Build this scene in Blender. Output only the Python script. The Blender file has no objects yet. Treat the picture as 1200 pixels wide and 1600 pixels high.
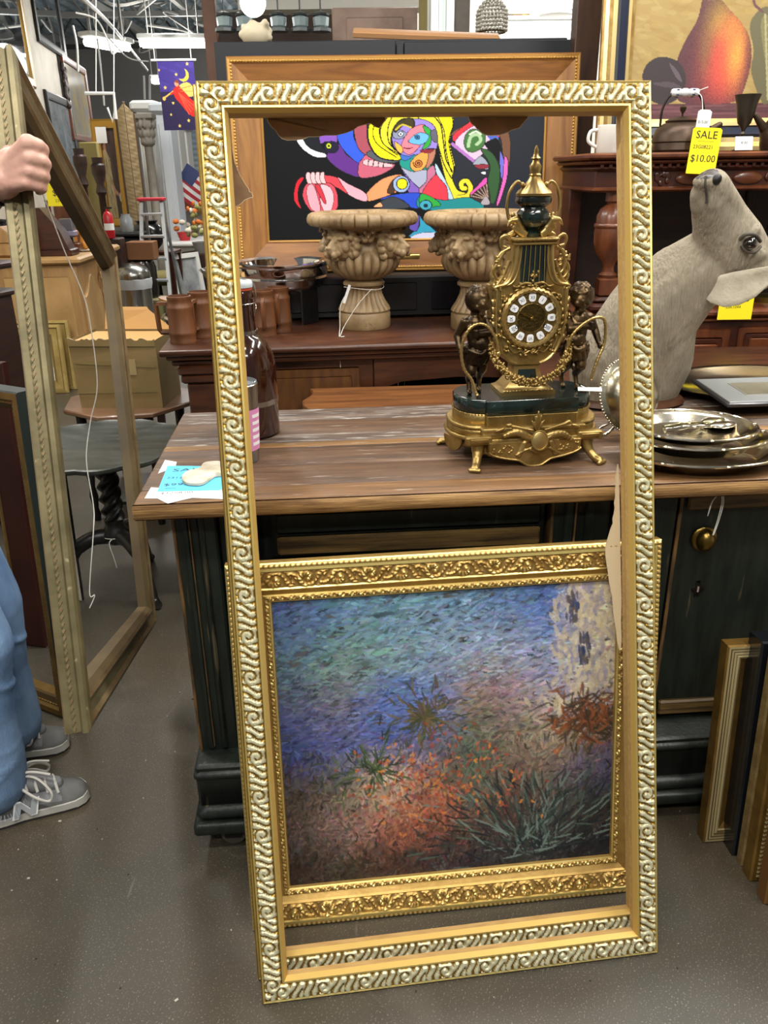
import bpy, bmesh, math, random
import numpy as np
from mathutils import Vector, Matrix, Euler, noise
random.seed(7); RNG = np.random.default_rng(7)
S = bpy.context.scene; C = S.collection; PI = math.pi; R = math.radians
# ---------------------------------------------------------------- camera (real lens, 28 mm equivalent)
CAM_H, F, PITCH, ROLL = 1.5, 1250.0, R(23), R(0.8)
_f = Vector((0, math.cos(PITCH), -math.sin(PITCH))); _r = Vector((1, 0, 0)); _u = Vector((0, math.sin(PITCH), math.cos(PITCH)))
CR = _r*math.cos(ROLL) - _u*math.sin(ROLL); CU = _r*math.sin(ROLL) + _u*math.cos(ROLL)
cam = bpy.data.cameras.new('camera'); co = bpy.data.objects.new('camera', cam); C.objects.link(co)
co.matrix_world = Matrix(((CR.x, CU.x, -_f.x, 0), (CR.y, CU.y, -_f.y, 0), (CR.z, CU.z, -_f.z, CAM_H), (0, 0, 0, 1)))
cam.sensor_fit = 'VERTICAL'; cam.sensor_height = 36; cam.lens = 36*F/1600; cam.clip_start = .02; cam.clip_end = 100
S.camera = co
def at(px, py, z=None, Y=None):
    """where the line of sight through a photo point meets a level (z) or a depth (Y)"""
    d = _f + CR*((px-600)/F) + CU*((800-py)/F); o = Vector((0, 0, CAM_H))
    t = (z-CAM_H)/d.z if z is not None else Y/d.y
    return o + d*t
# ---------------------------------------------------------------- materials
MATS = {}
def mat(name, col, rough=.5, metal=0., **k):
    """procedural principled material; k: noise=(scale,amount,stretch xyz), col2, bump, bscale, wave, trans, emit, coat"""
    if name in MATS: return MATS[name]
    m = bpy.data.materials.new(name); m.use_nodes = True; nt = m.node_tree; N = nt.nodes; L = nt.links
    b = N['Principled BSDF']; b.inputs['Base Color'].default_value = (*col, 1); b.inputs['Roughness'].default_value = rough; b.inputs['Metallic'].default_value = metal
    if k.get('trans'): b.inputs['Transmission Weight'].default_value = k['trans']; b.inputs['IOR'].default_value = k.get('ior', 1.45)
    if k.get('coat'): b.inputs['Coat Weight'].default_value = k['coat']; b.inputs['Coat Roughness'].default_value = .15
    if k.get('emit'): b.inputs['Emission Color'].default_value = (*k.get('ecol', col), 1); b.inputs['Emission Strength'].default_value = k['emit']
    if k.get('sheen'): b.inputs['Sheen Weight'].default_value = k['sheen']
    tc = N.new('ShaderNodeTexCoord')
    def mapping(sc):
        mp = N.new('ShaderNodeMapping'); mp.inputs['Scale'].default_value = sc; L.new(tc.outputs['Object'], mp.inputs['Vector']); return mp
    if 'col2' in k:
        sc = k.get('stretch', (1, 1, 1)); mp = mapping(sc)
        nz = N.new('ShaderNodeTexNoise'); nz.inputs['Scale'].default_value = k.get('scale', 6); nz.inputs['Detail'].default_value = k.get('detail', 6); nz.inputs['Roughness'].default_value = k.get('nrough', .6)
        nz.inputs['Distortion'].default_value = k.get('dist', 0)
        L.new(mp.outputs[0], nz.inputs['Vector'])
        cr = N.new('ShaderNodeValToRGB'); e = cr.color_ramp.elements
        lo, hi = k.get('ramp', (.35, .65)); e[0].position = lo; e[0].color = (*col, 1); e[1].position = hi; e[1].color = (*k['col2'], 1)
        if 'col3' in k:
            x = e.new(k.get('pos3', min(.98, hi+.12))); x.color = (*k['col3'], 1)
        L.new(nz.outputs['Fac'], cr.inputs['Fac'])
        out = cr.outputs['Color']
        if 'speck' in k:   # (colour, scale, threshold)
            sc_, ss, th = k['speck']; n2 = N.new('ShaderNodeTexNoise'); n2.inputs['Scale'].default_value = ss; n2.inputs['Detail'].default_value = 3
            L.new(mapping(k.get('sstretch', (1, 1, 1))).outputs[0], n2.inputs['Vector'])
            r2 = N.new('ShaderNodeValToRGB'); r2.color_ramp.elements[0].position = th; r2.color_ramp.elements[1].position = th+.06
            L.new(n2.outputs['Fac'], r2.inputs['Fac']); mx = N.new('ShaderNodeMix'); mx.data_type = 'RGBA'
            L.new(r2.outputs['Color'], mx.inputs[0]); L.new(out, mx.inputs[6]); mx.inputs[7].default_value = (*sc_, 1); out = mx.outputs[2]
        L.new(out, b.inputs['Base Color'])
        if k.get('rvar'):
            mr = N.new('ShaderNodeMapRange'); mr.inputs[3].default_value = rough-k['rvar']; mr.inputs[4].default_value = rough+k['rvar']
            L.new(nz.outputs['Fac'], mr.inputs[0]); L.new(mr.outputs[0], b.inputs['Roughness'])
    if k.get('bump'):
        nb = N.new('ShaderNodeTexNoise'); nb.inputs['Scale'].default_value = k.get('bscale', 60); nb.inputs['Detail'].default_value = 4
        L.new(mapping(k.get('bstretch', k.get('stretch', (1, 1, 1)))).outputs[0], nb.inputs['Vector'])
        bp = N.new('ShaderNodeBump'); bp.inputs['Strength'].default_value = k['bump']; bp.inputs['Distance'].default_value = k.get('bdist', .004)
        L.new(nb.outputs['Fac'], bp.inputs['Height']); L.new(bp.outputs[0], b.inputs['Normal'])
    MATS[name] = m; return m
def vmat(name, rough=.6, coat=0, spec=.3):
    """a painted surface: its pigment is stored on the mesh as a colour attribute"""
    if name in MATS: return MATS[name]
    m = bpy.data.materials.new(name); m.use_nodes = True; nt = m.node_tree
    b = nt.nodes['Principled BSDF']; b.inputs['Roughness'].default_value = rough; b.inputs['Coat Weight'].default_value = coat; b.inputs['Specular IOR Level'].default_value = spec
    a = nt.nodes.new('ShaderNodeVertexColor'); a.layer_name = 'pigment'; nt.links.new(a.outputs['Color'], b.inputs['Base Color'])
    MATS[name] = m; return m
def lin(h):
    c = [int(h[i:i+2], 16)/255 for i in (0, 2, 4)]
    return tuple(x/12.92 if x <= .04045 else ((x+.055)/1.055)**2.4 for x in c)
# ---------------------------------------------------------------- mesh builder
I4 = Matrix.Identity(4)
def T(x=0, y=0, z=0): return Matrix.Translation((x, y, z))
def RX(a): return Matrix.Rotation(R(a), 4, 'X')
def RY(a): return Matrix.Rotation(R(a), 4, 'Y')
def RZ(a): return Matrix.Rotation(R(a), 4, 'Z')
def SC(x, y=None, z=None): return Matrix.Diagonal((x, x if y is None else y, x if z is None else z, 1))
def align(a, b):
    """matrix taking +Z at origin to the direction a->b, located at a"""
    a = Vector(a); d = Vector(b)-a
    return T(*a) @ d.to_track_quat('Z', 'Y').to_matrix().to_4x4()
class MB:
    def __init__(s): s.v = []; s.f = []; s.m = []; s.M = I4
    def add(s, vs, fs, mi=0, M=None):
        n = len(s.v); A = s.M @ M if M is not None else s.M
        if A is I4: s.v += [tuple(p) for p in vs]
        else: s.v += [tuple(A @ Vector(p)) for p in vs]
        s.f += [tuple(i+n for i in f) for f in fs]; s.m += [mi]*len(fs); return s
    def box(s, x0, x1, y0, y1, z0, z1, b=0., mi=0, M=None):
        b = min(b, abs(x1-x0)*.45, abs(y1-y0)*.45, abs(z1-z0)*.45)
        if b <= 0:
            v = [(x, y, z) for z in (z0, z1) for y in (y0, y1) for x in (x0, x1)]
            return s.add(v, [(0, 2, 3, 1), (4, 5, 7, 6), (0, 1, 5, 4), (2, 6, 7, 3), (0, 4, 6, 2), (1, 3, 7, 5)], mi, M)
        rings = []
        for (i, z) in ((b, z0), (0, z0+b), (0, z1-b), (b, z1)):
            X0, X1, Y0, Y1 = x0+i, x1-i, y0+i, y1-i
            rings.append([(X0+b, Y0, z), (X1-b, Y0, z), (X1, Y0+b, z), (X1, Y1-b, z), (X1-b, Y1, z), (X0+b, Y1, z), (X0, Y1-b, z), (X0, Y0+b, z)])
        return s.loft(rings, caps=True, mi=mi, M=M)
    def loft(s, rings, caps=False, mi=0, M=None, closed=True):
        n = len(rings[0]); v = [p for r in rings for p in r]; f = []
        for i in range(len(rings)-1):
            for j in range(n if closed else n-1):
                k = (j+1) % n; f.append((i*n+j, i*n+k, (i+1)*n+k, (i+1)*n+j))
        if caps: f.append(tuple(range(n))[::-1]); f.append(tuple((len(rings)-1)*n+j for j in range(n)))
        return s.add(v, f, mi, M)
    def lathe(s, prof, n=32, mi=0, M=None, flute=None, caps=True, sx=1, sy=1):
        rings = []
        for (r, z) in prof:
            ring = []
            for j in range(n):
                a = 2*PI*j/n; q = r*(flute(a, z) if flute else 1); ring.append((q*math.cos(a)*sx, q*math.sin(a)*sy, z))
            rings.append(ring)
        return s.loft(rings, caps=caps, mi=mi, M=M)
    def tube(s, pts, rad, n=8, mi=0, closed=False, M=None, flat=1.):
        P = [Vector(p) for p in pts]; rr = rad if isinstance(rad, (list, tuple)) else [rad]*len(P); rings = []; up = None
        for i, p in enumerate(P):
            a = P[i-1] if (i or closed) else P[i]; b = P[(i+1) % len(P)] if (i < len(P)-1 or closed) else P[i]
            d = (b-a).normalized() if (b-a).length > 1e-9 else Vector((0, 0, 1))
            if up is None: up = d.orthogonal().normalized()
            else:
                up = up - d*up.dot(d)
                up = up.normalized() if up.length > 1e-6 else d.orthogonal().normalized()
            w = d.cross(up); rings.append([tuple(p + (up*math.cos(2*PI*j/n)*flat + w*math.sin(2*PI*j/n))*rr[i]) for j in range(n)])
        if closed: rings.append(rings[0]); return s.loft(rings, mi=mi, M=M)
        return s.loft(rings, caps=True, mi=mi, M=M)
    def cap(s, a, b, ra, rb, n=14, mi=0):
        """tapered capsule"""
        a = Vector(a); b = Vector(b); L = (b-a).length; pr = []
        for i in range(5): t = -PI/2+PI/2*i/4; pr.append((max(1e-5, ra*math.cos(t)), ra*math.sin(t)))
        for i in range(5): t = PI/2*i/4; pr.append((max(1e-5, rb*math.cos(t)), L+rb*math.sin(t)))
        return s.lathe(pr, n, mi, align(a, b) if L > 1e-6 else T(*a))
    def ball(s, c, r, n=14, mi=0, M=None, rot=None):
        rx, ry, rz = (r, r, r) if not isinstance(r, (tuple, list)) else r
        pr = [(max(1e-4, math.sin(PI*i/(n//2+2))), -math.cos(PI*i/(n//2+2))) for i in range(n//2+3)]
        A = T(*c) @ (rot if rot is not None else I4) @ SC(rx, ry, rz)
        return s.lathe(pr, n, mi, (M @ A) if M is not None else A)
    def prism(s, poly, z0, z1, mi=0, M=None, b=0.):
        n = len(poly)
        if b:
            cx = sum(p[0] for p in poly)/n; cy = sum(p[1] for p in poly)/n
            def ins(d):
                out = []
                for i in range(n):
                    a = Vector(poly[i-1]).to_2d(); q = Vector(poly[i]).to_2d(); c = Vector(poly[(i+1) % n]).to_2d()
                    t = ((q-a).normalized()+(c-q).normalized()); t = t.normalized() if t.length > 1e-6 else Vector((1, 0))
                    nrm = Vector((-t.y, t.x)); out.append((q.x+nrm.x*d, q.y+nrm.y*d))
                return out
            A = sum(poly[i-1][0]*poly[i][1]-poly[i][0]*poly[i-1][1] for i in range(n)); sg = 1 if A > 0 else -1
            pin = ins(b*sg)
            rings = [[(x, y, z0) for x, y in pin], [(x, y, z0+b) for x, y in poly], [(x, y, z1-b) for x, y in poly], [(x, y, z1) for x, y in pin]]
        else: rings = [[(x, y, z0) for x, y in poly], [(x, y, z1) for x, y in poly]]
        return s.loft(rings, caps=True, mi=mi, M=M)
    def text(s, txt, size, M=None, mi=0, depth=0., ax='CENTER', sx=1.):
        cu = bpy.data.curves.new('t', 'FONT'); cu.body = txt; cu.size = size; cu.align_x = ax; cu.align_y = 'CENTER'; cu.extrude = depth; cu.resolution_u = 2
        o = bpy.data.objects.new('t', cu); C.objects.link(o); dg = bpy.context.evaluated_depsgraph_get(); dg.update()
        me = bpy.data.meshes.new_from_object(o.evaluated_get(dg))
        s.add([(v.co.x*sx, v.co.y, v.co.z) for v in me.vertices], [tuple(p.vertices) for p in me.polygons], mi, M)
        bpy.data.objects.remove(o); bpy.data.curves.remove(cu); bpy.data.meshes.remove(me); return s
    def build(s, name, mats, parent=None, ang=35, loc=None, rz=0, fix=True):
        me = bpy.data.meshes.new(name); me.from_pydata(s.v, [], s.f)
        for m in (mats if isinstance(mats, (list, tuple)) else [mats]): me.materials.append(m)
        me.polygons.foreach_set('material_index', s.m)
        if fix:
            bm = bmesh.new(); bm.from_mesh(me); bmesh.ops.recalc_face_normals(bm, faces=bm.faces); bm.to_mesh(me); bm.free()
        if ang: me.polygons.foreach_set('use_smooth', [True]*len(me.polygons)); me.set_sharp_from_angle(angle=R(ang))
        me.update(); o = bpy.data.objects.new(name, me); C.objects.link(o)
        if parent is not None: o.parent = parent
        if loc is not None: o.location = loc
        o.rotation_euler.z = rz
        return o
def tag(o, label=None, cat=None, group=None, kind=None):
    if label: o['label'] = label
    if cat: o['category'] = cat
    if group: o['group'] = group
    if kind: o['kind'] = kind
    return o
def thing(name, label, cat, loc=(0, 0, 0), rz=0, group=None, M=None):
    o = bpy.data.objects.new(name, None); C.objects.link(o); o.empty_display_size = .05
    if M is not None: o.matrix_world = M
    else: o.location = loc; o.rotation_euler.z = rz
    return tag(o, label, cat, group)
def dup(root, loc=None, rz=None, label=None, M=None):
    r = root.copy(); C.objects.link(r)
    if M is not None: r.matrix_world = M
    if loc is not None: r.location = loc
    if rz is not None: r.rotation_euler.z = rz
    if label: r['label'] = label
    for ch in root.children:
        c = ch.copy(); C.objects.link(c); c.parent = r
        for g in ch.children: d = g.copy(); C.objects.link(d); d.parent = c
    return r
def struct(o): o['kind'] = 'structure'; return o
def melt(mb, name, mats, parent=None, vox=.004, it=6, ang=80, fac=.5, loc=None, rz=0):
    """fuse overlapping volumes of mb into one continuous organic skin"""
    o = mb.build(name, mats, None, 0)
    md = o.modifiers.new('r', 'REMESH'); md.mode = 'VOXEL'; md.voxel_size = vox
    sm = o.modifiers.new('s', 'SMOOTH'); sm.iterations = it; sm.factor = fac
    dg = bpy.context.evaluated_depsgraph_get(); dg.update()
    me = bpy.data.meshes.new_from_object(o.evaluated_get(dg)); old = o.data; o.modifiers.clear(); o.data = me; bpy.data.meshes.remove(old)
    me.name = name
    me.polygons.foreach_set('use_smooth', [True]*len(me.polygons))
    if parent is not None: o.parent = parent
    if loc is not None: o.location = loc
    o.rotation_euler.z = rz
    return o
def setmats(o, fn):
    """choose the material slot of each face by a function of its centre"""
    for p in o.data.polygons: p.material_index = fn(p.center)
def spline(pts, n=8, closed=False):
    P = [Vector(p) for p in pts]; out = []; m = len(P)
    for i in range(m if closed else m-1):
        p0 = P[i-1] if (i or closed) else P[0]; p1 = P[i]; p2 = P[(i+1) % m]; p3 = P[(i+2) % m] if (closed or i+2 < m) else P[m-1]
        for j in range(n):
            t = j/n; out.append(.5*((2*p1)+(p2-p0)*t+(2*p0-5*p1+4*p2-p3)*t*t+(3*p1-p0-3*p2+p3)*t**3))
    if not closed: out.append(P[-1])
    return out
# ---------------------------------------------------------------- painted pictures
class Canvas:
    """small raster painted with numpy; becomes a mesh grid whose vertices carry the pigment"""
    def __init__(s, w, h, nx, ny, bg):
        s.w, s.h, s.nx, s.ny = w, h, nx, ny; s.a = np.ones((ny, nx, 3), np.float32)*np.array(bg, np.float32)
        s.X, s.Y = np.meshgrid(np.linspace(0, w, nx), np.linspace(0, h, ny))      # y downwards, in picture units
    def mask(s, poly):
        P = [tuple(p)[:2] for p in poly]; m = np.zeros(s.X.shape, bool); n = len(P)
        for i in range(n):
            (x1, y1), (x2, y2) = P[i-1], P[i]
            if y1 == y2: continue
            c = ((y1 > s.Y) != (y2 > s.Y)) & (s.X < (x2-x1)*(s.Y-y1)/(y2-y1)+x1); m ^= c
        return m
    def fill(s, m, col, al=1.): s.a[m] = s.a[m]*(1-al)+np.array(col, np.float32)*al
    def dist(s, pts, closed=False):
        P = [tuple(p)[:2] for p in pts]; d = np.full(s.X.shape, 1e9, np.float32); n = len(P)
        for i in range(n if closed else n-1):
            (x1, y1), (x2, y2) = P[i], P[(i+1) % n]; l = (x2-x1)**2+(y2-y1)**2+1e-12
            t = np.clip(((s.X-x1)*(x2-x1)+(s.Y-y1)*(y2-y1))/l, 0, 1); d = np.minimum(d, np.hypot(s.X-x1-t*(x2-x1), s.Y-y1-t*(y2-y1)))
        return d
    def line(s, pts, w, col, closed=False): s.fill(s.dist(pts, closed) < w/2, col)
    def shape(s, pts, col, ow=0, oc=(.01, .01, .01), smooth=True, n=6):
        P = spline([(x, y, 0) for x, y in pts], n, True) if smooth else pts
        s.fill(s.mask(P), col)
        if ow: s.line(P, ow, oc, True)
    def disc(s, x, y, rx, ry, col, ow=0, oc=(.01, .01, .01)):
        d = np.hypot((s.X-x)/rx, (s.Y-y)/ry); s.fill(d < 1, col)
        if ow: s.fill(abs(d-1)*min(rx, ry) < ow/2, oc)
    def dab(s, x, y, L, w, ang, col, al=.8):
        i0 = max(0, int((x-L)/s.w*(s.nx-1))); i1 = min(s.nx, int((x+L)/s.w*(s.nx-1))+2); j0 = max(0, int((y-L)/s.h*(s.ny-1))); j1 = min(s.ny, int((y+L)/s.h*(s.ny-1))+2)
        if i0 >= i1 or j0 >= j1: return
        X = s.X[j0:j1, i0:i1]-x; Y = s.Y[j0:j1, i0:i1]-y; c, q = math.cos(ang), math.sin(ang)
        m = (((X*c+Y*q)/L*2)**2+((-X*q+Y*c)/w*2)**2) < 1
        s.a[j0:j1, i0:i1][m] = s.a[j0:j1, i0:i1][m]*(1-al)+np.array(col, np.float32)*al
    def build(s, name, W, H, parent, m, M=I4, thick=.003):
        nx, ny = s.nx, s.ny; xs = np.linspace(0, W, nx); ys = np.linspace(H, 0, ny)
        v = [tuple(M @ Vector((x, y, 0))) for y in ys for x in xs]
        f = [(j*nx+i, (j+1)*nx+i, (j+1)*nx+i+1, j*nx+i+1) for j in range(ny-1) for i in range(nx-1)]
        k = len(v); v += [tuple(M @ Vector(p)) for p in ((0, 0, -thick), (W, 0, -thick), (W, H, -thick), (0, H, -thick))]
        bl, br, tl, tr = (ny-1)*nx, ny*nx-1, 0, nx-1
        f += [(k, k+3, k+2, k+1), (k, k+1, br, bl), (k+3, k, bl, tl), (k+2, k+3, tl, tr), (k+1, k+2, tr, br)]
        me = bpy.data.meshes.new(name); me.from_pydata(v, [], f); me.materials.append(m)
        ca = me.color_attributes.new('pigment', 'FLOAT_COLOR', 'POINT'); col = np.ones((len(v), 4), np.float32); col[:k, :3] = s.a.reshape(-1, 3); col[k:, :3] = (.2, .18, .15)
        ca.data.foreach_set('color', col.ravel()); me.update()
        o = bpy.data.objects.new(name, me); C.objects.link(o)
        if parent is not None: o.parent = parent
        return o
# ---------------------------------------------------------------- materials used across the place
GOLD = mat('gilt', lin('ad8c3c'), .4, .75, col2=lin('967430'), scale=30, bump=.15, bscale=120)
GOLDB = mat('gilt_bright', lin('dcc578'), .32, .7)
CHAMP = mat('champagne_wash', lin('c2bd9c'), .45, .35, bump=.1, bscale=200)
GOLDD = mat('gilt_dark', lin('8a6420'), .42, .7)
GOLDP = mat('gilt_warm', lin('ba9858'), .46, .7, col2=lin('a68446'), scale=25, bump=.12, bscale=150)
INNERG = mat('inner_gilt', lin('c2a055'), .48, .4)
RAWW = mat('raw_wood', lin('bd9a62'), .6, col2=lin('a98450'), scale=8, stretch=(2, 12, 12))
PAPER = mat('kraft_paper', lin('8a6a48'), .8, col2=lin('6e5236'), scale=14)
PAPERL = mat('pale_paper', lin('cdb893'), .8)
WEATH = mat('weathered_planks', lin('3a2418'), .5, col2=lin('76512f'), col3=lin('94877a'), ramp=(.34, .62), pos3=.78, scale=3.2, stretch=(1.0, 14, 6), detail=10, nrough=.68, dist=.4, bump=.35, bscale=8, bstretch=(2, 40, 10), rvar=.1, speck=(lin('a09a92'), 5, .64), sstretch=(2.2, 30, 8))
WOODK = dict(detail=10, nrough=.7, dist=.5, bump=.4, bscale=8, bstretch=(2, 40, 10), rvar=.1)
PLANKS = [mat('plank_orange_brown', lin('46301c'), .5, col2=lin('7d5a36'), col3=lin('a8845c'), ramp=(.3, .6), pos3=.76, scale=3.4, stretch=(.8, 13, 6), speck=(lin('93897c'), 6, .68), sstretch=(2, 26, 8), **WOODK),
    mat('plank_brown', lin('33251b'), .5, col2=lin('664a33'), col3=lin('8d7c6c'), ramp=(.32, .6), pos3=.74, scale=3.0, stretch=(1, 15, 6), speck=(lin('968c80'), 5, .64), sstretch=(1.8, 30, 8), **WOODK),
    mat('plank_grey_brown', lin('2e221b'), .55, col2=lin('665447'), col3=lin('a29a92'), ramp=(.3, .58), pos3=.7, scale=4, stretch=(1, 16, 6), speck=(lin('aaa49c'), 5, .585), sstretch=(2, 34, 8), **WOODK),
    mat('plank_amber', lin('604424'), .5, col2=lin('90693a'), col3=lin('b08a58'), ramp=(.3, .6), pos3=.78, scale=3, stretch=(.8, 14, 6), speck=(lin('b0a698'), 6, .66), sstretch=(2, 26, 8), **WOODK)]
WEDGE = mat('weathered_edge', lin('6b4a2a'), .55, col2=lin('a98350'), scale=5, stretch=(1.5, 10, 22), bump=.4, bscale=9, bstretch=(2, 20, 40))
BLK = mat('distressed_black_green', lin('10140f'), .42, col2=lin('1e251e'), scale=6, stretch=(6, 6, 1), detail=8, bump=.25, bscale=14, bstretch=(8, 8, 1), speck=(lin('4e4634'), 9, .67), sstretch=(5, 5, .5))
BLKH = mat('worn_paint_edge', lin('7d5a30'), .55, col2=lin('3a2f20'), scale=12, stretch=(6, 6, 1))
STRIP = mat('worn_brown_strip', lin('3a2c18'), .5, col2=lin('7b6034'), scale=5, stretch=(1, 12, 12), detail=9, bump=.3, bscale=12, bstretch=(1, 20, 20))
MAHO = mat('mahogany', lin('2c120a'), .36, col2=lin('4a2110'), scale=3, stretch=(2, 2, 9), detail=8, coat=.15)
MAHOM = mat('mahogany_light', lin('48210f'), .38, col2=lin('683719'), scale=3, stretch=(8, 2, 2), detail=8, coat=.3)
MAHOX = mat('mahogany_dark', lin('1d0c07'), .5, col2=lin('30150b'), scale=4, stretch=(2, 2, 8))
OAKD = mat('dark_oak', lin('33190d'), .4, col2=lin('502c16'), scale=4, stretch=(1.5, 9, 9), detail=8, coat=.2)
OAKM = mat('oak_medium', lin('4a2c15'), .45, col2=lin('664019'), scale=4, stretch=(9, 9, 1.5), detail=8, coat=.15)
OAKT = mat('oak_table', lin('4f2d14'), .42, col2=lin('744822'), scale=3, stretch=(1.2, 10, 6), detail=9, coat=.2)
OAKL = mat('golden_oak', lin('9a692c'), .42, col2=lin('774a1a'), scale=2.5, stretch=(10, 1, 10), dist=1.2, detail=6)
OAKLX = mat('golden_oak_across', lin('8d5c25'), .42, col2=lin('6b4016'), scale=2.5, stretch=(1, 10, 10), dist=1.2, detail=6)
PINE = mat('pale_wood', lin('b08a58'), .55, col2=lin('9a7446'), scale=3, stretch=(5, 5, 1), detail=6)
BLACKW = mat('ebonized_wood', lin('14120f'), .35, col2=lin('242220'), scale=5, stretch=(1, 6, 6), rvar=.1)
BLKTOP = mat('worn_black_top', lin('23261f'), .38, col2=lin('3a3c36'), scale=3, stretch=(1, 5, 1), rvar=.12)
PANELB = mat('black_board', lin('13151a'), .5, col2=lin('1b1e25'), scale=3)
BLACK = mat('black', lin('0d0d0e'), .45)
SILVER = mat('silver', lin('cfcac0'), .16, 1., col2=lin('b5a88c'), scale=7, rvar=.08)
STEEL = mat('brushed_steel', lin('b9b8b4'), .27, 1., col2=lin('8f8d88'), scale=5, stretch=(14, 14, .6))
CHROME = mat('chrome', lin('d8d8d8'), .08, 1.)
IRON = mat('dark_iron', lin('26211d'), .45, .7)
WHITE = mat('white_paint', lin('dcdcd8'), .5)
WPAPER = mat('white_paper', lin('e8e8e6'), .7)
YELLOW = mat('yellow_paper', lin('f2e015'), .65)
BLUEP = mat('blue_paper', lin('55b8e0'), .65)
INK = mat('ink', lin('17181a'), .6)
STRING = mat('white_string', lin('dedbd2'), .8)
GLASS = mat('mirror_glass', lin('c9cdd0'), .03, 1.)
TUBEM = mat('fluorescent_tube', (1, 1, 1), .5, 0, emit=9., ecol=(1, .98, .93))
# ---------------------------------------------------------------- the setting
def floor_material():
    m = mat('concrete_floor', lin('524e46'), .45, col2=lin('716a5f'), scale=1.6, detail=8, nrough=.62, rvar=.12, ramp=(.3, .7), bump=.12, bscale=45, bdist=.002, speck=(lin('9a9186'), 130, .69))
    nt = m.node_tree; N = nt.nodes; L = nt.links; b = N['Principled BSDF']; src = b.inputs['Base Color'].links[0].from_socket
    tc = N.new('ShaderNodeTexCoord'); n2 = N.new('ShaderNodeTexNoise'); n2.inputs['Scale'].default_value = .9; n2.inputs['Detail'].default_value = 5; L.new(tc.outputs['Object'], n2.inputs['Vector'])
    r = N.new('ShaderNodeValToRGB'); r.color_ramp.elements[0].position = .38; r.color_ramp.elements[0].color = (*lin('b4a78f'), 1); r.color_ramp.elements[1].position = .62; r.color_ramp.elements[1].color = (*lin('9d9f9a'), 1); L.new(n2.outputs['Fac'], r.inputs['Fac'])
    mx = N.new('ShaderNodeMix'); mx.data_type = 'RGBA'; mx.blend_type = 'MULTIPLY'; mx.inputs[0].default_value = 1; L.new(src, mx.inputs[6]); L.new(r.outputs[0], mx.inputs[7])
    def layer(prev, scale, st, th, w_, col, fac):
        mp = N.new('ShaderNodeMapping'); mp.inputs['Scale'].default_value = st; mp.inputs['Rotation'].default_value = (0, 0, scale*.37); L.new(tc.outputs['Object'], mp.inputs['Vector'])
        q = N.new('ShaderNodeTexNoise'); q.inputs['Scale'].default_value = scale; q.inputs['Detail'].default_value = 2; L.new(mp.outputs[0], q.inputs['Vector'])
        rr_ = N.new('ShaderNodeValToRGB'); rr_.color_ramp.elements[0].position = th; rr_.color_ramp.elements[0].color = (0, 0, 0, 1); rr_.color_ramp.elements[1].position = th+w_; rr_.color_ramp.elements[1].color = (fac, fac, fac, 1); L.new(q.outputs['Fac'], rr_.inputs['Fac'])
        m_ = N.new('ShaderNodeMix'); m_.data_type = 'RGBA'; L.new(rr_.outputs[0], m_.inputs[0]); L.new(prev, m_.inputs[6]); m_.inputs[7].default_value = (*lin(col), 1); return m_.outputs[2]
    cur = mx.outputs[2]
    cur = layer(cur, 320, (1, 1, 1), .56, .14, '3a342c', .55); cur = layer(cur, 260, (1, 1, 1), .60, .1, '8d857a', .5)
    cur = layer(cur, 22, (1, .12, 1), .72, .03, '8a8276', .4); cur = layer(cur, 16, (.1, 1, 1), .73, .03, '8f877b', .35); cur = layer(cur, 3.2, (1, 1, 1), .6, .2, '827a6d', .35); cur = layer(cur, 5, (1, 1, 1), .62, .1, '3d3a36', .4)
    class _o: outputs = [None, None, cur]
    mx = _o
    v = N.new('ShaderNodeTexVoronoi'); v.feature = 'DISTANCE_TO_EDGE'; v.inputs['Scale'].default_value = .55
    d = N.new('ShaderNodeTexNoise'); d.inputs['Scale'].default_value = 2.5; va = N.new('ShaderNodeVectorMath'); va.operation = 'MULTIPLY_ADD'; va.inputs[1].default_value = (.5, .5, .5)
    L.new(tc.outputs['Object'], d.inputs['Vector']); L.new(d.outputs['Color'], va.inputs[0]); L.new(tc.outputs['Object'], va.inputs[2]); L.new(va.outputs[0], v.inputs['Vector'])
    r3 = N.new('ShaderNodeValToRGB'); r3.color_ramp.elements[0].position = .0; r3.color_ramp.elements[0].color = (.05, .05, .05, 1); r3.color_ramp.elements[1].position = .0025; r3.color_ramp.elements[1].color = (0, 0, 0, 1); L.new(v.outputs['Distance'], r3.inputs['Fac'])
    m2 = N.new('ShaderNodeMix'); m2.data_type = 'RGBA'; L.new(r3.outputs[0], m2.inputs[0]); L.new(mx.outputs[2], m2.inputs[6]); m2.inputs[7].default_value = (*lin('8d8880'), 1); L.new(m2.outputs[2], b.inputs['Base Color'])
    return m
fl = MB().box(-7, 7, -3, 26, -.1, 0).build('floor', floor_material(), ang=0); struct(fl)
CREAM = mat('cream_plaster', lin('cfc8b8'), .6, col2=lin('bdb4a2'), scale=3)
ang = math.atan2(.5, 3)
wl = MB(); wl.M = T(-3.12, 6, 0) @ RZ(math.degrees(ang)); wl.box(-.12, 0, -4.2, 5.6, 0, 4.6); WL = wl.M.copy()
struct(wl.build('wall_left', CREAM, ang=0))
pw = MB(); pw.box(-7, -.9, 25.2, 25.4, 0, 4.6); struct(pw.build('wall_back', mat('grey_block', lin('6d6a66'), .8), ang=0))
pw = MB(); pw.box(4.6, 4.75, -3, 26, 0, 4.6); struct(pw.build('wall_right', CREAM, ang=0))
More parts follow.
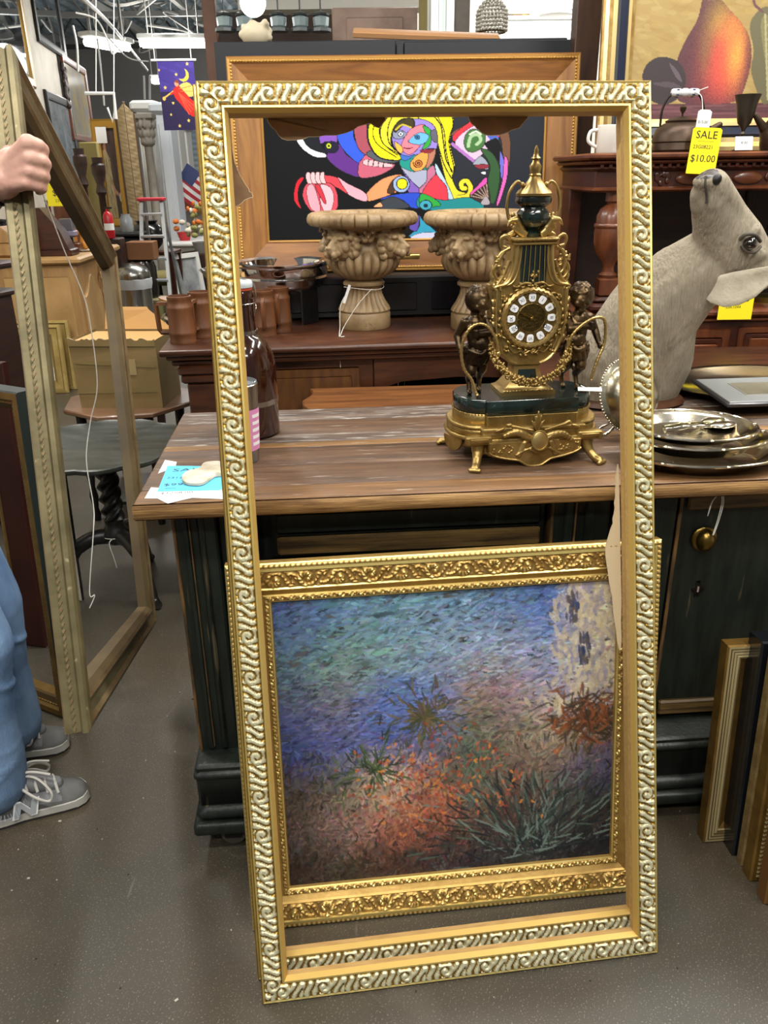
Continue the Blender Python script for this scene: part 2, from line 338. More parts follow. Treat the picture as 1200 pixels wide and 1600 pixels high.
# corrugated ceiling
cm = MB(); n = 280; xs = [(-8+16*i/n) for i in range(n+1)]
row = [(x, .045*(1 if (i//2) % 2 else 0)) for i, x in enumerate(xs)]
cm.loft([[(x, 7., 4.25+z) for x, z in row], [(x, 26, 4.25+z) for x, z in row]], closed=False)
CORR = mat('corrugated_steel', lin('a8b8c0'), .42, .5, col2=lin('6c7a80'), scale=4)
struct(cm.build('ceiling', CORR, ang=0, fix=False))
TRUSS = mat('truss_steel', lin('8b8a84'), .6, .2); TRUSSD = mat('truss_dark', lin('2d2c2a'), .6, .2)
for i, (y, z, m_) in enumerate(((11.2, 3.62, TRUSSD), (14.0, 3.7, TRUSS), (17.2, 3.7, TRUSSD), (20.5, 3.72, TRUSS))):
    b = MB(); b.box(-6, 5, y-.05, y+.05, z, z+.07); b.box(-6, 5, y-.05, y+.05, z+.52, z+.6)
    for k in range(14):
        x = -6+k*.8; b.tube([(x, y, z+.05), (x+.4, y, z+.55), (x+.8, y, z+.05)], .022, 5)
    struct(b.build('ceiling_beam', m_, ang=0))
b = MB()
for x in (-4.6, -3.2, -1.9, .4): b.box(x-.04, x+.04, 7.5, 25, 4.02, 4.14)
struct(b.build('ceiling_purlins', TRUSS, ang=0))

rg = random.Random(21); b = MB()
for k in range(26):
    x, y = rg.uniform(-4.2, .6), rg.uniform(9, 19); z = rg.uniform(3.3, 4.1); P = [(x, y, z)]
    for q in range(4): P.append((P[-1][0]+rg.uniform(-.6, .6), P[-1][1]+rg.uniform(-.5, .9), min(4.2, P[-1][2]+rg.uniform(-.25, .3))))
    b.tube(spline(P, 5), rg.choice((.008, .012, .02)), 5)
struct(b.build('ceiling_conduit_tangle', TRUSS, ang=0))
rg = random.Random(33); b = MB()
for k in range(300):
    x, y = rg.uniform(-1.0, 1.1), rg.uniform(.6, 3.0); s_ = rg.choice((.0007, .0009, .0012, .0012, .0024)); b.box(-s_*rg.uniform(1, 2.4), s_, -s_, s_, 0, .0015, 0, 0 if rg.random() > .25 else 1, T(x, y, .0003) @ RZ(rg.uniform(0, 180)))
tag(b.build('floor_debris', [mat('paper_crumb', lin('a8a296'), .8), mat('dark_crumb', lin('2a2420'), .8)], ang=0), 'tiny pale crumbs and grit scattered over the concrete floor', 'debris', None, 'stuff')
# ---------------------------------------------------------------- store counter of weathered planks over a distressed black-green cabinet
CZ = .90; P0 = at(207, 788, CZ); P1 = at(970, 757, CZ); CYAW = math.atan2(P1.y-P0.y, P1.x-P0.x)
CM = T(P0.x, P0.y, 0) @ RZ(math.degrees(CYAW))       # local: x along the front edge, y to the back, z up
ctr = thing('store_counter', 'long store counter with weathered plank top over a distressed black-green cabinet on casters', 'counter', M=CM)
CL, CD = 2.05, .66
b = MB()
edges = [0, .075, .20, .33, .365, .43, .55, CD]
for i in range(7):
    pts = []
    y0, y1 = edges[i]+.0008, edges[i+1]-.0008
    b.box(0, CL, y0, y1, CZ-.034, CZ, .0035, (0, 1, 1, 3, 2, 1, 2)[i])
b.build('plank_top', PLANKS, ctr, 50)
b = MB(); b.box(-.002, CL, -.0055, .0, CZ-.034, CZ-.0015, .0025); b.build('front_edge', WEDGE, ctr, 50)
# carcass
Z0, Z1 = .235, CZ-.034
b = MB(); b.box(.065, CL-.03, .11, CD-.04, Z0, Z1); b.build('cabinet_body', BLK, ctr, 0)
def upright(x0, x1, name='corner_post'):
    b = MB(); b.box(x0, x1, .06, .115, Z0, Z1, .004, 0)
    w = x1-x0
    for t in (.2, .55): b.box(x0+w*t, x0+w*t+w*.16, .052, .062, Z0+.01, Z1-.01, .004, 0)
    b.box(x0-.004, x0+.003, .058, .112, Z0, Z1, .002, 1); b.box(x0+w*.36, x0+w*.39, .05, .056, Z0+.02, Z1-.02, .001, 1)
    b.build(name, [BLK, BLKH], ctr, 40)
upright(.062, .15); 
b = MB(); b.box(.15, .235, .085, .112, Z0, Z1, .003); b.build('side_panel', BLK, ctr, 40)
def panel(x0, x1, z0, z1, name, label=None):
    b = MB(); b.box(x0, x1, .075, .112, z0, z1, .004, 0)
    b.box(x0+.012, x1-.012, .068, .078, z0+.058, z1-.012, .004, 0)
    b.box(x0+.012, x1-.012, .063, .078, z0+.008, z0+.052, .005, 1)
    o = b.build(name, [BLK, STRIP], ctr, 40); return tag(o, label)
panel(.262, .86, Z1-.135, Z1-.018, 'drawer')
b = MB(); b.box(.24, .87, .08, .112, Z0, Z1-.15, .004); b.box(.262, .85, .072, .085, Z0+.06, Z1-.2, .008); b.build('door', BLK, ctr, 40)
upright(.872, 1.0, 'center_post'); upright(1.02, 1.15, 'center_post')
# right hand door with cup pull and keyhole
dx = 1.165
b = MB(); b.box(dx, dx+.62, .078, .112, Z0+.01, Z1-.012, .005, 0); b.box(dx+.012, dx+.6, .066, .08, Z1-.062, Z1-.022, .004, 1); b.box(dx+.012, dx+.6, .066, .08, Z0+.02, Z0+.06, .004, 1); b.box(dx-.004, dx+.004, .074, .08, Z0+.06, Z1-.012, .001, 2)
door = b.build('door', [BLK, STRIP, BLKH], ctr, 40)
BRASSO = mat('old_brass', lin('7d6632'), .3, .95)
pw_ = MB(); k0 = (dx+.062, .072, Z1-.135)
pw_.lathe([(.0005, .004), (.026, .004), (.03, 0)], 20, 0, T(*k0) @ RX(90)); 
for t in range(1): pw_.ball((k0[0], k0[1]-.006, k0[2]), (.021, .022, .027), 16)
pw_.build('cup_pull', BRASSO, door, 50)
es = MB(); poly = [(0.012*math.cos(a)*(1+.25*math.cos(4*a)), .021*math.sin(a)*(1+.2*math.cos(6*a))) for a in [2*PI*i/36 for i in range(36)]]
es.prism(poly, 0, .003, 0, T(dx+.068, .0785, Z1-.265) @ RX(90), .001); es.box(dx+.066, dx+.07, .0738, .0752, Z1-.272, Z1-.258, 0, 1)
es.build('keyhole_plate', [IRON, mat('keyhole', lin('8d7d78'), .6)], door, 50)
st = MB(); x = k0[0]; z = k0[2]
st.tube(spline([(x+.004, .045, z+.022), (x+.008, .042, z+.06), (x+.012, .044, z+.10), (x+.004, .04, z+.12), (x-.012, .04, z+.105), (x-.016, .042, z+.07)], 6), .0012, 5)
st.tube(spline([(x+.006, .045, z+.022), (x+.010, .041, z+.055), (x+.016, .044, z+.098), (x+.006, .04, z+.124), (x-.010, .04, z+.108), (x-.015, .042, z+.075)], 6), .0012, 5)
st.build('string_loop', STRING, door, 40)
# plinth and casters
b = MB(); b.box(.052, CL-.03, .0, CD-.04, .12, Z0+.004, .006); b.box(.048, CL-.03, -.008, CD-.04, .2, .225, .008); b.box(.046, CL-.02, -.018, CD-.035, .088, .125, .012); b.box(.038, CL-.015, -.03, CD-.03, .056, .09, .006)
b.build('plinth', BLK, ctr, 45)
for x, y in ((.125, .01), (1.62, .01), (.13, CD-.15), (1.62, CD-.15)):
    b = MB(); b.lathe([(.012, -.012), (.028, -.012), (.031, -.008), (.031, .008), (.028, .012), (.012, .012)], 24, 0, T(x, y, .031) @ RX(90)); b.box(x-.02, x+.02, y-.02, y-.015, .03, .066, 0, 1); b.box(x-.02, x+.02, y+.015, y+.02, .03, .066, 0, 1)
    b.build('caster', [mat('grey_rubber', lin('4a443c'), .6), IRON], ctr, 40)
# ---------------------------------------------------------------- picture frames with carved mouldings
def relief_wave(u, v, asp):
    """rosette and rows of S-shaped leaves; u in periods, v across 0..1"""
    fu = u-np.floor(u); du = (fu-.5)*asp; dv = v-.52; r = np.hypot(du, dv); th = np.arctan2(dv, du)
    rdg = lambda p: np.clip((np.cos(2*PI*p)+.72)/.95, 0, 1)**.75
    sp = rdg(r*2.75-th/(2*PI)+.1); sp = np.where(r < .10, 1., sp)
    s = np.sign(du)
    ph = np.abs(du)*2.3-.42*s*np.sin((v-.5)*PI*1.3)-.3*(v-.5)
    wv = rdg(ph)
    k = np.clip((r-.40)/.12, 0, 1); h = sp*(1-k)+wv*k
    return h*np.clip(np.minimum(v, 1-v)/.13+.12*wv, 0, 1)
def relief_scroll(u, v, asp):
    """running acanthus scrolls, alternating up and down"""
    n = np.floor(u); fu = u-n; fl_ = np.where(np.mod(n, 2) > 0, 1., -1.); V = (v-.5)*fl_; du = (fu-.5)*asp
    rdg = lambda p: np.clip((np.cos(2*PI*p)+.6)/.95, 0, 1)**.8
    r = np.hypot(du*.92, V+.05); th = np.arctan2(V+.05, du*.92); q = r*2.0-th/(2*PI)
    curl = rdg(q+.25)*(.72+.28*np.cos(th*9+r*14)); core = np.exp(-(np.hypot(du+.06, V-.02)/.13)**2)
    leaf = rdg(np.abs(du)*1.9+V*1.5)*(.55+.3*np.cos(V*26+du*9))
    k = np.clip((r-.44)/.12, 0, 1); h = np.maximum(curl, core)*(1-k)+leaf*.75*k
    return np.clip(h, 0, 1)*np.clip(np.minimum(v, 1-v)/.09, 0, 1)
def relief_bead(u, v, asp):
    fu = u-np.floor(u); return np.sqrt(np.clip(1-((fu-.5)*2)**2*.9-((v-.5)*2)**2*.9, 0, 1))
def relief_rope(u, v, asp): return (.5+.5*np.cos(2*PI*(u+v*.9)))*np.clip(np.minimum(v, 1-v)/.2, 0, 1)
def relief_leaf(u, v, asp): return np.abs(np.sin(PI*(u+.8*np.abs(v-.5))))*np.clip(np.minimum(v, 1-v)/.15, 0, 1)
def relief_lump(u, v, asp):
    return np.clip(.5+.35*np.sin(2*PI*u+4*v)+.3*np.sin(2*PI*u*2.3-6*v)+.25*np.cos(2*PI*u*3.1+11*v), 0, 1)*np.clip(np.minimum(v, 1-v)/.1, 0, 1)
def frame(root, w, h, prof, mats, names=('bottom_rail', 'side_rail', 'top_rail', 'side_rail'), M=I4, which=(0, 1, 2, 3)):
    """prof: [(inset, depth, slot, relief)] from outer back edge over the face to the inner back edge; relief=(fn, period, amp, nu, nv, hi_slot, thr)"""
    out = []
    for k in which:
        L = w if k % 2 == 0 else h
        def pos(s, o, z):
            if k == 0: return (s, o, z)
            if k == 1: return (w-o, s, z)
            if k == 2: return (w-s, h-o, z)
            return (o, h-s, z)
        V = []; Fc = []; Mi = []
        P = list(prof)+[(prof[0][0], prof[0][1], 0, None)]
        for i in range(len(P)-1):
            o0, z0, mi, rel = P[i]; o1, z1 = P[i+1][:2]; n = len(V)
            if not rel:
                V += [pos(o0, o0, z0), pos(L-o0, o0, z0), pos(L-o1, o1, z1), pos(o1, o1, z1)]; Fc.append((n, n+1, n+2, n+3)); Mi.append(mi); continue
            fn, per, amp, nu, nv, hi, thr = rel; cnt = max(1, round(L/per)); per = L/cnt; NU = cnt*nu+1
            wd = math.hypot(o1-o0, z1-z0); s = np.linspace(0, L, NU); v = np.linspace(0, 1, nv)
            SS, VV = np.meshgrid(s, v); O = o0+(o1-o0)*VV; Z = z0+(z1-z0)*VV; SS = np.clip(SS, O, L-O)
            Hh = fn(SS/per, VV, per/wd); Z = Z+amp*Hh; nx, nz = -(z1-z0)/wd, (o1-o0)/wd; O2 = O+amp*Hh*nx*.6
            if k == 0: A = np.stack([SS, O2, Z], -1)
            elif k == 1: A = np.stack([w-O2, SS, Z], -1)
            elif k == 2: A = np.stack([w-SS, h-O2, Z], -1)
            else: A = np.stack([O2, h-SS, Z], -1)
            V += [tuple(p) for p in A.reshape(-1, 3).tolist()]
            hm = (Hh[:-1, :-1]+Hh[1:, 1:]+Hh[1:, :-1]+Hh[:-1, 1:])/4
            for j in range(nv-1):
                a = n+j*NU; rowm = hm[j]
                for q in range(NU-1):
                    Fc.append((a+q, a+q+1, a+NU+q+1, a+NU+q)); Mi.append(hi if rowm[q] > thr else mi)
        b = MB(); b.M = M; b.add(V, Fc, 0); b.m = Mi
        o = b.build(names[k], mats, root, 38, fix=False); out.append(o)
    return out
def lean_matrix(bl, yaw, lean, roll=0):
    """local x along the bottom edge, y up the face, z out of the face towards the viewer"""
    e = Vector((math.cos(yaw), math.sin(yaw), 0)); bk = Vector((-math.sin(yaw), math.cos(yaw), 0)); u = Vector((0, 0, 1))*math.cos(lean)+bk*math.sin(lean)
    if roll: e, u = e*math.cos(roll)+u*math.sin(roll), u*math.cos(roll)-e*math.sin(roll)
    n = e.cross(u)
    return Matrix(((e.x, u.x, n.x, bl[0]), (e.y, u.y, n.y, bl[1]), (e.z, u.z, n.z, bl[2]), (0, 0, 0, 1)))
WAVEPROF = [(0, 0, 0, None), (0, .017, 0, None), (.0025, .021, 1, None), (.0055, .0195, 0, (relief_wave, .0785, .006, 34, 19, 2, .3)), (.040, .020, 0, None), (.042, .0235, 1, None), (.0455, .0235, 4, None), (.0515, .013, 3, None), (.052, 0, 3, None)]
WMATS = [GOLD, GOLDB, CHAMP, RAWW, INNERG]
W_, H_ = .815, 1.715
bl = at(410, 1572, 0); br = at(1033, 1490, 0); YA = math.atan2(br.y-bl.y, br.x-bl.x); LEAN = R(16.2)
MA = lean_matrix((bl.x, bl.y, .002), YA, LEAN) @ T(0, 0, -.021)
fa = thing('picture_frame', 'front-most tall empty gold frame with pale carved rosettes leaning on the counter edge', 'picture frame', M=MA, group='tall carved gold frames')
frame(fa, W_, H_, WAVEPROF, WMATS)
MB_ = lean_matrix((bl.x-.016, bl.y+.052, .002), YA, LEAN) @ T(0, 0, -.021)
fb = thing('picture_frame', 'second tall empty gold frame right behind the front one, edged with torn brown paper', 'picture frame', M=MB_, group='tall carved gold frames')
WB = .838
frame(fb, WB, H_, WAVEPROF, WMATS)
def torn(name, pts, m):
    """scrap of torn backing paper hanging on the back of the frame, frame coordinates"""
    P = spline([(x, y, 0) for x, y in pts], 5, True); r = random.Random(len(pts)); P = [(p.x+r.uniform(-.0012, .0012), p.y+r.uniform(-.0012, .0012)) for p in P]
    b = MB(); b.prism(P, -.0022, -.001, 0); 
    n = len(P); b.tube([(x, y, -.0006) for x, y in P], .0006, 4, 1, True)
    b.build(name, [m, mat('torn_edge', lin('c9b699'), .9)], fb, 0)
hT = H_-.05; x0 = .048
torn('torn_backing_paper', [(x0, hT+.004), (.12, hT+.004), (.13, hT-.012), (.16, hT-.04), (.21, hT-.034), (.26, hT-.03), (.31, hT-.012), (.33, hT-.02), (.335, hT+.004), (.2, hT+.006)], PAPER)
torn('torn_backing_paper', [(.505, hT+.004), (.50, hT-.004), (.515, hT-.022), (.54, hT-.036), (.59, hT-.024), (.61, hT-.008), (.61, hT+.004), (.56, hT+.006)], PAPER)
torn('torn_backing_paper', [(.056, 1.62), (.062, 1.60), (.068, 1.575), (.082, 1.545), (.092, 1.528), (.076, 1.52), (.056, 1.512), (.05, 1.57)], PAPER)
torn('torn_backing_paper', [(WB-.056, .99), (WB-.062, .97), (WB-.064, .93), (WB-.07, .88), (WB-.085, .83), (WB-.08, .77), (WB-.072, .72), (WB-.066, .66), (WB-.056, .62), (WB-.054, .8)], PAPERL)
# ---------------------------------------------------------------- framed landscape behind them
SCPROF = [(0, 0, 0, None), (0, .024, 1, None), (.002, .028, 0, (relief_bead, .0105, .003, 5, 5, 1, .5)), (.010, .030, 1, None), (.016, .031, 1, None), (.0175, .027, 0, (relief_scroll, .064, .0068, 34, 18, 1, .7)), (.052, .022, 1, None), (.055, .024, 0, None), (.058, .020, 0, None), (.068, .013, 1, None), (.071, .016, 0, (relief_lump, .02, .0035, 12, 6, 1, .55)), (.081, .014, 1, None), (.084, .012, 0, None), (.086, .004, 0, None), (.086, 0, 0, None)]
blc = at(395, 1458, 0); brc = at(1012, 1393, 0); YC = math.atan2(brc.y-blc.y, brc.x-blc.x)
MC = lean_matrix((blc.x, blc.y, .002), YC, R(11)) @ T(0, 0, -.031)
fc = thing('framed_painting', 'garden landscape painting in wide scroll-carved gold frame leaning on the counter front', 'painting', M=MC)
WC, HC = .885, .815
frame(fc, WC, HC, SCPROF, [GOLDP, GOLDB])
G = '''3f5a8c 4a7090 557f93 5a8098 5a7c9c 4a6c9c 3c5ea0 d8c8a0
4a6878 5d8074 6a8a8a 7088a0 7d8fa8 8590a8 6a80b0 cdbb98
4c5378 6a6470 4560a0 5068a8 8a7060 8a7078 9890a8 b8a890
303f80 4a5088 3a5098 5a5a80 50604a 7a6a58 a89070 80604a
4a3d30 606048 c0a080 8a5a40 4a5a48 6a5040 6a5a50 504a68
50403a 8a6860 9a5a40 a05030 5a4a38 5a3028 4a4a40 303028
3a2c26 3e3626 4a3026 3c2e2c 2f2a30 303030 28282a 202024'''
G = np.array([[lin(c) for c in r.split()] for r in G.split('\n')], np.float32)
def gcol(u, v):
    x = min(max(u*8-.5, 0), 6.999); y = min(max(v*7-.5, 0), 5.999); i, j = int(x), int(y); a, c = x-i, y-j
    return (G[j, i]*(1-a)+G[j, i+1]*a)*(1-c)+(G[j+1, i]*(1-a)+G[j+1, i+1]*a)*c
cv = Canvas(8, 7, 400, 350, lin('505050')); rg = random.Random(3)
for s_, n_ in ((.55, 900), (.3, 3500), (.16, 9000)):
    for i in range(n_):
        x, y = rg.uniform(0, 8), rg.uniform(0, 7); g = gcol((x+rg.gauss(0, .22))/8, (y+rg.gauss(0, .2))/7)
        j = np.array([rg.gauss(1, .11) for _ in range(3)]); q = rg.gauss(1, .36); g = g*.82+g.mean()*.18
        a = rg.gauss(-.2, .35) if y < 3.6 else rg.gauss(-1.1, .8)
        cv.dab(x, y, s_*rg.uniform(.7, 1.7), s_*.3, a, np.clip(g*j*q, .004, .8), .75)
# loose tree, shrubs and reeds
for i in range(0):
    x = 5.9+rg.gauss(0, .05); y = 1.6+i*.06; cv.dab(x+.1*math.sin(y), y, .16, .07, 1.5+rg.gauss(0, .15), lin(rg.choice(['5a3a30', '6a4034', '2f3326'])), .9)
for (cx, cy, n_, cols) in ((3.4, 3.0, 150, ['4a4a30', '6a5a3a', '37402c', '5a4634']), (2.2, 4.2, 120, ['39472f', '50603a', '2a3426']), (7.3, 3.4, 140, ['5a4a34', '3a3a28', '6e5638'])):
    for i in range(n_):
        a = rg.uniform(0, 2*PI); d = abs(rg.gauss(0, .55)); cv.dab(cx+d*math.cos(a), cy+d*.8*math.sin(a), .3, .05, a+rg.gauss(0, .3), lin(rg.choice(cols)), .85)
for i in range(420):
    a = rg.gauss(-1.5, .8); d = rg.uniform(.1, 2.0); cv.dab(6+d*math.cos(a)*1.5+rg.gauss(0, .3), 6.6+d*math.sin(a)+rg.gauss(0, .15), .5, .05, math.atan2(math.sin(a), math.cos(a)*1.5)+rg.gauss(0, .25), lin(rg.choice(['2c3a34', '4a5a50', '1d2226', '6a7a70', '20262c', '3c3430'])), .8)
for i in range(260): cv.dab(rg.gauss(3.6, 1.1), rg.gauss(4.6, .6), .12, .06, rg.uniform(0, 3), lin(rg.choice(['b8603a', 'c8803a', 'a04a34', '8a3a2a'])), .7)
for i in range(500):   # pale sunlit wall seen between the shrubs on the right
    x, y = rg.uniform(6.35, 8), rg.uniform(0, 3.2); x += rg.gauss(0, .35)*(y > 2.2)+abs(rg.gauss(0, .25)); cv.dab(x, y, .3, .1, 1.5+rg.gauss(0, .5), lin(rg.choice(['c8b894', 'b8a684', 'a89a8e', 'd0c2a0', '8a86a0', '7a7890'])), .5)
for (x, y) in ((6.9, .6), (7.2, 1.6)):
    for i in range(40): cv.dab(x+rg.uniform(-.14, .14), y+rg.uniform(-.3, .35), .2, .06, 1.5, lin(rg.choice(['3a4468', '4a4a58', '2e3858', '5a5048'])), .8)
for i in range(200): cv.dab(7.3+rg.gauss(0, .45), 3.3+rg.gauss(0, .3), .35, .06, rg.uniform(0, 3), lin(rg.choice(['4a3428', '6a4028', '3a3024', '8a5030'])), .8)
cv.build('canvas', WC-.16, HC-.16, fc, vmat('oil_paint', .5, .0), T(.08, .08, .006))
b = MB(); b.tube(spline([(.10, -.004, .004), (.12, -.002, .012), (.15, .002, .02), (.19, .012, .004)], 5), .0008, 5); b.tube(spline([(.10, .004, 0), (.11, -.001, .016), (.135, .0, .02)], 5), .0008, 5); b.build('hanging_wire', STEEL, fc, 30)
# ---------------------------------------------------------------- dark sideboard desk behind the counter with urns, mugs, chafing dish
DZ = .95; d0 = at(247, 549, DZ); d1 = at(708, 534, DZ); DYAW = math.atan2(d1.y-d0.y, d1.x-d0.x); DM = T(d0.x, d0.y, 0) @ RZ(math.degrees(DYAW)); DI = DM.inverted()
desk = thing('pedestal_desk', 'dark oak pedestal desk with moulded corner column and arched apron behind the counter', 'desk', M=DM)
DL = 1.5
b = MB(); b.box(0, DL, 0, .84, DZ-.022, DZ, .004, 0); b.box(.02, DL-.02, .015, .83, DZ-.04, DZ-.022, .004, 0); b.box(.035, DL-.03, .03, .82, DZ-.06, DZ-.04, .004, 0); b.build('desk_top', OAKD, desk, 45)
def pedestal(x0, x1):
    b = MB(); b.box(x0, x1, .06, .78, .06, DZ-.06, .004, 0); b.box(x0+.14, x1-.05, .05, .062, .1, DZ-.09, .006, 1); b.box(x0+.17, x1-.08, .045, .052, .13, DZ-.5, .004, 1); b.box(x0+.17, x1-.08, .045, .052, DZ-.4, DZ-.12, .004, 1); b.box(x0-.015, x1+.015, .04, .8, 0, .07, .01, 0)
    b.build('pedestal', [OAKD, OAKM], desk, 40)
pedestal(.10, .74); pedestal(1.34, 1.44)
b = MB()
for z0_, z1_, e in ((.02, .10, .03), (.10, .13, .02), (.13, .34, .005), (.34, .37, .018), (.37, .48, .0), (.48, .52, .02), (.52, .60, .0), (.60, .63, .014), (.63, .83, -.006), (.83, .86, .012), (.86, .89, .02)):
    b.box(.075-e, .185+e, .022-e*.6, .10, z0_, z1_, .006, 0)
b.build('corner_column', OAKD, desk, 40)
b = MB(); pts = [(0, 0), (.6, 0), (.6, -.12)]+[(.6-.05+.05*math.cos(t), -.12-.0+.03*math.sin(t)) for t in (0.3, .8, 1.4)]+[(.5, -.085), (.3, -.075), (.1, -.085)]+[(.05, -.10), (0, -.12)]
b.prism(pts, 0, .025, 0, T(.74, .075, DZ-.062) @ RX(90)); b.build('arched_apron', OAKD, desk, 40)
def on_desk(px, py): p = at(px, py, DZ); return (p.x, p.y, DZ)
# --- urns
STONE = mat('aged_stone_resin', lin('77603f'), .5, col2=lin('a08763'), scale=9, detail=7, bump=.25, bscale=70, speck=(lin('6a543a'), 30, .66))
def ufl(a, z):
    if .182 < z < .284:
        k = min(1, (z-.18)/.03, (.286-z)/.014); return 1-.12*k*(1-abs(math.sin(a*12)))**1.5
    if .066 < z < .152:
        k = min(1, (z-.064)/.02, (.156-z)/.02); return 1-.11*k*(1-abs(math.sin(a*11)))
    if .372 < z < .416: return 1-.06*max(0, 1-abs(math.sin(a*13))*3)
    return 1
def urn_body():
    key = [(.001, 0), (.097, 0), (.1, .004), (.1, .054), (.096, .06), (.101, .068), (.096, .08), (.082, .1), (.07, .125), (.066, .145), (.068, .155), (.078, .16), (.079, .168), (.073, .174), (.06, .178), (.074, .184), (.108, .2), (.13, .22), (.14, .242), (.138, .26), (.13, .276), (.116, .285), (.109, .292), (.107, .315), (.114, .338), (.132, .356), (.158, .366), (.18, .37), (.196, .374), (.205, .385), (.206, .398), (.2, .411), (.19, .417), (.168, .42), (.155, .414), (.14, .39), (.1, .35), (.03, .31), (.001, .308)]
    b = MB(); b.lathe(key, 264, 0, None, ufl); return b
def lion():
    b = MB()      # faces -y, origin on the bowl surface
    b.ball((0, -.005, .0), (.034, .03, .04)); b.ball((0, -.04, -.012), (.016, .022, .016)); b.ball((0, -.056, -.006), (.009, .008, .006)); b.cap((0, -.03, .014), (0, -.052, -.004), .009, .007)
    for s in (-1, 1):
        b.ball((s*.011, -.038, -.018), (.010, .012, .009)); b.ball((s*.016, -.030, .016), (.011, .008, .006)); b.ball((s*.011, -.05, -.022), (.008, .01, .009)); b.ball((s*.022, -.02, -.006), (.011, .01, .012)); b.ball((s*.03, -.008, .034), (.011, .008, .011))
    b.ball((0, -.034, -.032), (.010, .009, .007))
    rr = random.Random(5)
    for i in range(26):
        a = -2.2+i*4.4/25+PI/2; q = .038+.006*(i % 2); b.ball((q*math.cos(a), -.004+rr.uniform(-.006, .006), q*1.12*math.sin(a)), (.0085, .012, .0095))
    for i in range(9):
        a = -1+i*.25+PI/2; b.ball((.027*math.cos(a), -.018, .03*math.sin(a)), (.0065, .008, .0085))
    for s in (-1, 1):  # scrolled acanthus beside the mask
        for k in range(10): t = k/9; b.ball((s*(.046+.03*t), .012+.006*t, .030-.02*math.sin(t*4)), (.0075-.002*t,)*3, 8)
        for k in range(8): t = k/7*4.5; b.ball((s*(.072+.011*math.cos(t)), .012, .03+.011*math.sin(t)), .005, 8)
    return b
urns = []
for (px, py, lab) in ((570, 522, 'fluted stone urn with lion masks, string tied round its foot, left of the clock'), (745, 512, 'fluted stone urn with lion masks, half hidden behind the clock')):
    p = at(px, py, DZ)
    if not urns:
        p = at(570, 510, DZ)
        u = thing('garden_urn', lab, 'urn', p, R(0), 'stone urns on the desk'); urn_body().build('bowl_and_foot', STONE, u, 50)
        L0 = None
        for k in range(4):
            a = R(-36+90*k); M_ = T(math.sin(a)*.118, -math.cos(a)*.118, .312) @ RZ(math.degrees(a))
            if L0 is None: L0 = melt(lion(), 'lion_mask', STONE, None, .0018, 1); L0.data.transform(SC(1.45)); 
            o = L0 if k == 0 else L0.copy()
            if k: C.objects.link(o)
            o.parent = u; o.matrix_local = M_
        st = MB(); st.tube([(.076*math.cos(t), .076*math.sin(t), .15+.004*math.sin(t*2)) for t in [2*PI*i/40 for i in range(40)]], .0012, 5, 0, True)
        st.tube(spline([(-.05, -.055, .15), (-.085, -.1, .10), (-.09, -.13, .02), (-.09, -.2, .002), (-.085, -.30, -.05), (-.083, -.31, -.12)], 6), .0012, 5); st.tube(spline([(.03, -.072, .15), (-.02, -.1, .10), (-.07, -.125, .03), (-.085, -.16, .003), (-.084, -.22, .003), (-.07, -.22, .004)], 6), .0012, 5)
        st.box(-.11, -.1, -.085, -.083, .07, .14, 0, 1, RY(20))
        urn_string = st
    else:
        u = dup(urns[0], p, R(5), lab)
    urns.append(u)
urn_string.build('tie_string', [STRING, WPAPER], urns[0], 30)
# --- wooden mugs
MUGW = mat('turned_mug_wood', lin('4f2c14'), .5, col2=lin('663c1c'), scale=7, stretch=(4, 4, 1), bump=.1)
def mug_parts(root):
    b = MB(); b.lathe([(.001, 0), (.046, 0), (.047, .006), (.045, .012), (.0465, .03), (.0475, .033), (.0475, .04), (.046, .043), (.045, .1), (.0455, .118), (.046, .122), (.0455, .128), (.041, .135), (.041, .15), (.0425, .154), (.042, .162), (.038, .163), (.037, .155), (.037, .02), (.001, .018)], 40)
    b.build('mug_body', MUGW, root, 40)
    h = MB(); pr = [(-.043, .135), (-.085, .132), (-.082, .03), (-.045, .028)]
    h.tube([(-.04, 0, .136), (-.078, 0, .136), (-.084, 0, .128), (-.08, 0, .045), (-.074, 0, .036), (-.04, 0, .036)], .0085, 4, 0); h.build('mug_handle', MUGW, root, 60)
mug0 = None
for (px, py, rz, lab) in ((287, 535, 0, 'turned wooden mug nearest the desk corner, its handle pointing left'), (318, 526, 80, 'turned wooden mug behind the corner mug, cut by the gold frame'), (413, 524, 100, 'turned wooden mug half hidden by the neck of the amber bottle'), (437, 517, 95, 'turned wooden mug right of the amber bottle, beside the chafing dish')):
    p = at(px, py, DZ)
    if mug0 is None: mug0 = thing('wooden_mug', lab, 'mug', p, R(rz), 'wooden mugs on the desk'); mug_parts(mug0)
    else: dup(mug0, p, R(rz), lab)
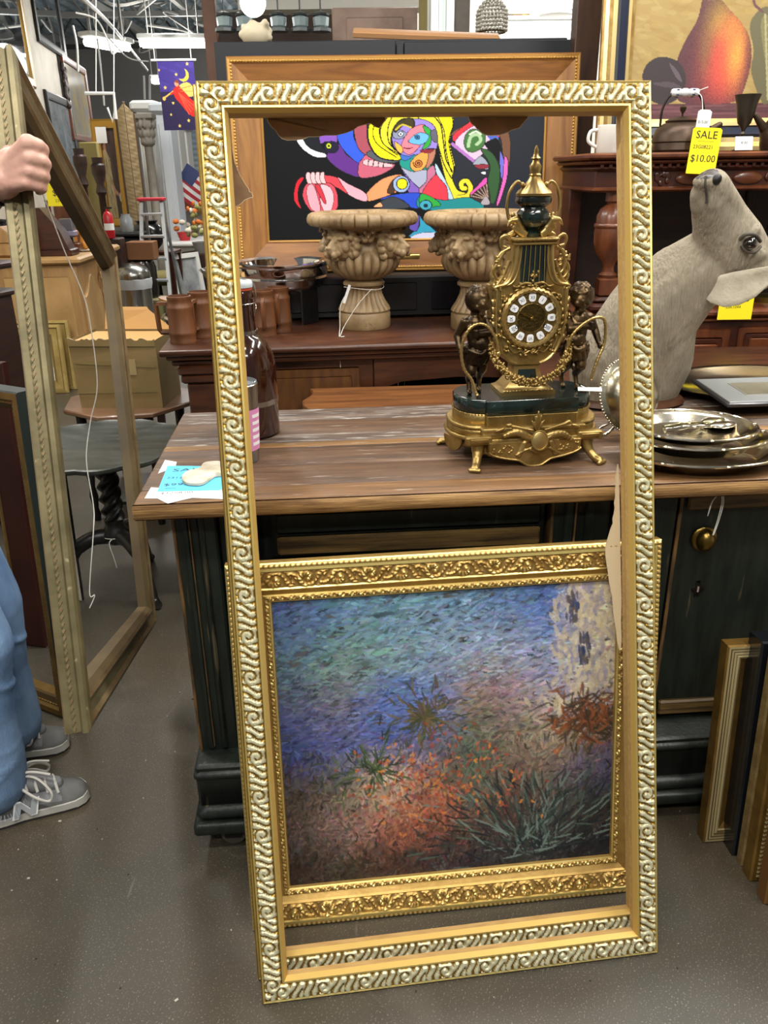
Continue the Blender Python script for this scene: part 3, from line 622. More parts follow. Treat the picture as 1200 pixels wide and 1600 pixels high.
# --- chafing dish
p = at(446, 500, DZ); ch = thing('chafing_dish', 'round chrome chafing dish on a black and steel stand beside the wooden mugs', 'chafing dish', p)
b = MB(); b.lathe([(.15, .165), (.165, .17), (.178, .185), (.182, .215), (.19, .222), (.192, .23), (.186, .233), (.176, .225), (.172, .19), (.02, .182), (.001, .182)], 56); b.build('food_pan', CHROME, ch, 40)
b = MB(); b.lathe([(.001, .12), (.12, .12), (.15, .13), (.166, .15), (.172, .168), (.176, .172), (.17, .176), (.16, .165), (.001, .16)], 56); b.build('water_pan', CHROME, ch, 40)
b = MB(); b.tube([(-.18, -.03, .215), (-.215, -.04, .22), (-.24, -.03, .212), (-.235, -.005, .21)], .007, 8); b.build('side_handle', CHROME, ch, 40)
for a in (-40, 80, 200):
    b = MB(); b.box(-.02, .02, -.012, .012, 0, .165, .003, 0, RZ(a) @ T(.13, 0, 0) @ RZ(90)); b.box(-.045, .045, -.002, .006, 0, .15, .002, 1, RZ(a) @ T(.145, 0, 0) @ RZ(90)); b.build('stand_leg', [CHROME, BLACK], ch, 40)
b = MB(); b.lathe([(.001, .0), (.04, 0), (.04, .05), (.001, .052)], 24); b.build('fuel_can', CHROME, ch, 40)
p = at(366, 474, DZ); o = MB().lathe([(.001, .10), (.05, .10), (.12, .12), (.14, .15), (.147, .152), (.14, .157), (.118, .128), (.05, .11), (.001, .11)], 40).lathe([(.001, 0), (.07, 0), (.03, .03), (.03, .1), (.001, .101)], 32).build('footed_bowl', CHROME, loc=p, ang=40); tag(o, 'chrome footed bowl left of the chafing dish, mostly behind the gold frame', 'bowl')
# --- black sound box and the big painting standing on it
q0 = DM @ Vector((.36, .53, DZ)); 
eq = MB(); eq.M = T(q0.x, q0.y, DZ) @ RZ(math.degrees(DYAW)); eq.box(0, .95, .0, .26, .006, .165, .006, 0); 
for i in range(3): eq.box(.06+i*.3, .30+i*.3, -.004, .002, .03, .14, .004, 1)
for i in range(4): eq.box(.05+i*.27, .09+i*.27, .02, .24, 0, .006, 0, 0)
o = eq.build('stereo_cabinet', [BLACK, mat('black_gloss', lin('15161a'), .2)], ang=40); tag(o, 'long low black stereo case on the desk under the framed cubist painting', 'stereo')
EY = 3.47
te = [at(353, 88, Y=EY+.09), at(907, 92, Y=EY+.13)]; be = at(387, 421, Y=EY); be.z = DZ+.168
WE = (te[1]-te[0]).length; HE = (te[0]-Vector((te[0].x, be.y, be.z))).length
ME = lean_matrix((te[0].x, be.y, be.z), math.atan2(te[1].y-te[0].y, te[1].x-te[0].x)*.7, R(6)) @ T(0, 0, -.035)
fe = thing('framed_painting', 'large cubist figure painting on black in a wide golden oak frame behind the urns', 'painting', M=ME)
OPROF = [(0, 0, 0, None), (0, .03, 0, None), (.005, .035, 1, None), (.014, .034, 1, (relief_bead, .012, .004, 6, 5, 2, .3)), (.022, .032, 0, None), (.028, .03, 0, None), (.118, .014, 0, None), (.124, .017, 1, None), (.13, .012, 1, None), (.131, 0, 1, None)]
BEADM = mat('gilt_bead', lin('b98d45'), .4, .6)
for ks, m_ in (((0, 2), OAKLX), ((1, 3), OAKL)): frame(fe, WE, HE, OPROF, [m_, mat('oak_gilt_edge', lin('a87c3c'), .4, .4), BEADM], which=ks)
b = MB(); b.box(WE*.5-.05, WE*.5+.06, .045, .066, .022, .027, .002, 0); b.build('name_plate', mat('brass_plate', lin('b59a5c'), .3, .9), fe, 40)
# picture, in photo-crop units mapped onto the opening
def Q(x, y): return ((420+x/3-404)/446, (150+y/3-132)/254)
class PC(Canvas):
    def sh(s, pts, col, ow=3.2, sm=True): s.shape([Q2(*p) for p in pts], lin(col), ow, smooth=sm)
    def ln(s, pts, w, col='050505'): s.line(spline([(*Q2(*p), 0) for p in pts], 6), w, lin(col))
def Q2(x, y): u, v = Q(x, y); return (u*1338, v*762)
pc = PC(1338, 762, 420, 240, lin('07080b')); r = random.Random(2)
pc.fill(pc.X > Q2(845, 0)[0], lin('22262e'))
pc.sh([(97, 95), (120, 95), (135, 170), (175, 225), (240, 250), (240, 270), (185, 262), (130, 215), (105, 160)], 'e8ecf2', 0); pc.sh([(118, 80), (215, 85), (222, 200), (250, 250), (180, 230), (140, 180)], '14181e', 0)
pc.sh([(222, 70), (260, 60), (302, 60), (300, 130), (300, 195), (250, 190), (222, 200), (217, 130)], '7d4fb0'); pc.sh([(250, 262), (310, 205), (345, 260), (405, 305), (403, 372), (340, 352), (290, 318)], '5a2c80')
pc.sh([(302, 58), (345, 58), (382, 66), (383, 180), (440, 258), (412, 305), (350, 258), (305, 180)], '2f55d0'); pc.sh([(382, 66), (440, 78), (446, 190), (466, 238), (440, 262), (395, 210)], '9a4a58')
pc.disc(*Q2(276, 220), 34, 32, lin('1c1730')); pc.disc(*Q2(262, 213), 13, 16, lin('b8c832'), 4); pc.disc(*Q2(262, 213), 4.5, 7, lin('101010'))
pc.sh([(402, 308), (420, 280), (440, 262), (500, 300), (575, 312), (530, 352), (460, 376), (402, 372)], 'b85a70'); pc.sh([(440, 285), (560, 312), (540, 326), (430, 312)], 'e0b0b8', 2); pc.sh([(440, 260), (468, 238), (520, 270), (598, 290), (560, 304), (500, 296)], '50555c')
for i in range(4): pc.ln([(450+i*24, 285+i*5), (446+i*24, 310+i*4)], 5)
# hair and head
pc.sh([(480, 30), (640, 25), (760, 30), (770, 80), (690, 84), (610, 84), (565, 140), (560, 215), (600, 262), (590, 292), (500, 275), (452, 205), (448, 120), (472, 80)], 'd3c833', 5)
pc.sh([(690, 84), (700, 28), (830, 28), (856, 110), (838, 200), (864, 330), (850, 380), (876, 446), (915, 462), (935, 478), (882, 506), (852, 500), (822, 412), (800, 322), (784, 240), (764, 142), (730, 100)], 'd3c833', 5); pc.ln([(880, 490), (925, 478), (940, 440), (920, 402), (896, 410), (898, 438), (912, 440)], 30); pc.ln([(870, 490), (925, 478), (940, 440), (920, 402), (896, 410), (898, 438), (912, 440)], 22, 'd3c833')
pc.sh([(480, 40), (555, 35), (505, 120), (520, 205), (596, 262), (590, 290), (500, 272), (455, 200), (452, 120), (476, 90)], 'f2e216', 5); pc.sh([(770, 42), (828, 42), (852, 110), (832, 200), (858, 335), (845, 350), (820, 250), (808, 140)], 'f2e216', 5)
for o_ in (0, 34, 68): pc.ln([(575-o_*.6, 50+o_*.4), (545-o_, 120), (548-o_*.9, 200), (596-o_*.2, 255+o_*.3)], 5)
pc.ln([(735, 45), (790, 110), (805, 190), (820, 290), (850, 350)], 6); pc.ln([(760, 130), (785, 230), (812, 320), (848, 390)], 5)
pc.sh([(575, 120), (640, 85), (720, 90), (770, 135), (775, 230), (720, 262), (640, 285), (600, 255), (565, 205)], '8a78c8'); pc.sh([(610, 200), (650, 135), (712, 112), (722, 150), (690, 225), (645, 262), (612, 240)], 'f07888')
pc.sh([(708, 118), (748, 145), (742, 215), (705, 235), (728, 180)], '2f9a3a'); pc.sh([(640, 192), (688, 152), (736, 165), (728, 195), (700, 212), (660, 208)], '62a8d8'); pc.disc(*Q2(682, 175), 12, 11, lin('28689a'), 3); pc.disc(*Q2(682, 175), 4, 4, lin('080808'))
pc.sh([(566, 150), (600, 138), (632, 158), (605, 182), (572, 178)], '8088a0'); pc.disc(*Q2(604, 158), 13, 11, lin('d8dce8'), 4); pc.disc(*Q2(604, 158), 5, 5, lin('303848'))
pc.sh([(572, 135), (590, 100), (640, 78), (668, 95), (662, 128), (625, 110), (600, 128), (580, 148)], '3a3318', 5); pc.ln([(580, 136), (612, 112), (652, 126)], 8, 'b8a82c'); pc.sh([(575, 195), (612, 228), (606, 256), (582, 235)], 'f0a84c'); pc.ln([(618, 228), (640, 232), (660, 226)], 5); pc.sh([(745, 150), (772, 140), (778, 200), (752, 190)], '585868')
pc.sh([(600, 290), (660, 268), (760, 250), (755, 310), (700, 360), (650, 362), (605, 325)], '1f8a80'); pc.sh([(650, 302), (690, 258), (735, 246), (728, 310), (690, 350), (655, 338)], 'e8984a')
pc.ln([(686+24*k/30*math.cos(k*.55), 308+24*k/30*math.sin(k*.55)) for k in range(30)], 6, '5a2c10'); pc.sh([(722, 238), (768, 238), (756, 300), (722, 335), (735, 270)], 'a8705c'); pc.sh([(700, 240), (760, 236), (740, 256), (705, 252)], '802830', 2); pc.sh([(600, 262), (640, 270), (668, 262), (640, 288), (612, 290)], '3a68b8', 3)
pc.sh([(606, 330), (650, 362), (720, 400), (705, 455), (640, 458), (632, 390)], '7858b0'); pc.sh([(605, 330), (660, 350), (730, 345), (700, 440)], '9aa0b8', 3); pc.sh([(730, 345), (760, 320), (765, 380), (705, 460), (690, 440), (725, 400)], 'b06a88', 3)
pc.sh([(704, 465), (772, 368), (820, 420), (832, 500), (765, 494)], 'd83848'); pc.sh([(772, 310), (830, 425), (858, 500), (834, 500), (822, 430), (775, 365)], 'a8c0d8')
pc.sh([(430, 470), (470, 420), (525, 380), (605, 365), (645, 420), (560, 464), (470, 496), (436, 496)], 'e89060'); pc.sh([(535, 455), (560, 395), (590, 385), (570, 455)], '4a3020', 3); pc.disc(*Q2(604, 414), 41, 44, lin('90a8d0'), 5); pc.disc(*Q2(608, 412), 26, 28, lin('f0d818'), 5)
pc.sh([(300, 372), (345, 405), (430, 456), (430, 502), (350, 465), (315, 410)], 'e8a0b0'); pc.sh([(215, 362), (290, 372), (318, 412), (345, 460), (300, 430), (240, 400), (210, 392)], 'e0404c')
pc.sh([(85, 470), (100, 400), (125, 372), (136, 378), (112, 420), (104, 480), (118, 532), (96, 510)], 'd82030', 3); pc.sh([(150, 405), (200, 400), (270, 408), (297, 470), (285, 545), (200, 552), (160, 540), (128, 470)], 'd84858', 4); pc.sh([(152, 420), (180, 410), (200, 470), (210, 548), (170, 540), (150, 480)], 'e89aa8', 3); pc.sh([(215, 412), (262, 425), (278, 480), (262, 545), (228, 548), (210, 480)], 'eeb0bc', 3); pc.sh([(190, 415), (215, 420), (240, 500), (225, 500)], 'c03040', 3)
for i in range(4): pc.sh([(150+i*23, 350), (166+i*23, 346), (170+i*22, 375), (176+i*22, 402), (158+i*22, 404), (148+i*22, 380)], 'eab4ba', 3)
pc.sh([(500, 492), (570, 468), (694, 463), (692, 536), (640, 532), (600, 492)], '2848c0'); pc.sh([(470, 528), (500, 505), (560, 478), (610, 500), (642, 535), (540, 545)], '363c44'); pc.sh([(470, 530), (500, 508), (512, 530)], 'f0a070', 3); pc.sh([(696, 470), (760, 490), (820, 500), (930, 488), (1005, 525), (960, 560), (700, 545)], '1f7f84'); pc.sh([(698, 466), (745, 480), (788, 512), (786, 532), (700, 528)], '2c9a3c'); pc.disc(*Q2(722, 525), 30, 26, lin('3a9ab0'), 4); pc.disc(*Q2(722, 528), 11, 11, lin('102838'))
pc.sh([(690, 575), (712, 610), (775, 668), (760, 690), (640, 692), (690, 640)], '3090b0'); pc.sh([(650, 700), (700, 672), (800, 676), (800, 700)], 'b8bcd8', 2); pc.sh([(640, 640), (690, 575), (680, 660)], '5a48a0', 3)
# right hand figure
pc.sh([(848, 168), (900, 120), (975, 80), (1035, 70), (1080, 80), (1124, 190), (1122, 330), (1095, 290), (1080, 190), (1050, 180)], '6a4a38', 3); pc.sh([(848, 180), (880, 140), (975, 76), (1035, 72), (1072, 175), (1040, 190), (972, 108), (872, 196)], 'd83040'); pc.sh([(860, 205), (975, 112), (1048, 190), (1005, 250), (950, 292)], 'c8b0c8'); pc.ln([(985, 100), (1048, 185)], 40, '4a60b8'); pc.ln([(850, 212), (952, 300)], 16, 'a06ab0')
pc.sh([(905, 215), (912, 165), (945, 138), (1000, 158), (1002, 215), (965, 250), (925, 250)], '3f6a38'); pc.ln([(925, 225), (935, 180), (965, 165), (985, 190), (965, 215)], 16, '9ab890'); pc.ln([(930, 165), (960, 150), (985, 165)], 8, 'c8d8c0')
pc.sh([(1005, 215), (1040, 190), (1062, 190), (1085, 240), (1075, 300), (1040, 260)], '101014', 2); pc.sh([(950, 310), (985, 275), (1020, 310), (1018, 345), (960, 322)], '9098a8', 3); pc.sh([(955, 320), (1020, 318), (1020, 336), (980, 340)], '802c38', 2); pc.sh([(1075, 250), (1098, 300), (1100, 350), (1085, 390)], '6a68c8', 3); pc.sh([(985, 240), (1040, 260), (1078, 340), (1075, 440), (1055, 520), (1030, 500), (1022, 400), (1030, 320)], '2f5230')
pc.sh([(1100, 280), (1118, 310), (1112, 400), (1080, 520), (1066, 525), (1092, 400)], 'd060b0', 3); pc.sh([(935, 480), (975, 440), (1015, 405), (1022, 420), (1035, 505), (1000, 520)], '3a2a28', 3)
for i in range(6): pc.ln([(1025, 500), (940+i*15, 480-i*14)], 4, 'a89080')
pc.sh([(940, 462), (970, 430), (1012, 385), (1015, 415), (970, 452), (945, 475)], 'e050a8', 3); pc.sh([(990, 520), (1015, 482), (1035, 520), (1012, 530)], 'a098a0', 2); pc.sh([(985, 360), (1008, 370), (1010, 355)], 'e8e8f0', 2)
pc.build('canvas', WE-.25, HE-.25, fe, vmat('acrylic_paint', .5, .0, .15), T(.125, .125, .006))
# --- black display board behind
BY = 3.78; x0_, x1_ = at(334, 70, Y=BY).x, at(897, 70, Y=BY).x; zt = at(600, 62, Y=BY).z
b = MB(); xm = at(619, 70, Y=BY).x; b.box(x0_, xm-.002, BY, BY+.04, 0, zt, .003); b.box(xm+.002, xm+.03, BY-.004, BY+.04, 0, zt-.012, .002); b.box(xm+.032, x1_, BY, BY+.04, 0, zt-.008, .003); b.box(x0_+.3, x1_-.02, BY+.041, BY+.36, zt-.05, zt+.004, .003)
o = b.build('display_partition', PANELB, ang=40); tag(o, 'tall black painted display board behind the cubist painting', 'display board')
b = MB(); q = at(540, 52, Y=BY+.1); b.box(0, .62, -.03, .05, 0, .022, .003, 0, T(q.x+.03, BY+.12, zt+.03) @ RY(2.6) @ RX(20)); o = b.build('wood_lath', mat('plain_lath', lin('9a7048'), .6), ang=40); tag(o, 'loose brown wooden lath lying along the top of the black board', 'lath')
# --- low scalloped table between desk and counter
wz = .80; a0 = at(481, 607, wz); a1 = at(690, 601, wz); wy = math.atan2(a1.y-a0.y, a1.x-a0.x); f0 = at(480, 648, wz)
WM_ = T(f0.x, f0.y-.02, 0) @ RZ(math.degrees(wy)); tb = thing('side_table', 'oak table with wavy-edged top just behind the counter', 'table', M=WM_)
D_ = (a0-f0).length+.02; sc = [(0, 0)]+[(x, -.012+.012*math.cos(x*12)) for x in [i*.03 for i in range(1, 24)]]+[(.70, 0), (.71, D_), (0, D_)]+[(.018*math.sin(t*PI*3)-.004, D_*(1-t)) for t in (.1, .2, .3, .45, .6, .7, .8, .9)]
b = MB(); b.prism(sc, wz-.028, wz, 0, None, .004); b.build('table_top', OAKT, tb, 40)
for x in (.06, .64):
    for y in (.05, D_-.05): MB().lathe([(.018, 0), (.014, .1), (.024, .3), (.016, .5), (.024, .7), (.024, wz-.028)], 14, 0, T(x, y, 0)).build('leg', OAKT, tb, 40)
b = MB(); b.box(.05, .66, .03, D_-.03, wz-.1, wz-.028, .003); b.build('apron', OAKT, tb, 40)
# ---------------------------------------------------------------- things on the counter
def on_counter(px, py): return at(px, py, CZ)
# price sheet and the flat stone on it
p = on_counter(285, 783); 
def photo_quad(b, pts, z, th, mi):
    P = [at(x, y, z) for x, y in pts]; n = len(P); c = sum(P, Vector())/n
    b.add([(q.x, q.y, z) for q in P]+[(q.x, q.y, z+th) for q in P], [tuple(range(n))[::-1], tuple(range(n, 2*n))]+[(i, (i+1) % n, n+(i+1) % n, n+i) for i in range(n)], mi)
ps = thing('price_sheet', 'blue and white taped sale price sheet on the left end of the counter', 'price tag')
def sheet_text(b, t, px, py, size, z, mi=0, sx=1.1):
    q = at(px, py, z); b.text(t, size, T(q.x, q.y, z) @ RZ(math.degrees(CYAW)), mi, 0, 'CENTER', sx)
b = MB(); photo_quad(b, [(226, 779), (236, 762), (330, 766), (348, 764), (350, 780), (300, 778), (262, 787), (246, 779)], CZ+.0005, .0006, 0); b2 = MB(); photo_quad(b2, [(247, 740), (258, 719), (276, 722), (274, 730)], CZ+.0005, .0005, 0); b2.build('tape_scrap', WPAPER, ps, 0)
sheet_text(b, '$1298.00', 276, 770, .016, CZ+.0013, 1); sheet_text(b, '24918', 272, 775, .007, CZ+.0013, 1)
b.build('label_sheet', [WPAPER, INK], ps, 0)
b = MB(); photo_quad(b, [(246, 768), (262, 728), (348, 729), (350, 764), (342, 766)], CZ+.0014, .0006, 0)
sheet_text(b, 'SALE', 297, 734, .026, CZ+.0022, 1, 1.4); sheet_text(b, '23120704', 286, 746, .016, CZ+.0022, 1); sheet_text(b, '$995', 276, 757, .021, CZ+.0022, 1, 1.3); sheet_text(b, 'IIIIIIII', 266, 763, .010, CZ+.0022, 1)
b.build('sale_sheet', [BLUEP, INK], ps, 0)
STN = mat('pale_flat_stone', lin('cfc8b6'), .6, col2=lin('a89c84'), scale=30)
b = MB(); pl = [(285, 752), (290, 744), (312, 738), (322, 728), (347, 727), (350, 745), (336, 748), (318, 760), (298, 761), (288, 758)]
P = spline([at(x, y, CZ) for x, y in pl], 4, True); c_ = sum(P, Vector())/len(P)
b.loft([[(q.x, q.y, CZ+.0035) for q in P], [(q.x*1.0, q.y, CZ+.009) for q in P], [(c_.x+(q.x-c_.x)*.85, c_.y+(q.y-c_.y)*.85, CZ+.013) for q in P]], True)
tag(b.build('flat_stone', STN, ang=50), 'flat pale tongue-shaped stone lying on the blue price sheet', 'stone')
# steel tumbler
p = on_counter(381, 719); tu = thing('tumbler', 'brushed steel tumbler with pink label, just behind the gold frame', 'tumbler', p)
b = MB(); b.lathe([(.001, 0), (.034, 0), (.0355, .003), (.038, .06), (.044, .17), (.0445, .178), (.043, .18), (.0415, .176), (.035, .01), (.001, .008)], 48); b.build('cup', STEEL, tu, 40)
b = MB(); b.lathe([(.001, .168), (.038, .168), (.0425, .176), (.0425, .183), (.0405, .184), (.039, .176), (.001, .174)], 48); b.build('lid', mat('clear_lid', lin('a9b0b4'), .12, 0, trans=.6), tu, 40)
PINK = mat('pink_label', lin('d58ab8'), .5)
b = MB(); A0, A1 = R(-62), R(12); nn = 10
def cyl(a, z, e=0): rr = .0355+(.044-.0355)*z/.17+.0006+e; return (rr*math.cos(a), rr*math.sin(a), z)
def patch(b, a0, a1, z0, z1, e, mi, n=10):
    b.loft([[cyl(a0+(a1-a0)*i/n, z0+(z1-z0)*j/3, e) for i in range(n+1)] for j in range(4)], mi=mi, closed=False)
patch(b, A0, A1, .03, .125, .0003, 0); patch(b, A0+.12, A1-.12, .034, .121, .0007, 0)
for k in range(5): patch(b, A0+.35, A1-.3, .042+k*.016, .050+k*.016, .0011, 1)
b.build('pink_label', [PINK, WPAPER], tu, 40)
# amber swing-top bottle
AMB = mat('amber_glass', lin('38160a'), .05, 0, coat=.6, trans=.45, ior=1.5)
p = on_counter(392, 676); bt = thing('amber_bottle', 'brown glass swing-top growler bottle with steel bands behind the steel tumbler', 'bottle', p)
b = MB(); prof = [(.001, .0), (.058, 0), (.064, .005), (.065, .012), (.0645, .085), (.0655, .09), (.0655, .13), (.0652, .16), (.062, .185), (.053, .21), (.041, .228), (.033, .238), (.0295, .25), (.0285, .27), (.0275, .31), (.0275, .318), (.0295, .32), (.030, .326), (.0265, .333), (.025, .338), (.001, .338)]
b.lathe(prof, 48); b.build('glass', AMB, bt, 40); bt.scale = (1.13, 1.13, 1.04)
for (z0, z1, r_) in ((.078, .09, .0665), (.236, .248, .0325)): MB().lathe([(r_-.003, z0), (r_, z0), (r_, z1), (r_-.003, z1)], 40).build('steel_band', STEEL, bt, 40)
b = MB(); b.lathe([(.001, .337), (.0265, .337), (.0265, .343), (.001, .343)], 32, 1); b.lathe([(.001, .343), (.028, .343), (.0285, .347), (.0285, .353), (.026, .357), (.012, .359), (.001, .359)], 32, 0); b.build('stopper', [mat('porcelain', lin('c9d4da'), .3), mat('rubber_red', lin('b5452c'), .5)], bt, 40)
b = MB()
for s in (-1, 1):
    b.tube(spline([(s*.03, 0, .308), (s*.034, -.004, .325), (s*.032, .0, .345), (s*.0295, 0, .352)], 5), .0013, 6); b.tube(spline([(s*.03, 0, .308), (s*.034, -.012, .30), (s*.030, -.016, .285), (s*.03, -.01, .275)], 5), .0013, 6)
b.tube([(.0305*math.cos(t), .0305*math.sin(t), .308) for t in [2*PI*i/30 for i in range(30)]], .0012, 6, 0, True); b.tube(spline([(-.03, 0, .353), (0, -.004, .362), (.03, 0, .353)], 6), .0013, 6)
b.build('wire_bail', STEEL, bt, 40)
# ---------------------------------------------------------------- silver serving dishes
def oval_dish(name, label, loc, r, sx, h, rz=0, tilt=(0, 0), part=None):
    o = thing(name, label, 'dish', loc, 0, 'oval silver dishes stacked on the counter'); o.rotation_euler = (R(tilt[0]), R(tilt[1]), R(rz))
    b = MB(); b.lathe([(.001, 0), (r*.66, 0), (r*.72, .004), (r*.84, h*.75), (r*.9, h*.93), (r*.97, h), (r*.97, h+.002), (r*.89, h*.97), (r*.82, h*.8), (r*.7, .007), (r*.64, .004), (.001, .004)], 72, sx=sx); b.build('bowl', SILVER, o, 40)
    b = MB(); b.tube([(r*.975*sx*math.cos(t), r*.975*math.sin(t), h+.001) for t in [2*PI*i/96 for i in range(96)]], [.0028+.0012*(abs(math.sin(i*PI/24)) > .93) for i in range(96)], 7, 0, True)
    for k in range(8): a = 2*PI*k/8; b.ball((r*.975*sx*math.cos(a), r*.975*math.sin(a), h+.002), (.006, .006, .0025), 8, 0, None, RZ(math.degrees(a)))
    b.build('beaded_rim', SILVER, o, 40); return o
pd = on_counter(1085, 722); dy = math.degrees(CYAW)
oval_dish('silver_dish', 'lowest and widest oval silver dish of the stack on the counter', (pd.x+.012, pd.y, CZ+.001), .128, 1.42, .03, dy)
oval_dish('silver_dish', 'middle oval silver dish of the stack, set off to the right', (pd.x+.0, pd.y+.012, CZ+.031), .118, 1.36, .03, dy+3, (0, 1.0))
oval_dish('silver_dish', 'topmost oval silver dish of the stack, holding serving spoons', (pd.x-.012, pd.y+.018, CZ+.058), .112, 1.3, .022, dy-2, (1.5, 1.0))
def spoon(name, lab, loc, rz, L, m, fork=False, grp='silver serving pieces in the top dish'):
    b = MB(); b.tube(spline([(-L*.5, 0, .006), (-L*.42, 0, .007), (-L*.2, 0, .009), (0, 0, .008), (L*.14, 0, .004)], 5), [.006]*5+[.005]*5+[.0028]*6+[.003]*5, 8, 0, flat=1); b.ball((L*.30, 0, .006), (L*.19, L*.11, .007), 16); b.ball((-L*.1, 0, .009), (.007, .007, .003), 10)
    o = b.build(name, m, ang=50, loc=loc, rz=rz); tag(o, lab, 'spoon', grp)
spoon('serving_spoon', 'silver serving spoon with broad bowl pointing right in the top dish', (pd.x+.015, pd.y+.028, CZ+.0665), R(14), .18, SILVER)
spoon('serving_spoon', 'tarnished darker serving spoon lying behind the silver one in the dish', (pd.x+.01, pd.y+.052, CZ+.0675), R(20), .17, mat('tarnished_silver', lin('8d8668'), .25, 1.))
# silver covered dish leaning on its edge
p = on_counter(975, 676); td = thing('silver_platter', 'round engraved silver cover with beaded edge standing upright between clock and dishes', 'serving cover', (p.x, p.y, CZ))
AX = T(0, .0, .0935) @ RZ(28) @ RX(70)
b = MB(); b.M = AX; b.lathe([(.001, .062), (.02, .061), (.045, .052), (.066, .034), (.074, .016), (.076, .006), (.088, .002), (.0885, -.002), (.074, -.004), (.07, .006), (.001, .045)], 64); b.build('dome', mat('engraved_silver', lin('bdb8a6'), .28, 1., col2=lin('a39b80'), scale=18, bump=.35, bscale=55), td, 40)
b = MB(); b.M = AX
for k in range(72): a = 2*PI*k/72; b.ball((.0885*math.cos(a), .0885*math.sin(a), .001), .0032, 7)
b.build('beaded_edge', SILVER, td, 60)
b = MB(); b.ball((0, .02, .205), (.016, .014, .013), 14); b.lathe([(.006, 0), (.005, .012), (.009, .02), (.001, .022)], 14, 0, T(0, .02, .175)); b.build('finial', SILVER, td, 60)
b = MB(); b.tube(spline([(-.03, -.03, .03), (-.06, -.05, .012), (-.075, -.03, .006), (-.06, 0, .012), (-.03, 0, .03)], 6), .004, 8); b.build('handle', SILVER, td, 60)
# ---------------------------------------------------------------- gilt figural mantel clock
BR = mat('clock_brass', lin('ab915a'), .42, .85, col2=lin('8d7440'), scale=30, bump=.35, bscale=110, bdist=.003)
BRS = mat('clock_brass_smooth', lin('b49a62'), .34, .9)
BZ = mat('dark_bronze', lin('5d4a30'), .34, .85, col2=lin('2a2117'), scale=14, bump=.15, bscale=60)
MARB = mat('green_marble', lin('0d1614'), .14, 0, col2=lin('1a2a26'), col3=lin('8fa39a'), ramp=(.4, .66), pos3=.8, scale=16, dist=2.2, detail=8, coat=.4)
fl_, fr_ = at(737, 724, CZ), at(932, 712, CZ); KY = math.atan2(fr_.y-fl_.y, fr_.x-fl_.x); kc = (fl_+fr_)/2
KM = T(kc.x, kc.y, CZ) @ RZ(math.degrees(KY)) @ T(-.014, .075, 0)      # clock centre; front is -y
ck = thing('mantel_clock', 'gilt lyre mantel clock with green marble plinth and two bronze fauns', 'clock', M=KM); ck.scale.z = .968
def ck_build(b, name, m, par=None, ang=45, label=None): return tag(b.build(name, m, par or ck, ang), label)
def ell_plan(hw, d, proj=.0, rx=.055, n=9):
    """plan of the plinth: straight front, stepped shoulders, rounded ends"""
    pts = [(-hw+rx, -d-proj), (hw-rx, -d-proj), (hw-rx, -d+.012)]
    for i in range(n): t = -PI/2+PI*i/(n-1); pts.append((hw-rx+rx*math.cos(t), .005+(d-.007)*math.sin(t)))
    pts += [(hw-rx, d), (-hw+rx, d)]
    for i in range(n): t = PI/2+PI*i/(n-1); pts.append((-hw+rx+rx*math.cos(t), .005+(d-.007)*math.sin(t)))
    pts.append((-hw+rx, -d+.012)); return pts
# gilt base
b = MB()
for (hw, d, z0, z1, bev) in ((.158, .078, .086, .112, .001), (.172, .090, .078, .088, .003), (.170, .088, .062, .080, .004), (.176, .094, .054, .064, .003), (.166, .084, .034, .056, .003)): b.prism(ell_plan(hw, d, .012 if hw > .16 else .008), z0, z1, 0, None, bev)
for k in range(64):   # fluting around the frieze
    x = -.098+.196*k/63; b.box(x-.0009, x+.0009, -.0885, -.085, .088, .110, 0, 0)
for k in range(62): b.ball((-.1+.2*k/61, -.0875, .111), .0017, 6)
for k in range(26):
    for s in (-1, 1): t = -PI/2+PI*k/25; b.ball((s*(.103+.055*math.cos(t)), .005+.071*math.sin(t), .111), .0017, 6)
b.build('gilt_base', BR, ck, 45)
# bulged front apron with trophy
b = MB(); ap = [(-.105, .06)]+[(-.105+.21*i/24, .034-.024*math.sin(PI*i/24)**.6-.014*math.exp(-((i-12)/3.2)**4)) for i in range(25)]+[(.105, .06)]
b.prism(ap, 0, .018, 0, T(0, -.096, 0) @ RX(90), .003); b.tube([(x, -.115, z+.004) for x, z in ap[1:-1]], .0025, 6)
b.build('front_apron', BR, ck, 45)
b = MB(); A = T(.005, -.118, .062) @ RX(78)
m2 = MB(); m2.lathe([(.001, .010), (.013, .0095), (.016, .008), (.017, .0)], 28, 0, A @ SC(1, 1.25, 1)); m2.tube([(.0175*math.cos(t), .0215*math.sin(t), .008) for t in [2*PI*i/28 for i in range(28)]], .0022, 6, 0, True, A); m2.build('medallion', BRS, ck, 45)
rr = random.Random(8)
for s in (-1, 1):
    for k in range(9): t = k/8; b.ball((s*(.02+.055*t)+.005, -.112-.004*math.sin(t*3), .066-.02*t*s*.4+.012*math.sin(t*3.1)), (.013-.006*t, .007, .010-.004*t), 10, 0, None, RY(-s*30))
    for k in range(7): t = k/6; b.ball((s*(.03+.012*t)+.005, -.113, .055-.028*t), (.008, .006, .006), 9)
    b.tube([(s*.012+.005, -.118, .085), (s*.06+.005, -.114, .096)], [.003, .0045], 7); b.tube([(.005-s*.03, -.119, .07), (.005+s*.05, -.117, .028)], [.0025, .0025], 7); b.ball((s*.066+.005, -.112, .098), (.008, .006, .006), 9); b.ball((s*.085+.005, -.11, .088), (.012, .004, .004), 9, 0, None, RY(s*20))
    for k in range(16): b.ball((s*rr.uniform(.05, .098)+.002, -.1145, rr.uniform(.034, .052)), (.0045, .003, .0025), 7, 0, None, RY(rr.uniform(0, 180)))
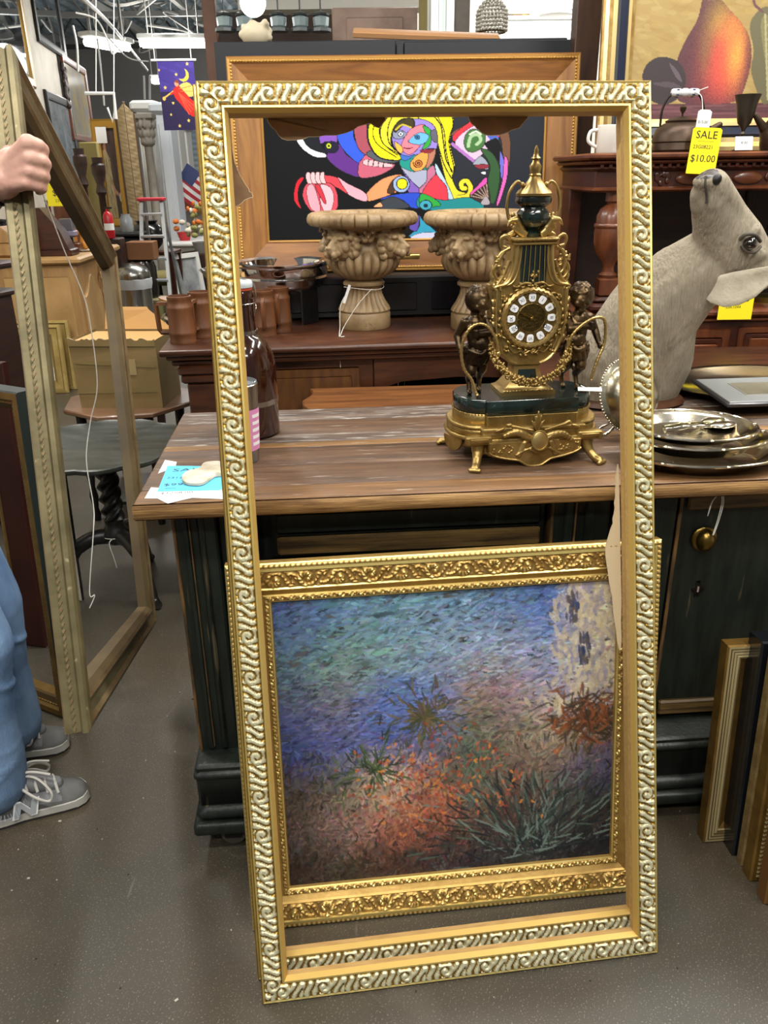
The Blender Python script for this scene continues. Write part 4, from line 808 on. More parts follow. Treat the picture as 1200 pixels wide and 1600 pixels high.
for k in range(5): b.ball((.003+.004*(k-2), -.112, .095+.010*(2-abs(k-2))), (.0035, .003, .014), 8, 0, None, RY((k-2)*14))
for k in range(9): b.ball((.005+.003*(k-4)*1.4, -.118, .034+.002*abs(k-4)), (.005, .005, .006), 8)
melt(b, 'trophy_relief', BR, ck, .0016, 1)
b = MB()
for x in (-.125, .125): b = MB(); b.box(x-.028, x+.028, -.112, -.09, .054, .073, .002, 0); b.box(x-.02, x+.02, -.114, -.11, .058, .069, .001, 0); b.build('base_block', BR, ck, 45)
def paw_foot(x, y, a):
    b = MB(); d = Vector((math.cos(a), math.sin(a), 0)); o = Vector((x, y, 0))
    P = [o+Vector((0, 0, .05)), o+d*.006+Vector((0, 0, .036)), o+d*.016+Vector((0, 0, .022)), o+d*.03+Vector((0, 0, .011)), o+d*.042+Vector((0, 0, .008))]
    for q in range(len(P)-1): b.cap(P[q], P[q+1], (.017, .013, .010, .009)[q], (.013, .010, .009, .009)[q], 12)
    sd = Vector((-d.y, d.x, 0))
    for k in range(4): b.ball(tuple(o+d*.049+sd*(k-1.5)*.0058+Vector((0, 0, .0055))), (.0062, .0062, .0055), 9)
    for k in range(3): b.ball(tuple(o-d*.01-sd*.0+Vector((0, 0, .034-.0*k))+sd*(k-1)*.01), (.007, .007, .012), 9)
    s = 1 if x > 0 else -1
    for k in range(7): t = k/6; b.ball((x-s*(.012+.05*t), y+.002, .036-.018*math.sin(t*2.4)), (.009-.004*t, .006, .006-.002*t), 9)
    for k in range(3): b.ball((x-s*(.055+.008*k), y-.002, .017+.006*k), (.005, .005, .006), 8)
    melt(b, 'paw_foot', BR, ck, .0019, 1)
paw_foot(-.122, -.09, R(-112)); paw_foot(.122, -.09, R(-58)); paw_foot(-.128, .06, R(160)); paw_foot(.128, .06, R(20))
b = MB(); sw = [(-.03, .055), (.03, .055)]+[(.03*math.cos(t), .05-.03*math.sin(t)) for t in [PI*i/12 for i in range(13)]]
for s in (-1, 1): b = MB(); b.prism([(x, z) for x, z in sw], 0, .006, 0, T(s*.162, -.03, 0) @ RZ(s*62) @ RX(90), .001); b.build('side_swag', BR, ck, 45)
# marble plinth
b = MB(); b.prism(ell_plan(.158, .078, .006), .113, .146, 0, None, .003); b.build('marble_plinth', MARB, ck, 45)
Z_ = .146
b = MB(); secs = [(.062, .045, 0), (.062, .045, .008), (.054, .038, .012), (.048, .034, .018), (.036, .028, .034), (.030, .024, .052), (.029, .023, .066)]
b.loft([[(-w_, -d_, Z_+z), (w_, -d_, Z_+z), (w_, d_, Z_+z), (-w_, d_, Z_+z)] for w_, d_, z in secs], True)
for k in range(17): b.ball((-.054+.108*k/16, -.0445, Z_+.0105), (.0036, .0026, .003), 7)
b.build('lyre_foot', BRS, ck, 40)
b = MB(); b.loft([[(-w_, -d_-.0022, Z_+z), (w_, -d_-.0022, Z_+z), (w_, -d_+.006, Z_+z), (-w_, -d_+.006, Z_+z)] for w_, d_, z in ((.026, .0305, .026), (.021, .0255, .042), (.019, .024, .056))], True); b.build('marble_inlay', MARB, ck, 40)
# lyre body
half = [(.026, .21), (.032, .216), (.05, .224), (.066, .242), (.077, .27), (.082, .31), (.083, .345), (.083, .378), (.086, .380), (.086, .387), (.066, .392), (.056, .402), (.049, .42), (.045, .445), (.0435, .47), (.0435, .482)]
full = half+[(-x, z) for x, z in half[::-1]]
b = MB(); b.prism(full, -.030, .030, 0, RX(90), .004); b.build('lyre_body', BR, ck, 40)
b = MB()
for s in (-1, 1):
    P = spline([(s*(x-.006), -.0315, z) for x, z in half[1:]], 5); b.tube(P, .0035, 6)
    P = spline([(s*max(.004, x-.016), -.0315, z) for x, z in half[3:-1]], 5); b.tube(P, .002, 6)
b.build('edge_moulding', BRS, ck, 40)
b = MB(); b.box(-.028, .028, -.0335, -.028, .392, .472, .001); b.build('marble_panel', MARB, ck, 40)
b = MB()
for k in range(5): x = -.02+.01*k; b.tube([(x*1.15, -.0365, .396), (x, -.0365, .474)], .0011, 6)
b.build('lyre_strings', BRS, ck, 40)
b = MB(); b.box(-.046, .046, -.040, .034, .472, .480, .002); b.box(-.05, .05, -.043, .036, .480, .488, .003)
for k in range(30): b.ball((-.046+.092*k/29, -.043, .484), (.0014, .0014, .003), 6)
b.build('top_bar', BRS, ck, 40)
# dial
DC = Vector((0, -.031, .318)); DR = T(*DC) @ RX(90)
b = MB(); b.lathe([(.064, 0), (.067, .006), (.062, .011), (.057, .010), (.054, .005), (.054, 0)], 72, 0, DR, lambda a, z: 1+(.02*math.cos(a*36) if z > .004 else 0)); b.build('bezel', BRS, ck, 40)
dial = MB().lathe([(.001, .004), (.056, .004), (.056, 0)], 64, 0, DR).lathe([(.03, .004), (.031, .006), (.033, .004)], 48, 0, DR).build('dial', mat('dial_gilt', lin('77653a'), .38, .9, bump=.6, bscale=220), ck, 40)
ENA = mat('enamel', lin('e9ebee'), .25); NUM = mat('numeral_blue', lin('1d2440'), .4)
for i, t in enumerate(('XII', 'I', 'II', 'III', 'IIII', 'V', 'VI', 'VII', 'VIII', 'IX', 'X', 'XI')):
    a = PI/2-i*PI/6; A = DR @ T(.0445*math.cos(a), .0445*math.sin(a), .004) @ RZ(math.degrees(a)-90)
    b = MB(); b.prism([(.0078*math.copysign(abs(math.cos(u))**.6, math.cos(u))*(1+.12*math.sin(u)), .0088*math.copysign(abs(math.sin(u))**.6, math.sin(u))) for u in [2*PI*k/24 for k in range(24)]], 0, .002, 0, A, .0006)
    b.text(t, .0105, A @ T(0, 0, .0024), 1, .0, 'CENTER', .8 if len(t) > 2 else 1); b.build('numeral_plaque', [ENA, NUM], dial, 30)
b = MB(); b.ball((0, 0, .007), (.0042, .0042, .003), 12, 0, DR); b.box(-.0012, .0012, 0, .024, .0065, .0075, 0, 0, DR @ RZ(60)); b.prism([(-.004, .018), (0, .028), (.004, .018), (0, .012)], .0065, .0075, 0, DR @ RZ(60)); b.box(-.0009, .0009, 0, .036, .008, .009, 0, 0, DR @ RZ(62)); b.build('clock_hand', mat('hand_gilt', lin('9a7d3c'), .3, 1), dial, 40)
for s in (-1, 1): MB().lathe([(.004, .004), (.004, .0062), (.0025, .0062), (.0025, .005), (.001, .005)], 14, 0, DR @ T(s*.032, -.018, 0)).build('winding_hole', BLACK, dial, 40)
# foliage garland around the dial, leaf clusters
def leafblob(b, c, r, rnd, n=5):
    for k in range(n): b.ball((c[0]+rnd.uniform(-r, r), c[1]+rnd.uniform(-r, r)*.5, c[2]+rnd.uniform(-r, r)), (r*.7, r*.45, r*.45), 7, 0, None, Euler((rnd.uniform(0, 3), rnd.uniform(0, 3), rnd.uniform(0, 3))).to_matrix().to_4x4())
rr = random.Random(12); b = MB()
for k in range(30):
    a = 2*PI*k/30; b.ball((.0705*math.cos(a), -.034, .318+.0705*math.sin(a)), (.0065, .004, .0032), 8, 0, None, RY(-math.degrees(a)+90+rr.uniform(-30, 30)))
for x, z in ((-.07, .285), (.07, .285), (-.05, .25), (.05, .25), (0, .385), (-.025, .388), (.025, .388), (-.012, .242), (.012, .242), (-.06, .36), (.06, .36), (0, .404), (.004, .412)): leafblob(b, (x, -.033, z), .007, rr, 6)
for s in (-1, 1):
    b.tube(spline([(0, -.036, .246), (s*.012, -.036, .24), (s*.02, -.036, .246), (s*.034, -.035, .242), (s*.046, -.034, .256)], 5), .0018, 6)
    b.tube(spline([(s*.004, -.036, .392), (s*.02, -.037, .394), (s*.034, -.036, .386), (s*.045, -.035, .388)], 5), .0025, 6)
b.build('dial_garland', BR, ck, 50)
b = MB(); P = spline([(-.088, -.03, .265), (-.084, -.05, .24), (-.066, -.062, .212), (-.036, -.07, .19), (0, -.072, .182), (.036, -.07, .19), (.066, -.062, .214), (.084, -.05, .243), (.09, -.03, .27)], 9)
for i, p in enumerate(P): leafblob(b, p, .0052+.0028*math.sin(PI*i/(len(P)-1)), rr, 6)
b.build('flower_swag', BR, ck, 50)
# side scrolls, flame finials, eagles, urn on top
def scroll(b, pts, r0, r1, curl=None, s=1):
    P = spline([(s*x, y, z) for x, y, z in pts], 6); n = len(P); b.tube(P, [r0+(r1-r0)*i/(n-1) for i in range(n)], 8)
for s in (-1, 1):
    b = MB()
    scroll(b, [(.046, -.02, .478), (.06, -.024, .492), (.07, -.022, .486), (.068, -.02, .472), (.058, -.02, .468)], .004, .0035, s=s); scroll(b, [(.05, -.02, .466), (.066, -.02, .458), (.078, -.02, .442), (.082, -.02, .452)], .0045, .002, s=s)
    scroll(b, [(.062, -.02, .46), (.072, -.02, .44), (.07, -.02, .42), (.062, -.02, .412), (.056, -.02, .42), (.062, -.02, .428)], .0045, .003, s=s); scroll(b, [(.075, -.02, .434), (.082, -.018, .42), (.076, -.018, .405), (.066, -.018, .4)], .004, .0025, s=s)
    scroll(b, [(.05, -.02, .44), (.058, -.02, .418), (.066, -.02, .402), (.074, -.02, .39)], .004, .004, s=s)
    for k in range(12): b.ball((s*(.056+.024*rr.random()), -.018+rr.uniform(-.006, .004), .395+.07*rr.random()), (.005, .004, .004), 7)
    for (x, y) in ((.080, -.012), (.074, .02)):
        b.lathe([(.006, .386), (.008, .39), (.004, .395), (.006, .4), (.0065, .408), (.004, .414), (.0045, .418), (.001, .428)], 12, 0, T(s*x, y, 0), lambda a, z: 1+.12*math.cos(a*5+z*600))
    for k in range(6): b.ball((s*(.083-.001*k), -.026, .352-.016*k), (.006, .005, .010), 8, 0, None, RY(s*15))
    leafblob(b, (s*.084, -.025, .32), .008, rr, 6); b.build('side_scroll', BRS, ck, 60)
for s in (-1, 1):   # eagle-headed scrolls flanking the urn
    b = MB(); b.cap((s*.016, -.005, .49), (s*.03, -.012, .506), .010, .012); b.cap((s*.03, -.012, .506), (s*.04, -.018, .522), .011, .009); b.cap((s*.04, -.018, .522), (s*.05, -.022, .522), .0095, .006); b.cap((s*.054, -.024, .52), (s*.059, -.026, .511), .004, .0018)
    for k in range(7): b.ball((s*(.018+.004*k), -.02, .492+.003*k), (.004, .004, .009), 7, 0, None, RY(-s*30))
    for k in range(5): b.ball((s*(.034+.002*k), -.006, .53-.005*k), (.006, .005, .005), 7)
    b.cap((s*.036, -.0, .495), (s*.05, .0, .49), .008, .005); melt(b, 'eagle_scroll', BRS, ck, .0016, 1)
b = MB(); b.lathe([(.001, .489), (.018, .489), (.02, .495), (.012, .5), (.014, .506), (.030, .515), (.034, .526), (.034, .536), (.028, .544), (.026, .548), (.036, .556), (.0375, .562), (.036, .568), (.028, .571), (.001, .571)], 40, 0, T(0, -.006, 0), lambda a, z: 1+(.03*math.cos(a*10) if .512 < z < .542 else 0)); b.build('marble_urn', MARB, ck, 50)
b = MB(); b.lathe([(.001, .57), (.036, .57), (.037, .575), (.032, .58), (.022, .589), (.014, .6), (.011, .608), (.013, .611), (.010, .614), (.0115, .622), (.012, .628), (.008, .634), (.006, .64), (.0105, .643), (.006, .647), (.004, .655), (.0045, .659), (.001, .668)], 40, 0, T(0, -.006, 0), lambda a, z: 1+(.06*math.cos(a*14+z*120) if (.578 < z < .607 or .614 < z < .632) else 0)); b.build('urn_lid', BRS, ck, 50)
for s in (-1, 1):
    b = MB()
    scroll(b, [(.026, -.006, .588), (.034, -.006, .598), (.044, -.006, .592), (.053, -.006, .574), (.056, -.006, .552), (.053, -.006, .53), (.047, -.006, .521), (.041, -.006, .526), (.043, -.006, .534)], .0032, .0035, s=s); b.ball((s*.026, -.006, .592), .0055, 10); b.ball((s*.043, -.006, .532), .005, 10)
    scroll(b, [(.054, -.006, .56), (.058, -.006, .548), (.05, -.006, .53)], .0022, .0022, s=s); b.build('urn_handle', BRS, ck, 60)
# bronze fauns with ropes
def faun(s):
    b = MB(); X = s*.112
    def p(x, y, z): return (X+s*x, y, Z_+z)      # x>0 is outward
    HEAD = p(.004, -.018, .214)
    b.ball(HEAD, (.027, .027, .029), 18); b.ball(p(-.002, -.038, .206), (.016, .010, .016)); b.ball(p(-.002, -.046, .206), (.004, .004, .005), 8)
    for k in (-1, 1): b.ball(p(-.002+k*.010, -.040, .201), (.008, .007, .007), 10)
    b.ball(p(-.002, -.041, .193), (.007, .006, .004), 8); b.ball(p(-.002, -.040, .186), (.008, .007, .006), 8); b.ball(p(.0, -.036, .222), (.016, .008, .006), 10)
    rr = random.Random(31+s)
    for k in range(34):
        a = rr.uniform(0, 2*PI); e = rr.uniform(.25, 1.3); b.ball((HEAD[0]+.024*math.cos(a)*math.cos(e), HEAD[1]+.025*math.sin(a)*math.cos(e)+.002, HEAD[2]+.027*math.sin(e)), .0062, 7)
    b.cap(p(.004, -.016, .195), p(.006, -.012, .172), .011, .013)
    b.cap(p(.004, -.012, .160), p(.0, -.014, .125), .024, .022); b.ball(p(-.004, -.026, .118), (.022, .019, .02)); b.ball(p(.002, -.008, .105), (.024, .02, .02)); 
    for k in (-1, 1): b.ball(p(.004+k*.012, -.026, .154), (.012, .008, .009))
    # outer arm hangs with a bend, inner arm across the chest
    if s < 0:
        b.cap(p(.028, -.012, .165), p(.042, -.004, .135), .011, .009); b.cap(p(.042, -.004, .135), p(.04, -.022, .108), .009, .0065); b.ball(p(.038, -.03, .10), (.007, .008, .008))
        b.cap(p(-.02, -.012, .165), p(-.028, -.03, .142), .011, .009); b.cap(p(-.028, -.03, .142), p(.006, -.042, .142), .009, .0065); hand = p(.012, -.045, .145)
    else:
        b.cap(p(.028, -.012, .165), p(.044, -.006, .14), .011, .009); b.cap(p(.044, -.006, .14), p(.05, -.024, .11), .009, .0065); b.ball(p(.052, -.03, .103), (.007, .008, .008))
        b.cap(p(-.02, -.012, .165), p(-.022, -.034, .145), .011, .009); b.cap(p(-.022, -.034, .145), p(.014, -.042, .15), .009, .0065); hand = p(.02, -.044, .152)
    for k in range(4): b.ball((hand[0], hand[1]-.002, hand[2]-.007+.0045*k), (.006, .006, .0032), 8)
    # goat legs: thigh forward, hock back, hoof
    for (dx, f) in ((.012, -1), (-.012, 1)):
        hip = p(dx, -.006, .09); kn = p(dx*1.1, -.024 if f < 0 else -.008, .058); hk = p(dx*1.2-.002, .004 if f < 0 else .020, .034); ho = p(dx*1.1, -.008 if f < 0 else .012, .006)
        b.cap(hip, kn, .018, .0125); b.cap(kn, hk, .012, .008); b.cap(hk, ho, .0065, .005); b.ball((ho[0], ho[1]-.004, Z_+.0045), (.0065, .009, .005), 10)
        for k in range(10): b.ball((hip[0]+rr.uniform(-.014, .014), hip[1]+rr.uniform(-.016, .012), hip[2]-rr.uniform(0, .04)), .0048, 7)
    body = melt(b, 'faun_figure', BZ, ck, .0019, 2)
    d = MB()    # draped cloth
    for k in range(9): a = -2.9+k*.45; d.tube(spline([p(.0+.026*math.cos(a), -.012+.024*math.sin(a), .112), p(.0+.028*math.cos(a+.3), -.012+.026*math.sin(a+.3), .094), p(.002+.024*math.cos(a+.6), -.01+.024*math.sin(a+.6), .072)], 5), [.005]*5+[.006]*5+[.004], 7)
    d.tube(spline([p(-.024, -.02, .118), p(-.004, -.042, .098), p(.024, -.028, .106)], 6), .006, 7); melt(d, 'faun_drape', BZ, body, .0019, 2)
    r_ = MB()
    if s < 0: rp = [(-.038, -.05, .098), (-.032, -.05, .13), (-.012, -.05, .160), (.012, -.05, .166), (.032, -.048, .148), (.042, -.044, .11), (.036, -.046, .07), (.020, -.05, .045), (.012, -.052, .02), (.006, -.05, .008)]
    else: rp = [(-.034, -.05, .095), (-.026, -.052, .13), (-.006, -.054, .155), (.020, -.054, .17), (.044, -.05, .168), (.054, -.044, .145), (.054, -.044, .11), (.044, -.048, .085), (.034, -.05, .055), (.030, -.05, .03)]
    P = spline([p(*q) for q in rp], 10); n = len(P); r_.tube(P, [.0034*(1+.22*math.sin(i*2.4)) for i in range(n)], 8); r_.ball(p(rp[0][0], rp[0][1], rp[0][2]), (.006, .005, .008), 8)
    r_.build('rope', BRS, body, 60)
faun(-1); faun(1)
b = MB(); b.box(-.026, .026, -.0004, .0004, -.008, .008, 0, 0, T(.140, -.05, Z_+.008) @ RZ(-18) @ RX(-74)); b.tube(spline([(.118, -.05, Z_+.018), (.124, -.06, Z_+.016), (.115, -.062, Z_+.02), (.128, -.06, Z_+.012)], 5), .0009, 5); b.build('price_tag', WPAPER, ck, 0)
# ---------------------------------------------------------------- side table and things on it
SM = T(.50, P1.y+.70, 0) @ RZ(math.degrees(CYAW)); stb = thing('work_table', 'dark brown table adjoining the back of the counter under the deer head', 'table', M=SM)
b = MB(); b.box(0, 1.35, .0, .62, CZ-.03, CZ-.002, .004); b.build('table_top', OAKD, stb, 40)
for x in (.05, 1.3):
    for y in (.06, .56): MB().lathe([(.022, 0), (.018, .05), (.03, .3), (.02, .5), (.03, .7), (.03, CZ-.03)], 14, 0, T(x, y, 0)).build('leg', OAKD, stb, 40)
# deer shoulder mount looking up
FUR = mat('deer_fur', lin('a69c88'), .85, col2=lin('7d7362'), col3=lin('c2baa8'), ramp=(.3, .6), pos3=.72, scale=7, detail=10, nrough=.75, bump=.9, bscale=110, bstretch=(1.6, 1, .22), bdist=.008, speck=(lin('8a7f6c'), 190, .55), sstretch=(1.6, 1, .22))
FURP = mat('deer_fur_pale', lin('c4bba8'), .85, col2=lin('a89e8a'), scale=14, bump=.4, bscale=140, sheen=.3)
dr = thing('deer_mount', 'grey-brown deer shoulder mount tipped back, nose in the air, behind silver dishes', 'taxidermy mount', at(975, 628, CZ))
dl = dr.location.copy()
def D(px, py, Y): return at(px, py, Y=Y)-dl
def pr_(px_, Y): return px_/1250*(Y*.92+.15)
b = MB()
def chain(nodes, n=18):
    for (x0, y0, Y0, r0), (x1, y1, Y1, r1) in zip(nodes, nodes[1:]): b.cap(D(x0, y0, Y0), D(x1, y1, Y1), pr_(r0, Y0), pr_(r1, Y1), n)
chain([(966, 575, 2.22, 78), (985, 545, 2.22, 76), (1020, 490, 2.2, 72), (1062, 446, 2.18, 62), (1112, 408, 2.16, 52), (1135, 392, 2.14, 48)])
chain([(1000, 600, 2.22, 62), (1015, 560, 2.22, 66), (1020, 500, 2.2, 66)]); b.ball(D(970, 612, 2.22), (pr_(88, 2.2), pr_(70, 2.2), pr_(46, 2.2)))
chain([(1135, 392, 2.14, 50), (1130, 365, 2.12, 45), (1120, 338, 2.1, 36), (1112, 312, 2.08, 30), (1112, 293, 2.07, 26)])          # jaw to muzzle
chain([(1168, 412, 2.15, 40), (1158, 372, 2.12, 32), (1142, 335, 2.09, 23), (1128, 303, 2.06, 19), (1122, 288, 2.05, 17)])       # forehead to nose bridge
chain([(1098, 322, 2.08, 18), (1094, 304, 2.07, 15), (1100, 296, 2.06, 14)])                                                       # lower lip
b.ball(D(1172, 365, 2.08), (pr_(17, 2.1), pr_(12, 2.1), pr_(9, 2.1)), 14, 0, None, RY(-35)); b.ball(D(1178, 398, 2.09), (pr_(20, 2.1), pr_(14, 2.1), pr_(14, 2.1)))
b.ball(D(1185, 425, 2.15), pr_(30, 2.1)); b.ball(D(1106, 285, 2.05), (pr_(22, 2.1), pr_(18, 2.1), pr_(12, 2.1)))
body = melt(b, 'deer_body', [FUR, FURP, mat('deer_nose', lin('2a2422'), .4)], dr, .0055, 6)
for p in body.data.polygons:
    c = p.center; 
    if False: p.material_index = 1
    if (c-D(1104, 274, 2.05)).length < .026: p.material_index = 2
EYEM = mat('glass_eye', lin('140d08'), .04, coat=1.)
for (x, y, Y) in ((1172, 381, 2.045), (1203, 380, 2.14)):
    b = MB(); b.ball(D(x, y, Y), .0165, 18); b.build('eye', EYEM, dr, 60)
b = MB(); b.tube(spline([D(1156, 374, 2.048), D(1166, 367, 2.04), D(1180, 368, 2.045), D(1188, 378, 2.06)], 6), [.0045]*19, 8); b.tube(spline([D(1158, 384, 2.05), D(1168, 394, 2.043), D(1180, 394, 2.047), D(1188, 386, 2.06)], 6), [.004]*19, 8); b.build('eyelid', mat('eyelid', lin('4a4238'), .7), dr, 60)
for (x, y, Y) in ((1120, 281, 2.025), (1098, 278, 2.06)):
    b = MB(); b.ball(D(x, y, Y), (.011, .010, .013), 14, 0, None, RY(25)); b.build('nostril', mat('nostril', lin('0d0a09'), .5), dr, 60)
b = MB(); b.tube(spline([D(1103, 276, 2.03), D(1102, 290, 2.025), D(1104, 306, 2.03), D(1104, 318, 2.035)], 5), [.003]*14+[.004]*2, 6); b.build('mouth_line', mat('lip', lin('3a322c'), .7), dr, 60)
def ear(name, pts, m):
    b = MB(); rings = []
    for (x, y, Y, w_, a) in pts:
        c = D(x, y, Y); r = pr_(w_, Y); ca, sa = math.cos(R(a)), math.sin(R(a)); ring = []
        for k in range(14):
            t = 2*PI*k/14; u = r*math.cos(t); v_ = r*.28*math.sin(t)+(.35*r*(math.cos(t)**2)); ring.append((c.x+u*sa*.55, c.y-v_*1.0, c.z+u*ca))
        rings.append(ring)
    b.loft(rings, True); o = b.build(name, m, dr, 70); return o
er = ear('ear', [(1095, 452, 2.1, 8, 10), (1112, 452, 2.09, 20, 10), (1135, 452, 2.08, 27, 14), (1160, 448, 2.07, 28, 18), (1185, 440, 2.06, 24, 20), (1208, 428, 2.05, 14, 20), (1222, 420, 2.05, 3, 20)], FURP)
ear('ear', [(1195, 425, 2.22, 10, -20), (1215, 430, 2.24, 22, -20), (1240, 436, 2.26, 22, -20), (1270, 444, 2.28, 5, -20)], FURP)
b = MB(); b.lathe([(.001, 0), (.1, 0), (.11, .006), (.105, .016), (.001, .018)], 40, sx=1.5); b.build('mount_board', OAKD, dr, 40); 
dr.location.z += .001
# big oval silver tray with handle; picture frame lying on it
p = at(1150, 612, CZ); o = thing('silver_tray', 'large oval silver tray with loop handle lying behind the stacked dishes', 'tray', (p.x+.06, p.y+.02, CZ), R(8))
b = MB(); b.lathe([(.001, 0), (.15, 0), (.165, .004), (.185, .022), (.2, .026), (.202, .029), (.185, .026), (.163, .008), (.001, .004)], 72, sx=1.35); b.build('tray_body', SILVER, o, 40)
for s in (-1, 1):
    b = MB(); b.tube(spline([(s*.262, -.035, .028), (s*.30, -.038, .036), (s*.315, 0, .04), (s*.30, .038, .036), (s*.262, .035, .028)], 6), .005, 8); b.build('tray_handle', SILVER, o, 60)
p = at(1140, 628, CZ+.03); pf = thing('photo_frame', 'silver-grey photo frame lying face up on the big oval tray', 'picture frame', (p.x-.03, p.y-.06, CZ+.03), R(4)); pf.rotation_euler = (R(3), 0, R(4))
b = MB(); b.box(0, .30, 0, .22, 0, .012, .003, 0); b.box(.008, .292, .008, .212, .011, .014, .002, 1); b.box(.075, .225, .055, .165, .0135, .0155, .001, 2); b.box(.08, .22, .06, .16, .0155, .0158, 0, 3)
b.build('frame_body', [mat('frame_grey', lin('4a4a4c'), .3, .6), mat('brushed_mat', lin('a9adae'), .35, .5), mat('slip', lin('7d7a70'), .4), mat('photo_blank', lin('6f6a5a'), .15, col2=lin('8d8674'), scale=5)], pf, 30)
p = at(1052, 642, CZ); b = MB(); b.box(-.03, .03, -.018, .018, 0, .001, 0, 0, RZ(14)); b.text('2408', .012, T(0, 0, .0014) @ RZ(14), 1); o = b.build('price_card', [WPAPER, INK], ang=0, loc=(p.x, p.y-.005, CZ+.0005)); tag(o, 'small white price card on the table at the foot of the deer mount', 'price tag')
# ---------------------------------------------------------------- carved mahogany sideboard with mirror-back gallery
SBY = 3.0; X0 = at(922, 300, Y=SBY).x; Zb = at(1150, 482, Y=SBY).z; Zs = at(1060, 238, Y=SBY).z; Zf1 = at(1060, 265, Y=SBY).z; Zf0 = at(1060, 293, Y=SBY).z
sb = thing('mahogany_sideboard', 'tall carved mahogany sideboard with open gallery above drawers at the right', 'sideboard', (X0, SBY, 0), R(1.0)); SBW = 1.75
b = MB(); b.box(0, SBW, .0, .52, .1, Zb-.03, .004, 0); b.box(-.02, SBW+.02, -.03, .53, Zb-.03, Zb, .01, 1); b.box(-.01, SBW+.01, -.012, .525, Zb-.05, Zb-.03, .006, 1); b.box(-.015, SBW+.015, -.02, .52, 0, .1, .01, 0)
b.build('base_cabinet', [MAHO, MAHOM], sb, 40)
def step_panel(name, x0, x1, z0, z1, m=MAHOM):
    b = MB(); b.box(x0, x1, -.012, .004, z0, z1, .004, 0); b.box(x0+.03, x1-.03, -.022, -.008, z0+.03, z1-.03, .008, 1); b.box(x0+.06, x0+(x1-x0)*.55, -.03, -.018, z0+.05, z0+(z1-z0)*.55, .006, 0); b.box(x0+(x1-x0)*.45, x1-.05, -.034, -.018, z0+(z1-z0)*.5, z1-.05, .006, 0)
    return b.build(name, [m, MAHO], sb, 40)
dx0 = at(1035, 520, Y=SBY).x-X0; dx1 = at(1142, 520, Y=SBY).x-X0
step_panel('door', dx0-.02, dx1, .16, Zb-.075); step_panel('door', .06, dx0-.05, .16, Zb-.075)
for k in range(3):
    z1 = Zb-.07-k*.2; z0 = z1-.185; b = MB(); b.box(dx1+.03, SBW-.05, -.012, .004, z0, z1, .005, 0); b.box(dx1+.05, SBW-.07, -.02, -.008, z0+.02, z1-.02, .008, 1); b.box(dx1+.07, SBW-.09, -.026, -.014, z0+.035, z1-.035, .006, 0)
    d_ = b.build('drawer', [MAHOM, MAHO], sb, 40)
    for kx in (dx1+.14, SBW-.18):
        kb = MB(); kb.lathe([(.022, 0), (.022, .003), (.006, .006), (.006, .016), (.013, .02), (.015, .028), (.001, .034)], 18, 0, T(kx, -.024, (z0+z1)/2) @ RX(90)); kb.tube(spline([(kx, -.05, (z0+z1)/2-.004), (kx+.008, -.048, (z0+z1)/2-.03), (kx, -.046, (z0+z1)/2-.045), (kx-.008, -.048, (z0+z1)/2-.03)], 4), .003, 6); kb.build('drop_pull', IRON, d_, 50)
b = MB(); b.box(.02, SBW-.02, .40, .50, Zb, Zf0, .004, 0); 
for x in (.32, .75, 1.2): b.box(x-.02, x+.02, .385, .402, Zb, Zf0, .006, 0); b.box(x-.14, x+.14, .392, .402, Zb+.12, Zb+.16, .004, 0)
b.build('back_panel', MAHOX, sb, 40)
b = MB(); b.box(-.03, SBW+.03, -.06, .5, Zs-.02, Zs, .006, 1); b.box(-.015, SBW+.015, -.045, .5, Zs-.035, Zs-.02, .008, 1); b.box(.0, SBW, -.03, .5, Zf1-.004, Zs-.035, .01, 0); b.box(.01, SBW-.01, -.015, .48, Zf0, Zf1, .003, 0); b.box(0, SBW, -.03, .48, Zf0-.012, Zf0+.004, .006, 1)
for k in range(60): b.box(.02+k*.029, .032+k*.029, -.036, -.028, Zf1+.006, Zf1+.02, .002, 0)
b.build('cornice', [MAHO, MAHOM], sb, 40)
zc = (Zf0+Zf1)/2
for k in range(8):
    x = .14+k*.2
    b = MB(); b.ball((x, -.018, zc), (.052, .012, .021), 20); b.build('oval_cabochon', MAHOM, sb, 60)
    b = MB(); rr = random.Random(k)
    for q in range(10): b.ball((x+.1+rr.uniform(-.035, .035), -.017, zc+rr.uniform(-.018, .018)), (.012, .006, .009), 8, 0, None, RY(rr.uniform(0, 180)))
    melt(b, 'carved_leaf', MAHO, sb, .0035, 2)
def column(x):
    b = MB(); k = (Zf0-Zb)
    b.box(-.07, .07, -.07, .07, 0, .03, .01, 0); b.box(-.058, .058, -.058, .058, .03, .05, .008, 0); b.box(-.036, .036, -.036, .036, .05, .115, .006, 1)
    b.lathe([(.001, .115), (.03, .115), (.034, .125), (.022, .135), (.02, .15), (.026, .17), (.05, .2), (.06, .235), (.062, .27), (.06, .285), (.064, .29), (.064, .297), (.06, .302)], 40, 1)
    b.lathe([(.058, .302), (.056, .325), (.045, .35), (.028, .362), (.024, .368), (.032, .375), (.032, .385), (.03, k)], 48, 1, None, lambda a, z: 1+(.05*math.cos(a*14) if .304 < z < .36 else 0))
    b.M = I4; o = b.build('turned_column', [MAHO, MAHOM], sb, 40); o.location = (x, .02, Zb+.0); return o
cx = at(955, 400, Y=SBY).x-X0; column(cx); column(SBW-cx)
for x in (0, SBW-.05): b = MB(); b.box(x, x+.05, .30, .42, Zb, Zf0, .006); b.build('side_stile', MAHO, sb, 40)
